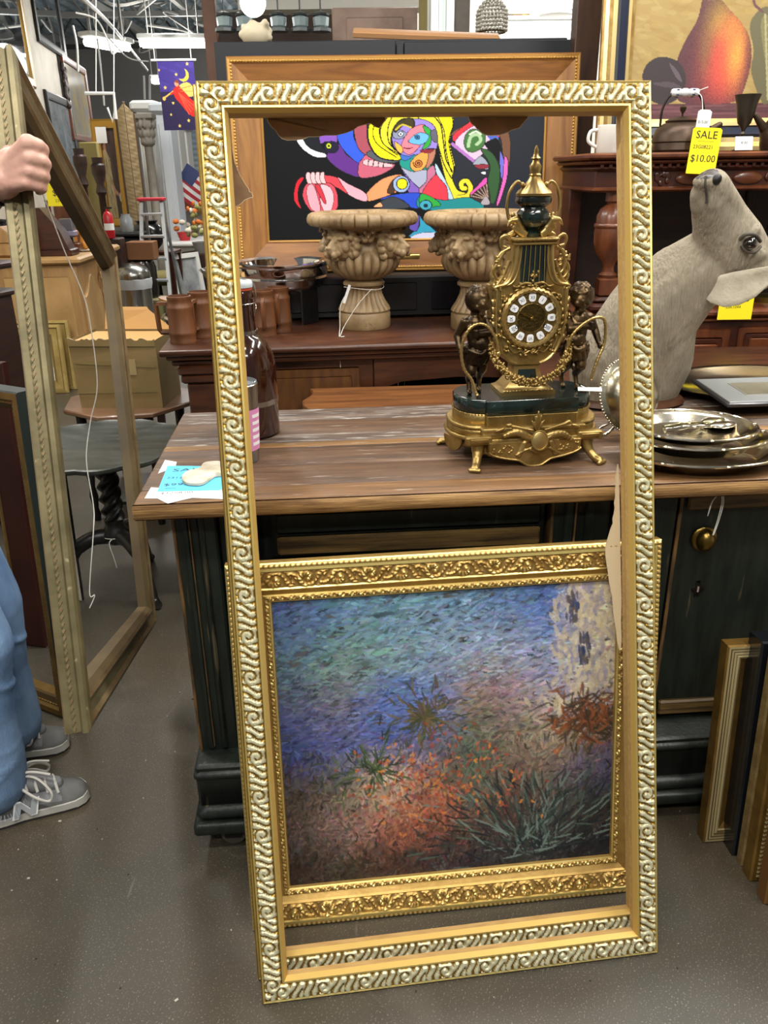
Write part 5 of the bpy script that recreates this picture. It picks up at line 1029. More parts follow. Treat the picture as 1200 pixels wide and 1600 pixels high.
# dark post at the end of the black board
b = MB(); b.box(0, .1, 0, .1, 0, 2.9, .004); o = b.build('wood_post', mat('dark_post', lin('2e1c12'), .45, col2=lin('442a1a'), scale=5, stretch=(6, 6, 1), coat=.2), ang=40, loc=(at(899, 60, Y=3.7).x, 3.7, 0)); tag(o, 'dark brown square wooden post between the black board and the pear print', 'post')
# framed pear print on the sideboard
PXs = at(926, 236, Y=SBY+.30); MPm = lean_matrix((PXs.x, SBY+.24, Zs+.002), R(1), R(7)) @ T(0, 0, -.03)
fp = thing('framed_print', 'large gold-framed pear and plum print standing on the mahogany sideboard', 'print', M=MPm); PW, PH = 1.32, 1.12
PPROF = [(0, 0, 0, None), (0, .022, 0, None), (.006, .03, 1, None), (.02, .03, 0, None), (.036, .024, 1, None), (.052, .022, 2, None), (.062, .024, 3, None), (.07, .022, 3, None), (.088, .018, 2, None), (.092, .022, 1, None), (.104, .02, 0, None), (.118, .012, 0, None), (.12, 0, 0, None)]
frame(fp, PW, PH, PPROF, [mat('antique_gilt', lin('9a7840'), .4, .8, col2=lin('c2a468'), scale=18), mat('antique_gilt_bright', lin('c9b07a'), .35, .8), BLACK, mat('navy_enamel', lin('1d2233'), .25)])
IW, IH = PW-.21, PH-.21; pcv = Canvas(IW*1000, IH*1000, 400, 330, lin('8d7748')); rg = random.Random(4)
inv = MPm.inverted(); 
def PP(px, py):      # photo point on the print's surface, in canvas units
    d = (_f + CR*((px-600)/F) + CU*((800-py)/F)); o_ = Vector((0, 0, CAM_H)); a = inv @ o_; e = inv.to_3x3() @ d; t = (.008-a.z)/e.z; h = a+e*t; return ((h.x-.105)*1000, (IH-(h.y-.105))*1000)
for i in range(2200): pcv.dab(rg.uniform(0, IW*1000), rg.uniform(0, IH*1000), rg.uniform(20, 90), rg.uniform(6, 20), rg.gauss(.1, .3), lin(rg.choice(['9a8450', '8d7642', '84693a', 'a08c5a', '947c48'])), .35)
base = PP(1050, 162)[1]; pcv.fill(pcv.Y > base, lin('4d2c30'))
for i in range(160): pcv.dab(rg.uniform(0, IW*1000), rg.uniform(base+6, IH*1000), 160, 6, 0, lin(rg.choice(['5a363a', '40242a', '6b444a'])), .4)
def soft(pts, col, n=6): pcv.shape([PP(*p) for p in pts], lin(col), 0)
pear = [(1100, -6), (1112, -1), (1128, 0), (1140, 14), (1158, 34), (1172, 60), (1174, 95), (1166, 130), (1150, 158), (1100, 162), (1062, 158), (1054, 130), (1058, 95), (1072, 62), (1090, 30)]
soft(pear, '5a3038'); pm = pcv.mask(spline([(*PP(*p), 0) for p in pear], 6, True))
pcx, pcy = PP(1128, 88); rx_ = PP(1174, 88)[0]-pcx
nx_ = (pcv.X-pcx)/rx_; ny_ = (pcv.Y-pcy)/(1.7*rx_); nz_ = RNG.normal(0, .10, nx_.shape)
pc_ = np.ones(pcv.a.shape, np.float32)*np.array(lin('4a2a30'), np.float32)
def glow(cx, cy, sx, sy, col, k=1.):
    w_ = np.clip(k*np.exp(-((nx_-cx)/sx)**2-((ny_-cy)/sy)**2)+nz_*1.2*np.exp(-((nx_-cx)/sx/1.3)**2-((ny_-cy)/sy/1.3)**2), 0, 1)[..., None]; pc_[:] = pc_*(1-w_)+np.array(lin(col), np.float32)*w_
glow(-.15, -.55, .42, .42, '8d7838', .95); glow(.0, .15, .62, .62, 'a8403a', 1.); glow(.15, .1, .42, .5, 'c04e38', .9); glow(.5, -.05, .28, .5, 'cf8a3e', .95); glow(.25, -.45, .3, .3, 'b8703a', .8); glow(-.55, -.1, .22, .4, '6d5a34', .5)
pcv.a = np.where(pm[..., None], np.clip(pc_*(1+RNG.normal(0, .12, nx_.shape))[..., None], .004, 1), pcv.a)
soft([(1004, 122), (1010, 102), (1026, 90), (1046, 90), (1064, 100), (1072, 122), (1066, 145), (1050, 160), (1028, 162), (1012, 150)], '2e2628'); soft([(1046, 98), (1060, 112), (1066, 128), (1056, 120)], '50464c'); soft([(1020, 130), (1050, 128), (1066, 138), (1040, 136)], '443a3e')
leaf = [(1172, 40), (1184, 18), (1200, 10), (1225, 20), (1240, 70), (1228, 120), (1200, 162), (1186, 150), (1174, 110), (1178, 80)]
soft(leaf, '59543c'); soft([(1190, 30), (1215, 30), (1230, 80), (1205, 140), (1195, 90)], '6e6846')
for k in range(5): pcv.line([PP(1196+k*2, 40+k*22), PP(1226-k*3, 30+k*24)], 5, lin('8a8460'))
pcv.line([PP(1196, 22), PP(1198, 90), PP(1200, 155)], 7, lin('8f8a66')); pcv.line([PP(1176, -8), PP(1180, 8), PP(1192, 18)], 9, lin('5a3a3c')); pcv.line([PP(1104, -30), PP(1108, -4)], 20, lin('6a4a48'))
pcv.build('print', IW, IH, fp, vmat('printed_canvas', .55, .1), T(.105, .105, .006))
# things along the sideboard top
def on_sb(px): q = at(px, 232, Y=SBY+.06); return (q.x, q.y, Zs)
BRZ = mat('brown_copper', lin('33261d'), .42, .7, col2=lin('4a3a2c'), scale=8)
kt = thing('copper_kettle', 'dark copper kettle with blue and white porcelain handle on the sideboard', 'kettle', on_sb(1060))
b = MB(); b.lathe([(.001, 0), (.088, 0), (.094, .008), (.09, .03), (.094, .034), (.09, .055), (.082, .075), (.06, .092), (.05, .095), (.001, .096)], 48); b.lathe([(.053, .094), (.055, .1), (.03, .112), (.001, .114)], 40); b.cap((.075, -.01, .05), (.125, -.02, .085), .018, .010); b.build('kettle_body', BRZ, kt, 40)
b = MB(); b.lathe([(.004, .112), (.003, .122), (.010, .132), (.011, .142), (.004, .148), (.001, .149)], 14); b.build('lid_knob', BRZ, kt, 50)
b = MB()
for s in (-1, 1): b.tube(spline([(s*.072, 0, .082), (s*.072, 0, .13), (s*.06, 0, .165), (s*.045, 0, .182), (s*.036, 0, .186)], 6), .0042, 8)
b.build('wire_bail', IRON, kt, 60)
b = MB(); b.lathe([(.001, -.046), (.010, -.046), (.012, -.04), (.0125, -.02), (.010, -.012), (.013, -.006), (.013, .006), (.010, .012), (.0125, .02), (.012, .04), (.010, .046), (.001, .046)], 24, 0, T(0, 0, .187) @ RY(90)); 
for x in (-.027, .027):
    for k in range(5): a = 2*PI*k/5; b.ball((x, .0124*math.cos(a), .187+.0124*math.sin(a)), (.006, .002, .003), 8, 1)
b.build('porcelain_grip', [mat('porcelain_white', lin('dcdfe2'), .2), mat('porcelain_blue', lin('28324f'), .25)], kt, 50)
def tag_card(root, M, w, h, m, lines, name='price_tag'):
    b = MB(); b.M = M; b.prism([(-w/2, -h/2), (w/2, -h/2), (w/2, h/2-.006), (w/2-.008, h/2), (-w/2+.008, h/2), (-w/2, h/2-.006)], 0, .0008, 0)
    for t, x, y, s_, sx in lines: b.text(t, s_, T(x, y, .0014), 1, 0, 'CENTER', sx)
    return b.build(name, [m, INK], root, 0)
q = Vector(on_sb(1060)); mt = lambda px, py, Y: T(*(at(px, py, Y=Y)-q))
tag_card(kt, mt(1098, 196, SBY-.03) @ RX(90) @ RZ(-3), .046, .095, WPAPER, [('$15.00', -.002, .01, .012, 1), ('23G08221', .006, -.01, .007, 1)])
tag_card(kt, mt(1100, 236, SBY-.068) @ RX(90) @ RZ(-3), .098, .142, YELLOW, [('SALE', 0, .048, .033, 1.05), ('23G08221', -.006, .012, .016, 1), ('$10.00', 0, -.024, .031, 1.0), ('----------------', 0, .03, .009, 1.2)], 'sale_tag')
b = MB(); b.tube(spline([(.03, -.012, .187), (.04, -.05, .17), (mt(1098, 178, SBY-.03).translation)], 5), .0012, 5); b.tube(spline([(.03, -.012, .187), (.05, -.03, .195), (.065, -.03, .2)], 4), .0012, 5); b.build('tag_string', STRING, kt, 40)
gb = thing('metal_goblet', 'dark pewter goblet with white price tag on the sideboard', 'goblet', on_sb(1157))
b = MB(); b.lathe([(.001, 0), (.034, 0), (.034, .004), (.012, .012), (.006, .022), (.005, .05), (.009, .056), (.005, .064), (.008, .072), (.022, .09), (.03, .12), (.034, .15), (.043, .178), (.041, .178), (.031, .148), (.02, .095), (.001, .085)], 36); b.build('cup', mat('pewter', lin('4a443c'), .4, .8), gb, 40)
b = MB(); b.box(-.03, .03, -.0005, .0005, -.022, .022, .0, 0, T(-.006, -.037, .026) @ RX(-15)); b.text('4.00', .014, T(-.006, -.0385, .028) @ RX(75), 1); b.build('price_tag', [WPAPER, INK], gb, 0)
o = MB().lathe([(.001, 0), (.05, 0), (.055, .02), (.06, .06), (.045, .09), (.035, .11), (.042, .125), (.04, .125), (.03, .108), (.001, .1)], 36).cap((-.05, 0, .07), (-.09, 0, .115), .016, .008).tube(spline([(.04, 0, .11), (.085, 0, .1), (.085, 0, .05), (.055, 0, .03)], 5), .006, 8).build('copper_pitcher', BRZ, loc=on_sb(1212), ang=40); tag(o, 'dark spouted pitcher at the right end of the sideboard shelf, half out of view', 'pitcher')
o = MB().lathe([(.001, 0), (.038, 0), (.042, .006), (.042, .088), (.039, .09), (.037, .084), (.036, .01), (.001, .008)], 36).tube(spline([(-.04, 0, .075), (-.065, 0, .07), (-.07, 0, .04), (-.04, 0, .02)], 6), .006, 8).build('white_mug', mat('glazed_white', lin('d5d0c8'), .25), loc=on_sb(950), ang=40); tag(o, 'white mug with handle at left end of sideboard shelf, beside the gold frame', 'mug')
# on the sideboard base: glass chimney, yellow tag
q = at(1188, 480, Y=SBY+.16); la = thing('glass_chimney', 'clear glass lamp chimney on the sideboard behind the deer head', 'lamp chimney', (q.x+.02, q.y, Zb))
MB().lathe([(.05, .0), (.052, .02), (.06, .1), (.062, .17), (.05, .23), (.036, .3), (.034, .37), (.04, .39), (.038, .39), (.032, .37), (.034, .3), (.048, .23), (.06, .17), (.058, .1), (.05, .02), (.048, 0)], 40, caps=False).build('glass', mat('clear_glass', lin('dfe6e6'), .03, 0, trans=1., ior=1.3), la, 40); MB().lathe([(.001, 0), (.055, 0), (.055, .02), (.04, .028), (.001, .028)], 32).build('brass_collar', BRASSO, la, 40)
b = MB(); b.box(-.062, .062, -.0006, .0006, -.1, .0, 0, 0); b.text('$95.00', .034, T(0, -.0012, -.026) @ RX(90), 1); b.text('23K1044', .015, T(-.01, -.0012, -.055) @ RX(90), 1); q = at(1152, 465, Y=SBY-.036); o = b.build('sale_tag', [YELLOW, INK], ang=0, loc=(q.x, SBY-.036, Zb+.066)); o.rotation_euler.x = R(0); tag(o, 'yellow sale tag hanging over the sideboard drawer edge below the deer ear', 'price tag')
# ---------------------------------------------------------------- stack of small frames leaning against the counter at the right
def lean_frame(name, label, px, py, ptop, w, lean, prof, mats, yaw=None, extra=None):
    f = at(px, py, 0); yv_ = CYAW if yaw is None else yaw
    h = .6
    for _ in range(30):
        tp = Vector((f.x, f.y+h*math.sin(lean), h*math.cos(lean))); v = tp-Vector((0, 0, CAM_H)); y = 800-F*v.dot(CU)/v.dot(_f)
        h += (y-ptop)/F*v.dot(_f)*.9
    M_ = lean_matrix((f.x, f.y, .001), yv_, lean) @ T(0, 0, -prof[1][1])
    o = thing(name, label, 'picture frame', M=M_, group='frames stacked against the counter'); frame(o, w, h, prof, mats); return o, h
RIB = [(0, 0, 1, None), (0, .03, 1, None), (.004, .033, 0, None)]
for k in range(4): RIB += [(.009+k*.007, .033, 2, None), (.0102+k*.007, .029, 2, None), (.0114+k*.007, .033-.001*k, 0, None)]
RIB += [(.036, .028, 1, None), (.06, .016, 1, None), (.066, .012, 0, None), (.068, 0, 0, None)]
PALEG = mat('pale_gilt', lin('c9b888'), .35, .6); DKG = mat('dark_gilt', lin('6e5224'), .45, .6, col2=lin('8a6a30'), scale=20)
lean_frame('picture_frame', 'ribbed pale gold frame nearest the counter, leftmost of the stack', 1098, 1317, 1009, .55, R(5), RIB, [PALEG, DKG, mat('groove_dark', lin('4a3818'), .6)])
lean_frame('picture_frame', 'thick plain black frame second in the stack against the counter', 1143, 1337, 1003, .55, R(5), [(0, 0, 0, None), (0, .05, 0, None), (.004, .054, 0, None), (.03, .054, 0, None), (.034, .05, 0, None), (.036, 0, 0, None)], [mat('black_lacquer', lin('0f1216'), .22, coat=.4)])
lean_frame('picture_frame', 'ornate leaf-carved gold frame just in front of the thick black one', 1157, 1353, 1012, .55, R(4), [(0, 0, 0, None), (0, .02, 0, None), (.003, .024, 0, (relief_lump, .05, .011, 22, 14, 1, .5)), (.075, .016, 0, None), (.08, .01, 0, None), (.082, 0, 0, None)], [mat('ornate_gilt', lin('8d7448'), .4, .7, col2=lin('b59c6a'), scale=25), PALEG])
lean_frame('picture_frame', 'bead-edged dull gold frame fourth in the stack against the counter', 1170, 1377, 1069, .55, R(4), [(0, 0, 0, None), (0, .03, 0, None), (.004, .034, 0, None), (.012, .034, 0, (relief_bead, .0115, .004, 6, 5, 1, .5)), (.022, .032, 0, None), (.06, .018, 0, None), (.075, .03, 1, None), (.08, 0, 0, None)], [DKG, PALEG])
lean_frame('picture_frame', 'rope-edged brown gold frame at the front of the stack, cut by the photo edge', 1193, 1413, 1090, .5, R(4), [(0, 0, 0, None), (0, .03, 0, None), (.003, .033, 0, None), (.006, .033, 0, (relief_leaf, .03, .005, 12, 8, 1, .55)), (.03, .03, 0, None), (.06, .016, 0, None), (.062, 0, 0, None)], [mat('brown_gilt', lin('8a6236'), .45, .6), PALEG])
# ---------------------------------------------------------------- large frame being carried, and the person carrying it
OLDG = mat('olive_gilt', lin('756b4c'), .45, .5, col2=lin('5a5238'), scale=14, bump=.15, bscale=60, speck=(lin('9a9070'), 40, .69))
OLDB = mat('brown_gilt_inner', lin('6a5236'), .45, .5, col2=lin('8d7a58'), scale=10); DKW = mat('raw_dark_wood', lin('46381f'), .6, col2=lin('5d4c2c'), scale=5)
HM = lean_matrix((-0.500, 1.102, 0.638), 1.771, R(.62), -.368) @ T(0, 0, -.02)
HPROF = [(.0, -.022, 2, None), (0, -.02, 0, None), (.0, -.010, 0, (relief_rope, .012, .003, 5, 6, 1, .5)), (.0, -.004, 0, None), (.002, .004, 0, None), (-.002, .008, 0, None), (-.002, .016, 0, None), (.004, .02, 0, None), (.012, .022, 1, None), (.02, .016, 0, None), (.034, .012, 0, None), (.045, .016, 1, None), (.052, .012, 2, None), (.062, .002, 2, None), (.064, -.022, 2, None)]
hf = thing('picture_frame', 'big empty olive-gold moulded frame held up edge-on by the person at left', 'picture frame', M=HM)
frame(hf, 1.142, 1.135, HPROF, [OLDG, OLDB, DKW])
hi = HM.inverted(); b = MB(); P = [at(66, 300, Y=1.50), at(100, 390, Y=1.56), at(128, 455, Y=1.6), at(140, 500, Y=1.62), at(152, 600, Y=1.66), at(141, 660, Y=1.68), at(135, 720, Y=1.68), at(146, 790, Y=1.68), at(146, 830, Y=1.66), at(140, 925, Y=1.64), at(148, 930, Y=1.64), at(140, 950, Y=1.64)]
b.tube(spline([hi @ p for p in P], 6), .0012, 5); b.build('hanging_string', STRING, hf, 30)
SKIN = mat('skin', lin('c9a08e'), .5, col2=lin('b5887a'), scale=12, bump=.15, bscale=120)
per = thing('person', 'person in blue jeans and grey sneakers gripping the big edge-on frame', 'person', (-.98, 1.68, 0)); PL = Vector((-.98, 1.68, 0))
def W(x, y, z): return Vector((x, y, z))-PL
b = MB()
HD = W(-1.09, 1.72, 1.63)
b.ball(HD, (.082, .075, .112), 22); b.ball(HD+Vector((.03, .01, -.045)), (.055, .055, .065)); b.ball(HD+Vector((.09, .03, -.015)), (.016, .012, .02), 10); b.ball(HD+Vector((.078, .026, -.06)), (.016, .024, .012), 10); b.ball(HD+Vector((.06, .02, -.095)), (.03, .032, .022), 10)
for s in (-1, 1): b.ball(HD+Vector((-.005-s*.02, s*.072, -.015)), (.022, .012, .032), 10); b.ball(HD+Vector((.066-s*.012, .02+s*.03, .018)), (.015, .016, .010), 8)
b.cap(W(-1.12, 1.70, 1.56), W(-1.145, 1.69, 1.42), .058, .065)
b.cap(W(-1.145, 1.69, 1.38), W(-1.17, 1.69, 1.12), .125, .12); b.cap(W(-1.17, 1.69, 1.12), W(-1.16, 1.69, .95), .12, .135)
sh, el, wr = W(-1.10, 1.50, 1.39), W(-.93, 1.36, 1.22), at(-6, 284, Y=1.43)-PL
b.cap(W(-1.145, 1.60, 1.40), sh, .07, .06); b.cap(sh, el, .056, .044); b.cap(el, wr, .044, .030)
kn = at(34, 262, Y=1.39)-PL      # hand centre
KN = [(43, 223), (47, 246), (46, 267), (42, 286)]
for i, ((kx, ky), rr_) in enumerate(zip(KN, (.0125, .0122, .0115, .0105))):
    m0 = at(2, 274+5*i, Y=1.405)-PL; p0 = at(kx, ky, Y=1.375)-PL
    b.cap(m0, p0, .0175, rr_*1.06, 12)
    p1 = at(kx+16, ky+(4, 5, 6, 5)[i], Y=1.385)-PL; p2 = at(kx+24, ky+(11, 11, 10, 8)[i], Y=1.412)-PL; p3 = at(kx+19, ky+(17, 16, 15, 12)[i], Y=1.455)-PL
    q = rr_*.9; b.ball(p0, rr_*1.12, 10); b.cap(p0, p1, rr_, q, 12); b.cap(p1, p2, q, q*.95, 12); b.cap(p2, p3, q*.95, q*.85, 12)
b.cap(wr, at(4, 282, Y=1.405)-PL, .029, .03); b.ball(at(22, 262, Y=1.40)-PL, (.030, .014, .032), 14)
b.cap(at(6, 258, Y=1.42)-PL, at(18, 236, Y=1.45)-PL, .017, .014); b.cap(at(18, 236, Y=1.45)-PL, at(34, 224, Y=1.48)-PL, .013, .011)
sl, ell, wl_ = W(-1.15, 1.87, 1.39), W(-1.20, 1.93, 1.12), W(-1.13, 1.94, .88)
b.cap(W(-1.145, 1.78, 1.40), sl, .07, .06); b.cap(sl, ell, .056, .044); b.cap(ell, wl_, .044, .03); b.ball(wl_+Vector((.035, .0, 0)), (.045, .022, .042), 14)
for i in range(4):
    p0 = wl_+Vector((.055, .0, .032-.021*i)); b.cap(p0, p0+Vector((.035, .004, -.003)), .011, .0105, 10); b.cap(p0+Vector((.035, .004, -.003)), p0+Vector((.045, .032, -.004)), .0105, .009, 10)
b.cap(wl_+Vector((.02, .0, .03)), wl_+Vector((.045, -.02, .055)), .014, .011, 10)
for (hip, kne, ank) in ((W(-1.13, 1.60, .92), W(-.965, 1.60, .50), W(-1.0, 1.585, .10)), (W(-1.15, 1.78, .92), W(-1.02, 1.80, .50), W(-1.045, 1.82, .10))):
    b.cap(hip, kne, .088, .062); b.cap(kne, ank, .058, .042)
body = melt(b, 'body', SKIN, per, .0038, 2)
HAIR = mat('brown_hair', lin('2e2018'), .6)
b = MB(); rr = random.Random(3)
b.ball(HD+Vector((-.012, 0, .022)), (.088, .083, .105), 20)
for k in range(40): a = rr.uniform(0, 2*PI); e = rr.uniform(.1, 1.4); b.ball(HD+Vector((-.012+.085*math.cos(a)*math.cos(e)*(.6 if math.cos(a) > .3 else 1), .082*math.sin(a)*math.cos(e), .03+.1*math.sin(e))), .018, 7)
melt(b, 'hair', HAIR, per, .007, 2)
for s in (-1, 1): MB().ball(HD+Vector((.07-s*.012, .02+s*.03, .012)), .009, 10).build('eye', mat('eye_white', lin('cfc8c0'), .2), per, 60)
TEE = mat('grey_tee', lin('4a4d52'), .85, bump=.2, bscale=150)
b = MB(); b.cap(W(-1.145, 1.69, 1.385), W(-1.17, 1.69, 1.12), .138, .13); b.cap(W(-1.17, 1.69, 1.12), W(-1.16, 1.69, .90), .13, .15); b.cap(W(-1.145, 1.60, 1.40), sh, .08, .07); b.cap(sh, sh.lerp(el, .62), .07, .064); b.cap(W(-1.145, 1.78, 1.40), sl, .08, .07); b.cap(sl, sl.lerp(ell, .62), .07, .064)
melt(b, 'shirt', TEE, per, .008, 4)
DEN = mat('washed_denim', lin('48678f'), .8, col2=lin('7c98b8'), scale=5, stretch=(2, 2, .8), detail=9, bump=.35, bscale=220, bstretch=(1, 1, .5), ramp=(.3, .7))
b = MB()
b.ball(W(-1.145, 1.69, .93), (.145, .165, .13))
for leg in ([(-1.13, 1.60, .90, .105), (-1.0, 1.597, .66, .092), (-.952, 1.595, .50, .082), (-.962, 1.592, .44, .076), (-.975, 1.59, .30, .075), (-.976, 1.585, .17, .076), (-.986, 1.58, .112, .082)], [(-1.15, 1.78, .90, .105), (-1.06, 1.79, .66, .094), (-1.02, 1.80, .50, .084), (-1.04, 1.81, .3, .078), (-1.05, 1.82, .11, .088)]):
    for p, q in zip(leg, leg[1:]): b.cap(W(*p[:3]), W(*q[:3]), p[3], q[3], 20)
    for k in range(9):
        z = (.52, .47, .43, .40, .24, .20, .17, .60, .14)[k]; t = k*1.3; c = min(leg, key=lambda q: abs(q[2]-z)); b.tube(spline([W(c[0]+.07*math.cos(a), c[1]+.075*math.sin(a), z+.016*math.sin(a*2+t)) for a in [-1.9+.3*q for q in range(9)]], 3), .007, 7)
jn = melt(b, 'jeans', DEN, per, .0065, 3)
# cut the bottom of the jeans flat so the hem is open over the shoe
b = MB(); rr = random.Random(9)
for k in range(28): a = -2.4+k*.09; p = W(-.992+.08*math.cos(a), 1.58+.08*math.sin(a), .055+.012*math.sin(a*3)); b.tube([p+Vector((0, 0, .012)), p+Vector((rr.uniform(-.004, .004), rr.uniform(-.004, .004), -.004-rr.uniform(0, .005)))], .0008, 4)
b.build('frayed_hem', mat('pale_threads', lin('b8c4d2'), .9), per, 0)
SUE = mat('grey_suede', lin('6a6a66'), .85, col2=lin('5a5a58'), scale=20, bump=.25, bscale=200); MESHM = mat('grey_mesh', lin('77787a'), .75, bump=.4, bscale=320); SOLE = mat('pale_sole', lin('b9b6ae'), .6); OUTS = mat('dark_outsole', lin('33302e'), .7); LACE = mat('lace', lin('b8b5ac'), .8); NM = mat('reflective_grey', lin('a8adb0'), .4, .2); NW = mat('trim_white', lin('dfe2e2'), .5)
def sneaker():
    t = thing('sneaker', None, None)
    secs = [(-.145, .030, .075, .0), (-.13, .038, .085, 0), (-.09, .041, .088, 0), (-.04, .042, .085, 0), (0, .043, .078, .004), (.05, .047, .066, .004), (.09, .049, .056, .003), (.12, .046, .048, 0), (.14, .036, .040, -.002), (.152, .018, .03, -.004)]
    def ring(x, w_, h, off, z0, top=True): return [(x, off+w_*math.cos(a)*(1 if math.sin(a) < .3 else .78), z0+(h-z0)*max(0, math.sin(a))**.7) for a in [PI*k/12 for k in range(13)]]
    b = MB(); b.loft([ring(x, w_, h, o, .022) for x, w_, h, o in secs], True); up = b.build('upper', [SUE, MESHM], t, 60)
    for p in up.data.polygons:
        c = p.center
        if .0 < c.x < .105 and c.z > .035+.12*max(0, c.x-.07): p.material_index = 1
    b = MB(); b.loft([[(x, o+w_*1.05*math.cos(a), z) for a in [2*PI*k/24 for k in range(24)]][:0] or [(x+.004*(1 if x > 0 else -1)*1, o-w_*1.08, .006), (x, o-w_*1.1, .026), (x, o+w_*1.1, .026), (x, o+w_*1.08, .006)] for x, w_, h, o in secs for z in (0,)], True); b.build('midsole', SOLE, t, 40)
    b = MB(); b.loft([[(x, o-w_*1.06, 0), (x, o-w_*1.09, .007), (x, o+w_*1.09, .007), (x, o+w_*1.06, 0)] for x, w_, h, o in secs], True); b.build('outsole', OUTS, t, 40)
    b = MB(); b.cap((.03, 0, .082), (-.03, 0, .098), .024, .03); b.cap((.08, .002, .058), (.03, 0, .08), .02, .026); melt(b, 'tongue', MESHM, t, .004, 3)
    b = MB()
    for k in range(5): x = .085-.023*k; z = .068+.0098*k; b.tube(spline([(x, -.036, z-.012), (x-.004, -.014, z+.008), (x-.008, .014, z+.008), (x-.012, .036, z-.012)], 5), .0042, 6, flat=.6)
    for s in (-1, 1): b.tube(spline([(-.006, s*.004, .116), (.04, s*.03, .116), (.07, s*.055, .08), (.062, s*.06, .058), (.03, s*.055, .08), (-.012, s*.02, .112)], 6), .0038, 6); b.tube(spline([(-.006, s*.004, .116), (.03, s*.02, .13), (.075, s*.028, .112)], 6), .0036, 6)
    b.build('laces', LACE, t, 60)
    for s in (-1, 1):   # side emblem: block letter N on the quarter panel
        b = MB(); M_ = T(.006, s*.0485, .047) @ (RX(90) if s < 0 else RZ(180) @ RX(90)) @ RX(-8)
        k = 1 if s < 0 else -1
        for e, mi, z in ((1.18, 1, .0), (1., 0, .0012)):
            N_ = [(-.03, -.02), (-.017, -.02), (-.010, .004), (.008, -.02), (.02, -.02), (.03, .02), (.017, .02), (.010, -.004), (-.008, .02), (-.02, .02)]
            b.prism([(x*e*(1), y*e) for x, y in N_], z, z+.0015, mi, M_)
        b.build('side_emblem', [NM, NW], t, 0)
    return t
sh1 = sneaker()
t1 = Vector((-.786, 1.655, 0)); a1 = math.atan2(.108, .19); 
for i, (toe, a) in enumerate(((Vector((-.792, 1.66, 0)), R(24)), (Vector((-.915, 1.865, 0)), R(14)))):
    M_ = T(toe.x, toe.y, .001) @ RZ(math.degrees(a)) @ T(-.152, 0, 0); s_ = sh1 if i == 0 else sh1.copy()
    if i: C.objects.link(s_)
    s_.name = 'sneaker'; s_.parent = per; s_.matrix_local = T(*(-PL)) @ M_
    if i:
        for ch in sh1.children: c = ch.copy(); C.objects.link(c); c.parent = s_
b = MB(); b.tube([wr+Vector((.004, 0, 0))+Vector((.006*math.sin(t)*0, .034*math.cos(t), .034*math.sin(t))) for t in [2*PI*i/24 for i in range(24)]], .0045, 7, 0, True); b.build('bracelet', BLACK, per, 60)
# ---------------------------------------------------------------- frames standing behind the person
GB = mat('gold_brown', lin('8a6f3a'), .4, .6, col2=lin('6e5428'), scale=14); GREEN_ = mat('dark_green_edge', lin('1d2623'), .5)
g0 = at(104, 1124, 0); gx = at(28, 1094, 0); gy = math.atan2(g0.y-gx.y, g0.x-gx.x); gw = .62
gbl = g0-Vector((math.cos(gy), math.sin(gy), 0))*gw
gf = thing('picture_frame', 'empty gold frame with broad dark green outer edge standing behind the person', 'picture frame', M=lean_matrix((gbl.x, gbl.y, .002), gy, R(3)))
frame(gf, gw, .99, [(0, -.05, 1, None), (0, .0, 1, None), (.004, .004, 0, None), (.022, .004, 0, None), (.03, -.004, 0, (relief_bead, .012, .003, 5, 4, 0, .5)), (.036, -.006, 2, None), (.05, -.014, 2, None), (.054, -.02, 0, None), (.056, -.05, 0, None)], [GB, GREEN_, mat('gold_brown_dark', lin('4d3a1c'), .45, .5)])
REDM = mat('oxblood_stain', lin('2e0e0a'), .45, col2=lin('3d1610'), scale=6)
r0 = at(74, 1006, 0); rf = thing('picture_frame', 'oxblood red frame with thin gold inner line, seen through the green-edged frame', 'picture frame', M=lean_matrix((r0.x-.5, r0.y+.1, .002), R(-14), R(4)))
frame(rf, .52, .98, [(0, -.02, 0, None), (0, 0, 0, None), (.004, .004, 0, None), (.085, .0, 1, None), (.09, .004, 1, None), (.097, .002, 0, None), (.1, -.02, 0, None)], [REDM, GB])
k0 = at(66, 930, 0); kf = thing('picture_frame', 'low dark wood frame with pale top edge behind the green-edged frame', 'picture frame', M=lean_matrix((-1.78, 2.75, .002), R(-5), R(4)))
frame(kf, .62, .60, [(0, -.02, 0, None), (0, 0, 1, None), (.014, .008, 0, None), (.05, 0, 0, None), (.055, -.02, 0, None)], [BLACKW, mat('pale_edge', lin('b8aea0'), .5)])
# ---------------------------------------------------------------- black pie-crust tea table
tc_ = Vector((-1.03, 2.80, 0)); tt = thing('tea_table', 'black pie-crust tripod tea table with twisted column left of the counter', 'table', tc_)
def crust(a, z): return 1+(.06*abs(math.sin(a*6)) if z > .575 else 0)
MB().lathe([(.001, .575), (.25, .575), (.285, .582), (.295, .59), (.295, .6), (.288, .603), (.28, .598), (.001, .597)], 96, 0, None, crust).build('table_top', BLKTOP, tt, 40)
b = MB(); prof = [(.03, .20), (.05, .22), (.052, .25), (.034, .27), (.034, .30)]
b.lathe(prof, 24); n = 60; rings = []
for i in range(n+1):
    z = .30+.24*i/n; tw = i*.17; rings.append([((.034+.009*math.cos(3*(a-tw)))*math.cos(a), (.034+.009*math.cos(3*(a-tw)))*math.sin(a), z) for a in [2*PI*k/24 for k in range(24)]])
b.loft(rings, True); b.lathe([(.036, .535), (.05, .55), (.09, .562), (.12, .576)], 24); b.build('twisted_column', BLACKW, tt, 50)
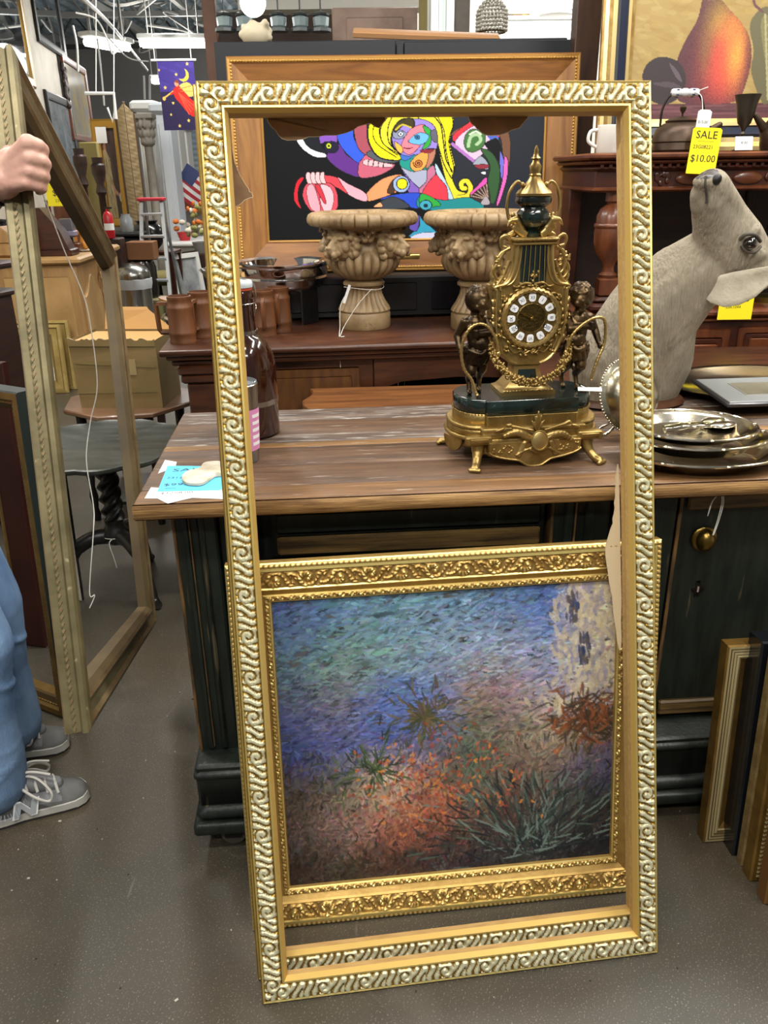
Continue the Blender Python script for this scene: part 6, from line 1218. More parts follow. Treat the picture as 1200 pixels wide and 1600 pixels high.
for a in (-156, -44, 80):
    b = MB(); b.tube(spline([(.02, 0, .23), (.08, 0, .235), (.15, 0, .20), (.19, 0, .12), (.215, 0, .04), (.235, 0, .018), (.25, 0, .02)], 6), [.03]*6+[.028]*6+[.025]*6+[.022]*6+[.02]*6+[.017]*7, 10); o = b.build('leg', BLACKW, tt, 60); o.rotation_euler.z = R(a)
b = MB(); b.tube(spline([(.0, -.05, .235), (-.01, -.058, .22), (0, -.06, .16), (.004, -.058, .12)], 5), .002, 5); b.tube([(.053*math.cos(t), .053*math.sin(t), .238) for t in [2*PI*i/24 for i in range(24)]], .0015, 5, 0, True); b.build('tag_string', STRING, tt, 40)
# octagonal table with the carton
oz = .55; o0 = at(196, 636, oz); ot = thing('octagonal_table', 'brown octagonal table with turned dark legs under the cardboard carton', 'table', (o0.x-.02, o0.y+.14, 0), R(12)); 
b = MB(); b.prism([(.30*math.cos(R(22.5+45*k)), .30*math.sin(R(22.5+45*k))) for k in range(8)], oz-.022, oz, 0, None, .005); b.build('table_top', mat('walnut_top', lin('5d4230'), .35, col2=lin('7a5a42'), scale=4, coat=.3), ot, 40)
for k in range(8):
    if k % 2 == 0: a = R(22.5+45*k); MB().lathe([(.015, 0), (.02, .03), (.012, .06), (.02, .12), (.012, .17), (.02, .23), (.012, .28), (.02, .34), (.013, .39), (.022, .45), (.022, oz-.02)], 16, 0, T(.23*math.cos(a), .23*math.sin(a), 0)).build('leg', BLACKW, ot, 40)
b = MB(); b.prism([(.2*math.cos(R(22.5+45*k)), .2*math.sin(R(22.5+45*k))) for k in range(8)], .10, .12, 0, None, .004); b.build('lower_shelf', BLACKW, ot, 40)
CARD = mat('cardboard', lin('6e5a34'), .65, col2=lin('7d683e'), scale=4, bump=.1, bscale=30, coat=.25); CARDI = mat('cardboard_inside', lin('b8905a'), .75)
bx = thing('cardboard_box', 'taped cardboard carton with torn open flap on the octagonal table', 'box', (o0.x+.0, o0.y+.12, oz), R(-4))
b = MB(); bw, bd, bh = .185, .135, .30
b.loft([[(-bw, -bd, 0), (bw, -bd, 0), (bw, bd, 0), (-bw, bd, 0)], [(-bw*1.06, -bd, bh*.7), (bw*1.02, -bd*1.05, bh*.7), (bw, bd, bh*.7), (-bw, bd, bh*.7)], [(-bw*1.08, -bd*1.02, bh), (bw, -bd*1.02, bh), (bw, bd, bh), (-bw*1.02, bd, bh)]], False, 0)
b.add([(-bw*1.04, -bd*.98, bh*.97), (bw*.97, -bd*.98, bh*.97), (bw*.97, bd*.97, bh*.97), (-bw*.98, bd*.97, bh*.97)], [(0, 1, 2, 3)], 1); b.add([(-bw, -bd, .001), (bw, -bd, .001), (bw, bd, .001), (-bw, bd, .001)], [(3, 2, 1, 0)], 0)
b.build('carton', [CARD, CARDI], bx, 0)
b = MB(); rr = random.Random(6); pts = [(-bw*1.08+2.08*bw*i/30, bh+rr.uniform(-.004, .012)) for i in range(31)]
b.prism([(-bw*1.08, bh-.025)]+[(bw, bh-.025)]+pts[::-1], 0, .006, 0, T(0, -bd*1.02, 0) @ RX(90)); b.build('torn_rim', CARD, bx, 0)
b = MB(); b.loft([[(-bw*.75, bd*.98, bh), (bw*.98, bd*.98, bh)], [(-bw*.68, bd*1.02, bh+.085), (bw*.4, bd*1.1, bh+.085), ][:2], [(-bw*.66, bd*1.05, bh+.10), (bw*.35, bd*1.12, bh+.098)]], closed=False, mi=0); b.build('open_flap', CARDI, bx, 0)
TAPE = mat('packing_tape', lin('a08c5c'), .12, 0, trans=.5, coat=1.)
for k in range(2): z = .07+.12*k; b = MB(); b.box(-bw*1.02, bw*.9, -bd*1.05-.0016, -bd*1.05-.001, z, z+.012, 0, 0, RY(rr.uniform(-3, 3))); b.build('tape_strip', TAPE, bx, 0)
b = MB(); b.box(.03, .09, -bd*1.05-.002, -bd*1.05-.001, .15, .22, 0, 0); b.build('box_label', mat('label_tan', lin('8d7a52'), .6), bx, 0)
# black folded board leaning under the tea table
# ---------------------------------------------------------------- carved dark cabinet at the far left
cb = thing('carved_cabinet', 'dark carved wood cabinet with turned spindles at the left edge, behind the held frame', 'cabinet', (-1.84, 3.35, 0), R(-14)); zt_ = at(20, 430, Y=3.2).z; zl_ = at(20, 482, Y=3.2).z
b = MB(); b.box(-1.1, .0, 0, .5, .08, zl_-.03, .004, 0); b.box(-1.12, .02, -.03, .52, zl_-.03, zl_, .01, 0); b.box(-1.12, .02, -.02, .52, 0, .1, .01, 0); 
for x in (-.06, -.30, -.54): b.box(x-.03, x+.03, -.02, .0, .1, zl_-.04, .008, 0)
for x in (-.26, -.5): b.box(x+.02, x+.15, -.012, .0, .2, zl_-.1, .006, 1)
for z in (.3, .62): b.box(-.1, -.01, -.03, 0, z, z+.025, .006, 0)
b.build('case', [MAHOX, MAHO], cb, 40)
b = MB(); b.box(-1.14, .03, -.04, .53, zt_-.035, zt_, .012, 0); b.build('upper_shelf', MAHOX, cb, 40)
for k in range(6):
    x = -.05-k*.11; h = zt_-.035-zl_; MB().lathe([(.024, 0), (.03, .008), (.014, h*.2), (.03, h*.42), (.032, h*.55), (.014, h*.75), (.028, h*.9), (.028, h)], 16, 0, T(x, .02, zl_)).build('spindle', MAHOX, cb, 40)
# ---------------------------------------------------------------- pale wood buffet far left and the things on it
BX = -2.25; BYY = 6.19; bz = at(122, 402, Y=BYY).z
bf = thing('pale_buffet', 'pale carved wood buffet on scroll feet in the left aisle, crowded with small things', 'buffet', (BX, BYY, 0), R(3))
b = MB(); b.box(-.62, -.02, .02, 1.15, .16, bz-.05, .006, 0); b.box(-.65, .03, -.03, 1.2, bz-.05, bz, .015, 1)
b.box(-.56, -.08, .012, .022, .24, bz-.14, .005, 1)
for y0, y1 in ((.10, .54), (.64, 1.1)):
    arch = [(y0, .3), (y1, .3), (y1, bz-.3)]+[(y1-(y1-y0)*i/12, bz-.3+.12*math.sin(PI*i/12)-.03*math.sin(PI*i/12*3)) for i in range(1, 12)]+[(y0, bz-.3)]
    b.prism(arch, -.03, .0, 1, RZ(90) @ RX(90), .006)
b.build('case', [PINE, mat('pale_wood_trim', lin('bb9562'), .5, col2=lin('a78350'), scale=4)], bf, 40)
for x, y in ((-.02, .06), (-.02, 1.1), (-.58, .06)):
    b = MB(); b.tube(spline([(x, y, .26), (x+.02, y, .18), (x-.01, y, .08), (x+.03, y, .03), (x+.04, y, .05)], 5), [.055]*8+[.045]*8+[.04]*5, 10); b.build('scroll_foot', PINE, bf, 60)
rr = random.Random(2); b = MB()
for y0 in (.59,):
    for k in range(10): b.ball((.0, y0+rr.uniform(-.02, .02), bz-.12-.03*k), (.012, .02, .022), 8)
melt(b, 'carved_drop', PINE, bf, .007, 1)
def on_bf(px, py): p = at(px, py, bz); return Vector((p.x, p.y, bz))
def solo(b, name, m, label, cat, loc=None, group=None, ang=40, rz=0): return tag(b.build(name, m, None, ang, loc, rz), label, cat, group)
p = on_bf(92, 399); b = MB(); b.box(-.13, .13, -.09, .09, 0, .05, .008); b.loft([[(-.11, y, .05), (.11, y, .05), (.06, y, .18), (-.06, y, .34), (-.13, y, .34)] for y in (-.07, .07)], True); solo(b, 'slant_front_box', MAHO, 'dark red-brown slant-front wooden box on the pale buffet, near its corner', 'box', p)
p = on_bf(76, 400); b = MB(); b.box(-.06, .06, -.09, .09, 0, .2, .004, 0); b.box(-.01, .06, -.0925, -.09, .06, .2, 0, 1); solo(b, 'wooden_book_box', [MAHO, WPAPER], 'small brown upright box with white sheet on the pale buffet', 'box', p+Vector((-.12, -.03, 0)))
p = on_bf(112, 394)
for k, (w_, d_, h_, m_, lb) in enumerate(((.16, .11, .07, MAHOM, 'flat brown wooden box at the bottom of the little stack on the buffet'), (.10, .09, .05, SILVER, 'small silver box stacked on the flat brown wooden box'), (.12, .08, .04, mat('lilac_box', lin('8d88a0'), .4), 'lilac-grey box third in the little stack on the buffet'), (.10, .07, .09, mat('pewter_box', lin('9a98a2'), .3, .7), 'pewter-grey box topping the little stack on the buffet'))):
    b = MB(); b.box(-w_/2, w_/2, -d_/2, d_/2, 0, h_, .006); solo(b, 'small_box', m_, lb, 'box', p.copy(), 'little boxes stacked on the buffet'); p.z += h_+.0005
p = on_bf(134, 392); b = MB(); b.lathe([(.001, 0), (.09, 0), (.12, .012), (.118, .016), (.001, .008)], 30); solo(b, 'plate', mat('ivory_plate', lin('c9c0ac'), .4), 'ivory plate on the pale buffet with an orange figurine on it', 'plate', p)
AMBF = mat('orange_resin', lin('d08a30'), .4); b = MB(); b.cap((0, 0, .02), (0, 0, .07), .04, .03); b.ball((0, 0, .11), .032); b.cap((-.03, 0, .1), (-.07, 0, .13), .012, .014); b.cap((.03, 0, .1), (.07, 0, .12), .012, .014); b.cap((-.015, 0, .02), (-.03, 0, -.0), .016, .014); b.cap((.015, 0, .02), (.03, 0, 0), .016, .014)
o = melt(b, 'figurine', AMBF, None, .006, 2, loc=p+Vector((0, 0, .03))); tag(o, 'orange resin figurine on the ivory plate', 'figurine')
for k in range(6): b = MB(); b.ball((0, 0, .016), .016, 10); solo(b, 'red_bauble', mat('berry_red', lin('b02a26'), .3) if k % 2 == 0 else mat('dusty_rose', lin('b08a86'), .4), ('shiny red bauble lying between the little boxes and the ivory plate' if k % 2 == 0 else 'dusty pink bauble lying between the little boxes and the ivory plate'), 'bauble', on_bf(119, 392)+Vector((.05*(k % 3)-.05, .05*(k//3)-.02, 0)), 'baubles on the buffet')
p = on_bf(101, 385); b = MB(); b.lathe([(.001, 0), (.05, 0), (.06, .06), (.05, .16), (.022, .24), (.02, .34), (.028, .36), (.001, .36)], 24); solo(b, 'oxblood_vase', mat('oxblood_glaze', lin('5d1d16'), .25, coat=.4), 'tall oxblood bottle vase on the pale buffet behind the held frame', 'vase', p+Vector((-.22, .35, 0)))
lp = thing('table_lamp', 'table lamp with cream shade at the back of the pale buffet', 'lamp', on_bf(88, 385)+Vector((-.1, .7, 0))); b = MB(); b.lathe([(.001, 0), (.08, 0), (.03, .04), (.05, .14), (.02, .26), (.012, .45)], 24); b.build('base', BRASSO, lp, 40); MB().lathe([(.19, .36), (.11, .58), (.108, .58), (.187, .36)], 32, caps=False).build('lamp_shade', mat('cream_shade', lin('d8cfa8'), .8, emit=.25), lp, 40)
p = on_bf(97, 390); b = MB(); b.box(-.11, .11, -.001, .001, 0, .2, 0, 0); b.text('SALE', .06, T(0, -.0018, .165) @ RX(90), 1); b.text('$250', .065, T(0, -.0018, .095) @ RX(90), 1); b.text('23F0711', .03, T(0, -.0018, .04) @ RX(90), 1); solo(b, 'sale_card', [YELLOW, INK], 'yellow sale card reading 250 dollars standing up among things on the buffet', 'price tag', Vector((at(97, 312, Y=6.75).x, 6.75, at(97, 322, Y=6.75).z)), rz=R(10)); 
b = MB(); b.box(-.02, .02, -.02, .02, 0, 1, 0); 
zc_ = at(97, 322, Y=6.75).z; b = MB(); b.box(-.07, .07, -.06, .06, 0, zc_-bz, .006); solo(b, 'cherry_wood_box', MAHOM, 'cherry wood box on the buffet with the yellow sale card on top', 'box', Vector((at(97, 312, Y=6.75).x, 6.78, bz)))
p = on_bf(16, 401); b = MB(); b.box(-.22, .22, -.12, .12, 0, .1, .02); b.prism([(-.2, .1), (.2, .1), (.2, .16), (.12, .2), (.06, .17), (0, .22), (-.1, .18), (-.2, .2)], -.1, .1, 0, RX(90), .01); solo(b, 'carved_pale_crest', PINE, 'pale carved wooden crest piece on the buffet at the left photo edge', 'furniture piece', p)
p = on_bf(14, 395); b = MB(); b.lathe([(.001, 0), (.07, 0), (.11, .06), (.12, .12), (.11, .125), (.001, .1)], 24); rr = random.Random(4)
for k in range(30): b.tube(spline([(rr.uniform(-.05, .05), rr.uniform(-.05, .05), .1), (rr.uniform(-.14, .14), rr.uniform(-.1, .1), .2), (rr.uniform(-.2, .2), rr.uniform(-.1, .1), .16+rr.uniform(0, .1))], 4), .008, 5, 1)
solo(b, 'planter', [mat('clay', lin('9a7a58'), .7), mat('black_twigs', lin('17181a'), .5)], 'round clay planter of black curly twigs at the left photo edge', 'planter', p+Vector((-.04, .3, .0)), ang=50)
# pale gold frames leaning on the buffet end
PG = mat('cream_gilt', lin('c0a868'), .45, .35, col2=lin('a88e50'), scale=10)
for k, (px, py, pt, lab) in enumerate(((108, 613, 505, 'pale gold frame with cream mat leaning on the end of the buffet, in front'), (117, 610, 500, 'second pale gold frame behind the first at the end of the buffet'))):
    q = at(px, py, 0); hh = at(px-6, pt, Y=q.y+.08).z; M_ = lean_matrix((q.x-.62, q.y-.02+.05*k, .002), 0, R(5)) @ T(0, 0, -.03)
    o = thing('picture_frame', lab, 'picture frame', M=M_, group='pale gold frames by the buffet'); frame(o, .62, hh, [(0, 0, 0, None), (0, .03, 0, None), (.02, .034, 1, None), (.03, .024, 0, None), (.07, .02, 1, None), (.09, .01, 0, None), (.095, 0, 0, None)], [PG, mat('cream_gilt_dark', lin('8d7440'), .5, .3)])
    if k == 0: b = MB(); b.box(.085, .535, .085, hh-.085, .002, .006, 0, 0); b.box(.44, .53, .09, .19, .006, .0075, 0, 1); b.build('mat_board', [mat('mat_cream', lin('c4ae84'), .7), WPAPER], o, 0)
# ---------------------------------------------------------------- mirrors and pictures on the left wall
WI = WL.inverted()
def on_wall(px, py):
    d = (_f + CR*((px-600)/F) + CU*((800-py)/F)); o_ = WI @ Vector((0, 0, CAM_H)); e = WI.to_3x3() @ d; t = (0-o_.x)/e.x; h = o_+e*t; return h.y, h.z
def wall_frame(name, label, cat, near_px, far_px, py_top, py_bot, prof, mats, inner=None, im=None, pyt_at=None):
    s0 = on_wall(near_px, 200)[0]; s1 = on_wall(far_px, 200)[0]; xb = pyt_at or (near_px+far_px)/2
    zb = on_wall(xb, py_bot)[1]; zt2 = on_wall(xb, py_top)[1]
    M_ = WL @ T(.002, s0, zb) @ Matrix(((0, 0, 1, 0), (1, 0, 0, 0), (0, 1, 0, 0), (0, 0, 0, 1)))
    o = thing(name, label, cat, M=M_); w_, h_ = s1-s0, zt2-zb; frame(o, w_, h_, prof, mats)
    if im: i_ = prof[-1][0]-.01; b = MB(); b.box(i_, w_-i_, i_, h_-i_, .002, .012, 0); b.build(inner, im, o, 0)
    return o, w_, h_
FP = [(0, 0, 0, None), (0, .03, 0, None), (.02, .04, 0, None), (.07, .035, 1, None), (.09, .03, 0, None), (.1, 0, 0, None)]
BF = [BLACK, mat('silver_slip', lin('8d8d8c'), .3, .8)]
WD = [mat('red_brown_wood', lin('5d3018'), .4, col2=lin('7a4424'), scale=4), mat('red_brown_wood_b', lin('6d3a1e'), .35)]
wall_frame('wall_mirror', 'tall gilt-framed mirror high on the left wall above the held frame', 'mirror', -40, 62, -220, 130, FP, [mat('wall_gilt', lin('9a7838'), .4, .6), mat('wall_gilt_grey', lin('8a8880'), .35, .7)], 'mirror_pane', GLASS, 30)
wall_frame('wall_mirror', 'black-framed mirror on the left wall, uppermost beside the ceiling', 'mirror', 79, 117, -150, 92, FP, BF, 'mirror_pane', GLASS, 98)
wall_frame('wall_picture', 'black and silver framed grey picture low on the left wall', 'picture', 76, 113, 152, 290, FP, BF, 'picture_sheet', mat('grey_print', lin('8d9296'), .2, col2=lin('5d6266'), scale=3), 95)
wall_frame('wall_picture', 'narrow red-brown framed picture on the left wall, right of the black ones', 'picture', 109, 143, 105, 222, FP, WD, 'picture_sheet', mat('pale_print', lin('8a8a90'), .2, col2=lin('b5a060'), scale=3), 126)
s_, z_ = on_wall(98, 132); b = MB(); rr = random.Random(1)
for k in range(26): b.ball((rr.uniform(-.1, .1), 0, rr.uniform(-.24, .24)), (.05, .03, .045), 8)
o = melt(b, 'carved_plaque', mat('plaque_brown', lin('3a2a20'), .6), None, .014, 1); o.matrix_world = WL @ T(.035, s_, z_) @ RZ(90); tag(o, 'small dark carved wooden plaque on the left wall between the framed pictures', 'plaque')
# ---------------------------------------------------------------- posts, portrait, mirrors and white architectural pieces along the far left
def post(px, pyt, pyb, Y, r, m, label, name='bed_post', group=None):
    t = at(px, pyt, Y=Y); zt = t.z; h = zt
    b = MB(); b.lathe([(r*1.1, 0), (r*1.1, h*.3), (r*.8, h*.34), (r*1.2, h*.38), (r*.9, h*.5), (r*.75, h*.8), (r*1.2, h*.82), (r*.8, h*.86), (r*1.5, h*.92), (r*1.5, h*.96), (r*1.1, h*.97), (r*1.2, h), (.001, h)], 20); solo(b, name, m, label, 'post', (t.x, Y, 0), group)
post(122, 232, 360, 8.3, .042, MAHOX, 'dark turned bed post, nearer of the two beside the left wall', group='bed posts by the left wall'); post(151, 246, 400, 8.1, .042, MAHOX, 'dark turned bed post with cup top left of the portrait', group='bed posts by the left wall')
t_ = at(138, 222, Y=8.6); b = MB(); b.box(-.09, .09, -.03, .03, 0, t_.z, .01); solo(b, 'olive_board', mat('olive_paint', lin('8a7d48'), .6), 'tall olive-painted board standing between the dark bed posts', 'board', (t_.x, 8.6, 0))
YP = 9.6; a_, c_ = at(138, 186, Y=YP), at(204, 310, Y=YP); po = thing('framed_portrait', 'gold-framed portrait of a woman in beige gown on a brown ground, far left', 'painting', M=lean_matrix((a_.x, YP, c_.z-.3), R(-6), R(3)))
pw_, ph_ = c_.x-a_.x, a_.z-c_.z+.3; frame(po, pw_, ph_, FP, [mat('portrait_gilt', lin('b58a3a'), .35, .7), GOLDP])
pcan = Canvas(100, 160, 50, 80, lin('4a3a36')); rg = random.Random(5)
for k in range(300): pcan.dab(rg.uniform(0, 100), rg.uniform(0, 160), 20, 5, 1.4, lin(rg.choice(['4d3d38', '443430', '54443c'])), .5)
pcan.shape([(10, 40), (28, 38), (44, 56), (52, 90), (60, 130), (58, 160), (0, 160), (0, 60)], lin('a8966e')); pcan.shape([(14, 18), (24, 14), (30, 24), (28, 38), (20, 42), (13, 32)], lin('c09078')); pcan.shape([(10, 22), (18, 8), (30, 12), (31, 22), (22, 18), (14, 30)], lin('2a1c16')); pcan.shape([(44, 84), (60, 104), (80, 112), (78, 118), (56, 112), (44, 98)], lin('b5846a')); pcan.disc(90, 120, 9, 8, lin('c8c4bc'))
for k in range(160): pcan.dab(rg.uniform(4, 50), rg.uniform(50, 158), 16, 3, 1.3+rg.gauss(0, .2), lin(rg.choice(['8a7a54', 'b5a47c', 'c2b490', '786a48'])), .6)
pcan.build('canvas', pw_-.16, ph_-.16, po, vmat('oil_paint_old', .4, .1), T(.08, .08, .008)); b = MB(); b.box(-.06, .06, -.002, .0, -.08, .08, 0); b.M = I4; o = b.build('price_tag', WPAPER, po, 0); o.matrix_local = T(.12, ph_-.16, .05) @ RX(-90)
YM = 9.3; a_, c_ = at(190, 158, Y=YM), at(216, 330, Y=YM); mo = thing('pier_mirror', 'tall narrow gilt mirror in carved frame beside the white column', 'mirror', M=lean_matrix((a_.x, YM, max(.02, c_.z-.9)), R(20), R(2))); frame(mo, (c_.x-a_.x)*1.1, a_.z-max(.02, c_.z-.9), [(0, 0, 0, None), (0, .05, 0, None), (.02, .06, 1, (relief_lump, .09, .006, 8, 6, 1, .7)), (.1, .04, 0, None), (.12, 0, 0, None)], [mat('pier_brown', lin('4a3524'), .55), mat('pier_gilt', lin('7a6848'), .5, .2)])
b = MB(); b.box(.08, (c_.x-a_.x)*1.1-.08, .08, a_.z-max(.02, c_.z-.9)-.08, .004, .014, 0); b.build('mirror_pane', GLASS, mo, 0)
def box_between(px0, px1, pyt, Y, depth, m, name, label, cat, zb=0, inset=True):
    a, c = at(px0, pyt, Y=Y), at(px1, pyt, Y=Y); b = MB(); w_ = c.x-a.x; h_ = a.z-zb; b.box(0, w_, 0, depth, 0, h_, .01, 0)
    if inset: b.box(w_*.15, w_*.85, -.02, .01, h_*.08, h_*.9, .015, 0); b.box(-.06, w_+.06, -.06, depth, h_-.12, h_, .03, 0); b.box(-.03, w_+.03, -.03, depth, 0, .2, .02, 0)
    return solo(b, name, m, label, cat, (a.x, Y, zb))
box_between(210, 235, 157, 10.9, .4, WHITE, 'white_pilaster', 'tall white painted pilaster panel behind the grey carved column', 'pilaster')
t_ = at(226, 178, Y=10.0); cl = thing('carved_column', 'weathered grey column with leafy capital standing before the white pilaster', 'column', (t_.x, 10.0, 0)); GRYW = mat('weathered_grey', lin('9a958a'), .7, col2=lin('7d776c'), scale=5)
h_ = t_.z; b = MB(); b.lathe([(.08, 0), (.08, .12), (.065, .16), (.055, .3), (.047, h_-.34), (.05, h_-.33)], 28, 0, None, lambda a, z: 1-.05*abs(math.sin(a*8)) if z > .2 else 1); b.build('shaft', GRYW, cl, 40)
b = MB(); rr = random.Random(2)
b.lathe([(.05, h_-.34), (.055, h_-.26), (.08, h_-.06), (.001, h_-.05)], 20); b.box(-.1, .1, -.1, .1, h_-.05, h_)
for ring_, z in ((.062, h_-.28), (.075, h_-.2), (.09, h_-.11)):
    for k in range(10): a = 2*PI*k/10+z*3; b.ball((ring_*math.cos(a), ring_*math.sin(a), z), (.024, .024, .045), 8)
melt(b, 'capital', GRYW, cl, .011, 1)
for k, (x0, x1, yt, Y) in enumerate(((240, 262, 160, 10.6), (262, 276, 176, 11.8), (276, 289, 190, 13.0))):
    box_between(x0, x1, yt, Y, .35, mat('bluish_white', lin('cfd6de'), .5) if k == 0 else WHITE, 'white_door_surround', ('bluish white carved door surround, nearest of the three past the grey column', 'white door surround in the middle of the three past the grey column', 'white door surround farthest back of the three past the grey column')[k], 'door surround', group) if False else box_between(x0, x1, yt, Y, .35, mat('bluish_white', lin('cfd6de'), .5) if k == 0 else WHITE, 'white_door_surround', ('bluish white carved door surround, nearest of the three past the grey column', 'white door surround in the middle of the three past the grey column', 'white door surround farthest back of the three past the grey column')[k], 'door surround')
# step ladder
a0, a1 = at(224, 312, Y=9.0), at(266, 470, Y=8.3); ld = thing('step_ladder', 'aluminium step ladder in front of the white door surrounds', 'ladder', (at(245, 400, Y=8.5).x, 8.5, 0)); lh = a0.z; ALU = mat('aluminium', lin('b9bec2'), .35, .8)
for s in (-1, 1):
    b = MB(); b.tube([(s*.16, -.3, 0), (s*.10, .05, lh)], .025, 4); b.build('side_rail', ALU, ld, 0); b = MB(); b.tube([(s*.14, .4, 0), (s*.09, .08, lh)], .018, 4); b.build('rear_leg', ALU, ld, 0)
for k in range(6): t = (k+.6)/6.2; w_ = .16-.06*t; b = MB(); b.box(-w_, w_, -.3+.35*t-.05, -.3+.35*t+.05, lh*t-.012, lh*t+.012, .004); b.build('step', ALU, ld, 0)
b = MB(); b.box(-.13, .13, -.02, .12, lh, lh+.03, .006); b.build('top_cap', mat('red_cap', lin('c02a3c'), .5), ld, 0)
# roll-up door, flag, wall of the hall end
q0, q1 = at(262, 192, Y=20), at(330, 330, Y=20); b = MB(); hh = at(290, 196, Y=20).z
rows_ = [(0, z, .03*(k % 2)) for k, z in enumerate([hh*i/44 for i in range(45)])]
b.loft([[(q0.x-.6, 20+o_, z) for _, z, o_ in rows_], [(q1.x+1.5, 20+o_, z) for _, z, o_ in rows_]], closed=False); d_ = b.build('door_1', mat('roller_grey', lin('98a6ae'), .5, .3), ang=0, fix=False); struct(d_)
b = MB(); b.box(q0.x-4.5, q0.x-.6, 20, 20.2, 0, 4.3); b.box(q1.x+1.5, 4.6, 20, 20.2, 0, 4.3); b.box(q0.x-.6, q1.x+1.5, 20, 20.2, hh, 4.3); struct(b.build('wall_end', mat('hall_grey', lin('7c7a76'), .8), ang=0))
t_ = at(282, 272, Y=11.2); fg = thing('small_flag', 'small striped flag on a stick leaning by the roller door', 'flag', t_); b = MB()
RED = mat('flag_red', lin('b5303a'), .7); BLU = mat('flag_blue', lin('3a4470'), .7)
for k in range(9): b.loft([[(x, .02*math.sin(x*14+k*.3), .16-.045*k) for x in [i*.05 for i in range(10)]], [(x, .02*math.sin(x*14+k*.3+.3), .16-.045*(k+1)) for x in [i*.05 for i in range(10)]]], mi=(1 if k % 2 else 0), closed=False)
b.loft([[(x, .02*math.sin(x*14)-.006, .162) for x in [i*.05 for i in range(5)]], [(x, .02*math.sin(x*14+1.2)-.006, -.04) for x in [i*.05 for i in range(5)]]], mi=2, closed=False)
o = b.build('cloth', [RED, WPAPER, BLU], fg, 0, fix=False); o.rotation_euler = (0, R(38), 0); b = MB(); b.tube([(-.02, 0, .2), (-.02, 0, -t_.z+.01)], .012, 6); b.build('stick', OAKM, fg, 40)
# ---------------------------------------------------------------- things crowded around the far end of the aisle
def place(px, pyb, Y): p = at(px, pyb, Y=Y); return Vector((p.x, Y, 0)), p.z
lo, z = place(195, 410, 8.7); b = MB(); b.box(-.24, .24, -.2, .2, 0, at(195, 368, Y=8.7).z, .02); b.box(-.26, .26, -.22, .22, at(195, 368, Y=8.7).z, at(195, 362, Y=8.7).z, .01); solo(b, 'black_bin', BLACK, 'square black bin behind the steel trash can', 'bin', lo)
zbin = at(195, 362, Y=8.7).z
lo, z = place(212, 470, 8.0); tcn = thing('trash_can', 'round brushed steel trash can with domed lid and white liner', 'trash can', lo); h_ = at(212, 440, Y=8).z; h2 = at(208, 412, Y=8).z
MB().lathe([(.001, 0), (.17, 0), (.17, .03), (.165, .04), (.165, h_), (.001, h_)], 36).build('can', STEEL, tcn, 40); MB().lathe([(.172, h_-.06), (.178, h_-.02), (.176, h_+.03), (.165, h_+.035), (.165, h_-.06)], 36, 0, None, lambda a, z: 1+.03*math.sin(a*9+z*30)).build('liner', mat('liner_plastic', lin('c8ccd0'), .3), tcn, 50); MB().lathe([(.17, h_+.03), (.172, h_+.06), (.168, h2-.08), (.14, h2-.03), (.08, h2), (.001, h2+.01)], 36).build('lid', STEEL, tcn, 50)
lo, z = place(236, 395, 8.9); 
def small(px, pyb, Y, prof, name, m, label, cat, n=28, sup=None, supm=None):
    p = at(px, pyb, Y=Y); b = MB(); b.lathe(prof, n); return solo(b, name, m, label, cat, p)
dt = thing('display_table', 'dark wooden display table crowded with jars at the end of the aisle', 'table', (at(222, 430, Y=8.9).x, 9.0, 0)); zt3 = at(222, 392, Y=8.9).z; b = MB(); b.box(-.05, .38, -.2, .2, zt3-.04, zt3, .008); b.build('table_top', MAHO, dt, 40)
for x in (-.02, .35):
    for y in (-.17, .17): b = MB(); b.box(x-.025, x+.025, y-.025, y+.025, 0, zt3-.04, .004); b.build('leg', MAHO, dt, 0)
def small_at(px, Y, zb, prof, name, m, label, cat): b = MB(); b.lathe(prof, 28); return solo(b, name, m, label, cat, (at(px, 390, Y=Y).x, Y, zb))
small_at(234, 8.95, zt3, [(.001, 0), (.08, 0), (.14, .06), (.17, .14), (.15, .23), (.1, .27), (.12, .3), (.001, .3)], 'black_pot', mat('black_glaze', lin('121214'), .2), 'big round black glazed pot on the display table', 'pot')
small_at(203, 8.72, zbin, [(.001, 0), (.06, 0), (.066, .02), (.066, .12), (.045, .15), (.046, .17), (.001, .17)], 'glass_jar', mat('jar_glass', lin('b5bcc0'), .08, 0, trans=.6), 'clear glass jar standing on the square black bin', 'jar')
b = MB(); b.box(-.13, .13, -.1, .1, 0, .17, .006); o = solo(b, 'brown_carton', mat('carton_brown', lin('7d5230'), .6), 'small brown carton on the floor crate stack right of the steel can', 'box', (at(224, 400, Y=8.3).x, 8.3, at(224, 405, Y=8.3).z))
zc4 = at(224, 405, Y=8.3).z; b = MB(); b.lathe([(.001, 0), (.12, 0), (.13, .05), (.13, zc4*.4), (.11, zc4*.48), (.001, zc4*.5)], 28); o = solo(b, 'brown_crock', mat('brown_crock', lin('1d1310'), .2, coat=.5), 'tall dark brown glazed crock under the small brown carton', 'crock', (at(226, 440, Y=8.3).x, 8.3, zc4*.5-.0))
b = MB(); b.box(-.17, .17, -.15, .15, 0, zc4*.5, .01); solo(b, 'green_crate', mat('green_tin', lin('7a7348'), .5), 'dull green tin crate on the floor right of the steel trash can', 'crate', (at(228, 470, Y=8.25).x, 8.3, 0))
b = MB(); b.prism([(-.06, 0), (.06, 0), (.02, .26), (-.02, .26)], -.01, .01, 0, RX(90) @ RX(0)); solo(b, 'floor_sign', YELLOW, 'small yellow floor sign by the green tin crate', 'sign', (at(254, 470, Y=8.6).x, 8.6, 0))
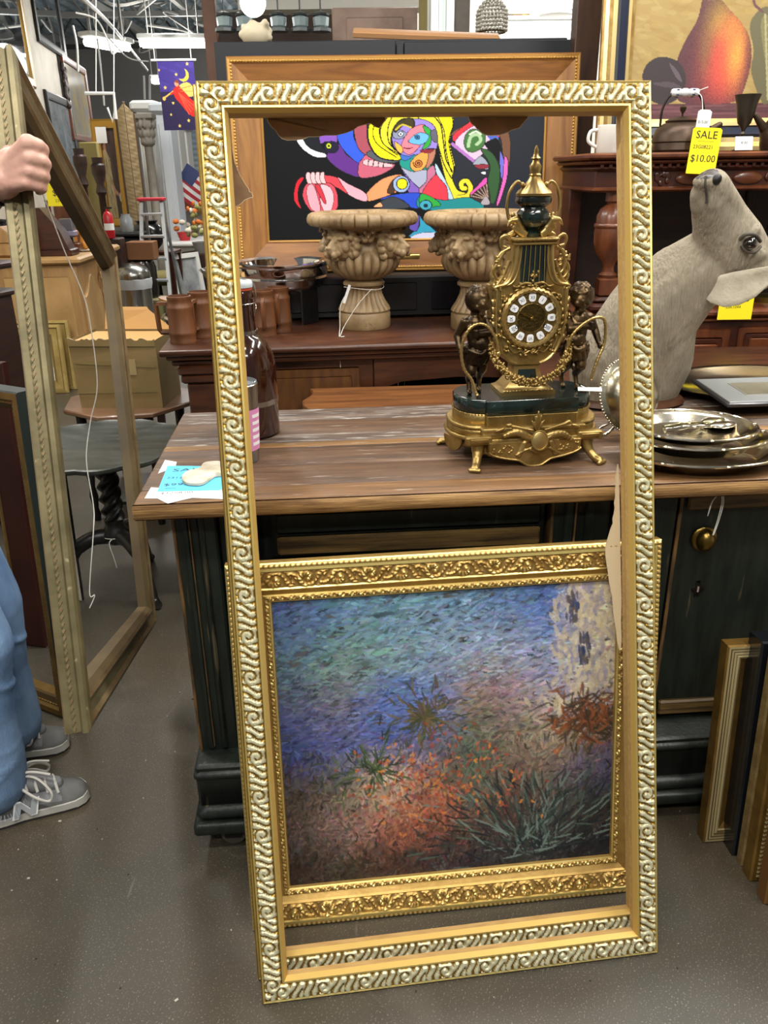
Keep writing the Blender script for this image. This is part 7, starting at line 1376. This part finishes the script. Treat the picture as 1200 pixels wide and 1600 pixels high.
st_ = thing('upholstered_stool', 'low olive upholstered stool with dark legs past the steel can', 'stool', (at(268, 450, Y=9.5).x, 9.5, 0)); zs_ = at(264, 424, Y=9.5).z; b = MB(); b.box(-.22, .22, -.2, .2, zs_-.14, zs_, .05); b.build('seat', mat('olive_velvet', lin('8d8350'), .8), st_, 50)
for x in (-.17, .17):
    for y in (-.15, .15): MB().lathe([(.02, 0), (.03, .1), (.02, zs_-.14)], 10, 0, T(x, y, 0)).build('leg', BLACKW, st_, 40)
# white chest with framed pictures, basket
cx_ = at(264, 378, Y=10.2); wc_ = thing('white_chest', 'white painted carved chest by the ladder with a red pot on top', 'chest', (cx_.x, 10.2, 0)); b = MB(); b.box(0, .5, 0, .9, 0, cx_.z-.06, .01); b.box(-.05, .56, -.06, .95, cx_.z-.06, cx_.z, .02); b.box(.06, .44, -.015, 0, .15, cx_.z-.2, .01); b.build('case', WHITE, wc_, 40)
b = MB(); b.lathe([(.001, 0), (.06, 0), (.09, .1), (.085, .1), (.001, .08)], 20); solo(b, 'red_pot', mat('pot_red', lin('c22a30'), .4), 'small red flower pot on the white carved chest', 'pot', (cx_.x+.15, 10.4, cx_.z))
rr = random.Random(4); b = MB(); fv = thing('flower_vase', 'vase of dried orange and cream flowers by the chest end, beside the gold frame', 'flower arrangement', (at(314, 380, Y=9.6).x, 9.6, at(314, 395, Y=9.6).z)); b.lathe([(.001, 0), (.07, 0), (.1, .12), (.001, .1)], 18); b.build('vase', mat('vase_grey', lin('8d8a84'), .5), fv, 40); b = MB()
for k in range(60): a = rr.uniform(0, 6.3); e = rr.uniform(.2, 1.4); r_ = rr.uniform(.1, .3); b.ball((r_*math.cos(a)*math.cos(e), r_*math.sin(a)*math.cos(e), .14+r_*math.sin(e)*1.4), (.04, .02, .03), 6, 1+k % 3, None, RZ(k*40))
o = b.build('bouquet', [mat('vase_grey', lin('8d8a84'), .5), mat('dry_leaf', lin('8a8a50'), .7), mat('orange_petal', lin('c8702c'), .7), mat('cream_petal', lin('d5cdbb'), .7)], fv, 40)
zz = at(314, 395, Y=9.6).z; b = MB(); b.box(-.16, .2, -.2, .3, 0, zz, .01); solo(b, 'plinth_box', MAHOX, 'dark wooden plinth under the dried flower vase', 'plinth', (at(314, 395, Y=9.6).x, 9.65, 0))
t_ = at(298, 305, Y=11.6); b = MB(); b.lathe([(.001, 0), (.19, 0), (.2, .02), (.001, .014)], 36); b.M = I4; o = solo(b, 'copper_tray', mat('copper_round', lin('9a6a48'), .4, .6), 'round copper tray propped up beyond the small striped flag', 'tray', t_); o.rotation_euler = (R(80), 0, R(10))
ef = at(300, 345, Y=11.6); b = MB(); b.box(-.3, .3, -.1, .1, 0, t_.z-.19, .01); solo(b, 'grey_cabinet', mat('grey_paint', lin('9a9894'), .6), 'grey painted cabinet carrying the round copper tray', 'cabinet', (t_.x, 11.75, 0))
for k, (px, m_, lab) in enumerate(((291, WHITE, 'white-framed print leaning on the chest, leftmost of the far three frames'), (302, MAHO, 'brown-framed print in the middle of the far three frames'), (313, BLACK, 'dark-framed print nearest the gold frame in the far three frames'))):
    q = at(px, 436, Y=9.0+.2*k); M_ = lean_matrix((q.x-.1, 9.0+.2*k, .002), R(60), R(8)); o = thing('picture_frame', lab, 'picture frame', M=M_, group='prints leaning by the white chest'); hh_ = at(px, 396, Y=9.2).z; frame(o, .45, max(.3, hh_), [(0, 0, 0, None), (0, .03, 0, None), (.05, .03, 0, None), (.055, 0, 0, None)], [m_]); b = MB(); b.box(.05, .40, .05, max(.3, hh_)-.05, .004, .01, 0); b.build('print_sheet', mat('print_grey', lin('6d7074'), .3, col2=lin('a5a8aa'), scale=5), o, 0)
WICK = mat('dark_wicker', lin('3a2a1c'), .7, col2=lin('6a5238'), scale=40, bump=.5, bscale=60)
bs = thing('wicker_basket', 'round dark wicker basket of odds and ends with a wooden paddle, behind the mugs', 'basket', (at(300, 470, Y=4.6).x, 4.75, .62)); b = MB(); b.lathe([(.001, 0), (.16, 0), (.2, .12), (.215, .13), (.2, .128), (.165, .02), (.001, .02)], 40, 0, None, lambda a, z: 1+.02*math.sin(a*30)); b.build('basket_body', WICK, bs, 50)
b = MB(); b.tube([(.2*math.cos(t), .2*math.sin(t), .128) for t in [2*PI*i/40 for i in range(40)]], .012, 6, 0, True); b.build('rim', CHROME, bs, 50)
b = MB(); b.box(-.02, .38, -.02, .02, 0, .014, .004, 0, RY(12)); b.lathe([(.001, 0), (.06, 0), (.06, .012), (.001, .012)], 20, 0, T(-.05, 0, .01) @ RY(12)); o = solo(b, 'wooden_paddle', OAKL, 'long-handled wooden paddle lying across the wicker basket', 'paddle', bs.location+Vector((-.12, 0, .20)), rz=R(-12))
bt2 = thing('small_table', 'small dark table under the wicker basket behind the desk corner', 'table', (bs.location.x, 4.75, 0)); b = MB(); b.box(-.28, .28, -.25, .25, .59, .62, .006); b.build('table_top', MAHOX, bt2, 40)
for x in (-.24, .24):
    for y in (-.2, .2): b = MB(); b.box(x-.02, x+.02, y-.02, y+.02, 0, .59, .004); b.build('leg', MAHOX, bt2, 0)
# fire extinguisher
b = MB(); lo = at(173, 372, Y=8.0); b.lathe([(.001, 0), (.07, 0), (.075, .01), (.075, .33), (.05, .38), (.02, .4), (.02, .43), (.001, .43)], 24, 0); b.box(-.03, .08, -.01, .01, .43, .46, .004, 1); b.lathe([(.076, .12), (.076, .22)], 24, 2, caps=False); o = solo(b, 'fire_extinguisher', [mat('extinguisher_red', lin('b51d28'), .3), BLACK, WPAPER], 'red fire extinguisher standing on a shelf past the pale buffet', 'fire extinguisher', lo); o.scale = (.6, .6, .6)
lz = lo.z; b = MB(); b.box(-.09, .09, -.09, .1, 0, lz, .01); solo(b, 'low_shelf', MAHOX, 'dark low shelf under the fire extinguisher', 'shelf', (lo.x, 8.05, 0))
# ---------------------------------------------------------------- overhead: far tubes, hanging star banner, conduits, posts
def far_tube(px0, px1, py, Y, label, dy=0):
    a, c = at(px0, py, Y=Y), at(px1, py+dy, Y=Y); L_ = (c-a).length; o = thing('shop_light', label, 'light', (a+c)/2, 0, 'fluorescent shop lights'); o.rotation_euler = (0, -math.atan2(c.z-a.z, c.x-a.x), 0)
    b = MB(); b.box(-L_/2, L_/2, -.1, .1, .04, .1, .01); b.build('housing', WHITE, o, 40)
    for s in (-.06, .06): b = MB(); b.tube([(-L_/2+.03, s, 0), (L_/2-.03, s, 0)], .045, 10); b.build('tube', TUBEM, o, 60)
    for s in (-1, 1): b = MB(); b.tube([(s*L_*.36, 0, .1), (s*L_*.36, 0, 4.25-a.z)], .01, 5); b.build('hanger_wire', TRUSS, o, 30)
    return o
far_tube(217, 326, 68, 11.6, 'long bright fluorescent light above the purple star banner'); 
o = far_tube(150, 186, 70, 10.6, 'fluorescent light seen end-on near the left wall top', 0); o.rotation_euler.z = R(62); o.scale = (2.6, 1, 1)
far_tube(236, 250, 127, 16.5, 'small distant fluorescent light left of the banner')
YB = 9.5; q0, q1 = at(245, 94, Y=YB), at(312, 203, Y=YB); bw, bh = q1.x-q0.x, q0.z-q1.z; bn = thing('star_banner', 'purple hanging banner with gold stars, crescent moon and red-robed angel', 'banner', (q0.x, YB, q1.z))
fc_ = Canvas(67, 109, 100, 160, lin('3a2c7a')); rg = random.Random(9)
fc_.fill(fc_.Y > 48, lin('241c40'))
for k in range(30): fc_.dab(rg.uniform(0, 67), rg.uniform(0, 48), 14, 4, .3, lin(rg.choice(['4a3a8c', '352a70', '43348a'])), .5)
def star(x, y, r_): fc_.fill(fc_.mask([(x+(r_ if k % 2 == 0 else r_*.42)*math.sin(k*PI/5), y-(r_ if k % 2 == 0 else r_*.42)*math.cos(k*PI/5)) for k in range(10)]), lin('d8bc60'))
for x, y, r_ in ((55, 6, 3.4), (33, 22, 3.2), (10, 42, 3.6), (22, 66, 3), (16, 84, 3), (48, 94, 3.4), (30, 102, 3.4), (60, 84, 3), (2, 15, 2.5)): star(x, y, r_)
m_ = (np.hypot(fc_.X-46, fc_.Y-23) < 10) & (np.hypot(fc_.X-42, fc_.Y-20) > 9.4); fc_.fill(m_, lin('e8c23a'))
fc_.shape([(36, 40), (52, 34), (64, 44), (60, 56), (44, 54)], lin('cdb25c'), .4); fc_.shape([(24, 46), (34, 39), (42, 46), (54, 58), (66, 68), (67, 80), (58, 88), (46, 80), (36, 68), (27, 58)], lin('b8241c'), .4); [fc_.line([(34, 50), (50+k*4, 84-k*4)], 1.6, lin('d8503a')) for k in range(4)]; fc_.line([(36, 44), (58, 40)], 1.2, lin('8d7840')); fc_.line([(38, 48), (62, 48)], 1.2, lin('8d7840')); fc_.disc(32, 36, 4, 4.5, lin('c88a68')); fc_.shape([(28, 33), (34, 30), (37, 36), (33, 35)], lin('7a3a20')); fc_.line([(6, 58), (24, 48)], 2.4, lin('d0a850')); fc_.disc(6, 59, 3, 3, lin('d0a850')); fc_.line([(20, 52), (32, 46)], 3.4, lin('b82820'))
fc_.build('cloth', bw, bh, bn, vmat('banner_cloth', .7), RX(90)); b = MB(); b.tube([(-.06, 0, bh), (bw+.03, 0, bh)], .012, 6); b.tube([(-.02, 0, bh), (-.02, 0, bh+.28)], .006, 5); b.tube([(bw-.02, 0, bh), (bw-.02, 0, bh+.28)], .006, 5); b.tube([(-.02, 0, bh+.28), (-.02, 0, 4.25-q1.z)], .004, 5); b.tube([(bw-.02, 0, bh+.28), (bw-.02, 0, 4.25-q1.z)], .004, 5); b.build('hanging_rod', WHITE, bn, 40)
COND = mat('white_conduit', lin('c8c8c4'), .5)
for k, (pts, Y0, Y1, r_) in enumerate((([(128, -4), (178, 45), (230, 110)], 7, 13, .018), ([(118, 20), (150, 30), (168, 62), (176, 84), (190, 70), (196, 60)], 9, 9.4, .009), ([(146, 20), (150, 45), (170, 60), (200, 90), (232, 96)], 10, 10.5, .008), ([(152, 60), (158, 110), (163, 165)], 10, 10, .011), ([(225, 118), (226, 155)], 14, 14, .02), ([(234, 118), (234, 155)], 14, 14, .02), ([(114, 40), (120, 70), (122, 112)], 8.6, 8.6, .012))):
    b = MB(); n = len(pts); P = [at(x, y, Y=Y0+(Y1-Y0)*i/(n-1)) for i, (x, y) in enumerate(pts)]; b.tube(spline(P, 6), r_, 6)
    struct(b.build('ceiling_conduit', COND, None, 40))
b = MB(); P = [at(x, y, Y=9.0) for x, y in ((133, 146), (178, 146), (181, 186), (171, 165))]; b.tube(P[:3], .018, 6); b.tube([at(168, 168, Y=9), at(176, 190, Y=9), at(180, 168, Y=9)], .012, 6); b.tube([at(150, 146, Y=9.0), at(150, -10, Y=9.0)], .006, 5); b.tube([at(178, 146, Y=9.0), at(178, -10, Y=9.0)], .006, 5); solo(b, 'hanging_rack', WHITE, 'white hanging pipe rack above the woman portrait', 'rack')
t_ = at(326, 0, Y=6.4); b = MB(); b.box(-.045, .045, -.04, .04, 0, 4.2, .004); solo(b, 'wood_post', mat('brown_post', lin('6a4a3a'), .6, col2=lin('7d5a48'), scale=3), 'slim brown wooden post rising left of the black display board', 'post', (t_.x, 6.4, 0))
# ---------------------------------------------------------------- behind and above the black board
YW = 7.4; xw = at(505, 30, Y=YW).x; b = MB(); b.box(xw, 4.6, YW, YW+.15, 0, 4.6); struct(b.build('wall_inner', mat('warm_white', lin('d5d3cb'), .6), ang=0))
b = MB(); b.box(at(335, 30, Y=6.9).x, xw+.3, 6.9, 7.0, 0, at(420, 18, Y=6.9).z, 0); o = solo(b, 'dark_screen', mat('dark_stain', lin('2c1d14'), .6), 'dark stained wooden screen behind the row of hanging lanterns', 'screen')
b = MB(); zb_ = at(500, 14, Y=6.2).z; b.box(at(372, 10, Y=6.2).x, at(660, 10, Y=6.2).x, 6.2, 6.4, zb_, zb_+.3); struct(b.build('ceiling_beam_white', mat('beam_white', lin('bdbcb4'), .6), ang=0))
LG = mat('lantern_glass', lin('b5c8cc'), .1, 0, trans=.5)
l0 = None
for k, (px, lab) in enumerate(((352, 'little glass lantern leftmost of the hanging row above the black board'), (383, 'little glass lantern under the glowing globe above the black board'), (436, 'little glass lantern third in the hanging row above the black board'), (470, 'little glass lantern fourth in the hanging row above the black board'), (502, 'little glass lantern rightmost of the hanging row by the brown panel'))):
    p = at(px, 50, Y=5.6)
    if l0 is None:
        l0 = thing('hanging_lantern', lab, 'lantern', p, 0, 'glass lanterns hanging above the board'); MB().lathe([(.03, .02), (.045, .03), (.05, .075), (.03, .085), (.03, .02)], 8).build('glass', LG, l0, 30); b = MB(); b.lathe([(.001, 0), (.06, 0), (.06, .018), (.03, .022)], 8); b.lathe([(.05, .085), (.055, .095), (.001, .11)], 8); b.tube([(0, 0, .1), (0, 0, .5)], .005, 5); b.build('metal_cage', mat('lantern_metal', lin('5d6264'), .4, .7), l0, 30)
    else: dup(l0, p, None, lab)
p = at(395, 4, Y=4.9); gl = thing('globe_lamp', 'glowing round globe lamp hanging above the black board', 'lamp', p); b = MB(); b.ball((0, 0, 0), .068, 20); b.build('globe', mat('globe_glow', (1, 1, 1), .5, 0, emit=6., ecol=(1, .97, .9)), gl, 60); b = MB(); b.lathe([(.03, .06), (.04, .09), (.03, .12), (.001, .12)], 16); b.tube([(0, 0, .12), (0, 0, 1.6)], .006, 5); b.build('fitting', BRASSO, gl, 40)
p = at(398, 52, Y=4.6); b = MB(); rr = random.Random(2); b.ball((0, 0, .02), (.06, .05, .05))
for k in range(24): b.ball((rr.uniform(-.06, .06), rr.uniform(-.04, .04), rr.uniform(0, .07)), .016, 6)
zpt = at(600, 62, Y=BY).z; o = melt(b, 'shell_ornament', mat('shell_cream', lin('b8ac92'), .6), None, .008, 1, loc=(at(398, 52, Y=3.96).x, 3.96, zpt+.028)); tag(o, 'small cream shell ornament sitting on top of the black board', 'ornament')
p0_, p1_ = at(518, 12, Y=5.2), at(652, 50, Y=5.2); b = MB(); b.box(p0_.x, p1_.x, 5.2, 5.26, 0, p0_.z, .006); b.box(p0_.x+.08, p1_.x-.08, 5.19, 5.2, p1_.z-.5, p0_.z-.05, .004); solo(b, 'scuffed_door_leaf', mat('scuffed_brown', lin('6d5648'), .6, col2=lin('8d7668'), scale=5, bump=.1), 'scuffed brown wooden panel standing behind the black board', 'panel')
b = MB(); a_ = at(655, 20, Y=5.6); b.box(0, .05, 0, .05, 0, 3.2, .004); solo(b, 'olive_upright', mat('olive_paint', lin('8a7d48'), .6), 'thin olive upright post right of the scuffed brown panel', 'post', (a_.x, 5.6, 0))
x0w, x1w = at(672, 30, Y=YW).x, at(708, 30, Y=YW).x; zlo = at(690, 60, Y=YW).z-.8; wn = thing('window_1', None, None, (x0w, YW-.03, zlo)); wn['kind'] = 'structure'; ww, wh = x1w-x0w, 2.4
b = MB(); b.box(0, ww, 0, .02, 0, wh); b.build('pane', mat('greenish_daylight_glass', lin('b8d0c0'), .15, emit=.6), wn, 0); b = MB()
for x in (0, ww-.06): b.box(x, x+.06, -.04, .03, 0, wh, .005)
for z in (0, .8, 1.6, wh-.05): b.box(0, ww, -.04, .03, z, z+.04, .004)
for i in range(1, 5): b.box(ww*i/5-.006, ww*i/5+.006, -.03, .02, 0, wh)
b.build('frame', WHITE, wn, 0)
x0m, x1m = at(712, 30, Y=5.0).x, at(734, 30, Y=5.0).x; b = MB(); b.box(0, x1m-x0m, 0, .1, 0, 3.3, .005); solo(b, 'grey_post', mat('scraped_grey', lin('6a625a'), .6, col2=lin('4d463f'), scale=5), 'scraped grey-brown post left of the beaded pendant', 'post', (x0m, 5.0, 0))
p = at(768, 52, Y=4.7); pn = thing('beaded_pendant', 'crystal-beaded basket pendant lamp hanging above the black board', 'pendant lamp', p); r_ = .075; b = MB()
for j in range(9):
    z = .012+.017*j; q = r_*(1 if j < 5 else math.cos((j-4)/5.2*PI/2)); n = max(6, int(q/r_*26))
    for k in range(n): a = 2*PI*(k+.5*(j % 2))/n; b.ball((q*math.cos(a), q*math.sin(a), z), .0085, 6)
b.build('bead_basket', mat('crystal_beads', lin('b8b4a8'), .15, .3), pn, 60); b = MB(); b.lathe([(r_*.95, 0), (r_, .004), (r_*.95, .008)], 28, caps=False); b.lathe([(.02, .15), (.03, .16), (.001, .2)], 16)
for k in range(12): b.ball((.0, 0, .2+.03*k), (.006, .006, .016), 6, 0, None, RZ(k*90))
b.build('pendant_frame', BRASSO, pn, 40)
a_, c_ = at(788, 22, Y=7.3), at(826, 60, Y=7.3); ap_ = thing('abstract_canvas', 'abstract canvas with a yellow and pink blur beside the beaded pendant', 'painting', (a_.x, 7.3, c_.z-.3)); cv2 = Canvas(38, 60, 40, 60, lin('5d5a50')); rg = random.Random(1)
for k in range(400): x, y = rg.gauss(20, 9), rg.gauss(16, 10); cv2.dab(x, y, 7, 3, rg.uniform(0, 3), lin(rg.choice(['a89050', 'c0a04a', '7a6a48', '8d5a4a'])), .4)
cv2.shape([(2, 18), (8, 14), (12, 30), (10, 44), (2, 44)], lin('c83a5a')); cv2.build('canvas', c_.x-a_.x, a_.z-c_.z+.3, ap_, vmat('abstract_paint', .6), RX(90), .03)
a_ = at(856, 45, Y=6.6); lf = thing('light_box', 'long white fluorescent light box at the upper right behind the board', 'light', (a_.x, 6.6, a_.z)); b = MB(); b.box(-.36, .36, -.06, .06, -.07, .04, .01); b.build('tube_cover', mat('light_cover', (1, 1, 1), .5, 0, emit=1.6, ecol=(.95, 1, .97)), lf, 30); b = MB(); b.box(-.37, .37, -.07, .07, .04, .075, .01); b.tube([(-.3, 0, .07), (-.34, 0, 1.4)], .008, 5); b.tube([(.3, 0, .07), (.3, 0, 1.4)], .008, 5); b.build('housing', WHITE, lf, 30)
for k, (px, py, s_) in enumerate(((868, 24, 1), (889, 18, 1.15))):
    p = at(px, py, Y=6.0+.3*k); b = MB(); b.lathe([(.001, .06), (.05, .055), (.10, .02), (.11, 0), (.1, -.004), (.001, .0)], 28); b.tube([(0, 0, .05), (0, 0, 1.4)], .005, 5); solo(b, 'glass_light_shade', mat('milk_glass', lin('e8e6de'), .3, emit=.5), ('white milk-glass shade above the light box, lower left of two' if k == 0 else 'white milk-glass shade above the light box, upper right of two'), 'lamp shade', p)
# ---------------------------------------------------------------- light
w = bpy.data.worlds.new('world'); S.world = w; w.use_nodes = True
w.node_tree.nodes['Background'].inputs[0].default_value = (.95, .97, 1, 1); w.node_tree.nodes['Background'].inputs[1].default_value = .18
def shop_light(x, y, z, L=2.4, power=60, ax='x', label=None):
    b = MB(); b.box(-L/2, L/2, -.09, .09, .0, .07, .01, 0)
    for s in (-.05, .05): b.tube([(-L/2+.03, s, -.022), (L/2-.03, s, -.022)], .019, 10, 1)
    for s in (-L/2+.2, L/2-.2): b.tube([(s, 0, .06), (s, 0, 4.3-z)], .006, 5, 0)
    b.M = I4
    o = b.build('shop_light', [WHITE, TUBEM], loc=(x, y, z), rz=0 if ax == 'x' else PI/2)
    tag(o, label or 'white twin-tube fluorescent shop light overhead', 'light', 'fluorescent shop lights')
    l = bpy.data.lights.new('tube_light', 'AREA'); l.shape = 'RECTANGLE'; l.size = L; l.size_y = .16; l.energy = power*1.2; l.color = (1, .97, .91)
    lo = bpy.data.objects.new('tube_light', l); C.objects.link(lo); lo.location = (x, y, z-.06); lo.rotation_euler.z = 0 if ax == 'x' else PI/2
for (x, y, p, ax) in ((-.9, .2, 70, 'x'), (1.5, .9, 70, 'y'), (-.2, -1.2, 60, 'x'), (.6, 2.7, 55, 'x'), (-2.0, 3.4, 60, 'y'), (2.6, 3.2, 45, 'y')):
    shop_light(x, y, 3.35, 2.4, p, ax, None)
for (x, y, p) in ((-1.2, 8.5, 130), (-3.6, 15, 160), (1.4, 6.2, 110), (-3.5, 21, 160)):
    l = bpy.data.lights.new('hall_light', 'AREA'); l.shape = 'RECTANGLE'; l.size = 2.4; l.size_y = .3; l.energy = p; l.color = (1, .97, .91)
    lo = bpy.data.objects.new('hall_light', l); C.objects.link(lo); lo.location = (x, y, 3.3)
for (x, y, p) in ((-2.6, 11.6, 90), (-3.2, 15, 90), (-1.5, 18, 100), (1.5, 13, 60), (-4.5, 9, 50)):  # point lamps without fittings of their own, added to brighten the corrugated ceiling
    l = bpy.data.lights.new('ceiling_fill', 'POINT'); l.shadow_soft_size = .3; l.energy = p; l.color = (1, .98, .95); lo = bpy.data.objects.new('ceiling_fill', l); C.objects.link(lo); lo.location = (x, y, 3.15)
vs = S.view_settings; vs.view_transform = 'Standard'; vs.look = 'None'; vs.gamma = 1; vs.use_curve_mapping = False; vs.exposure = -.02
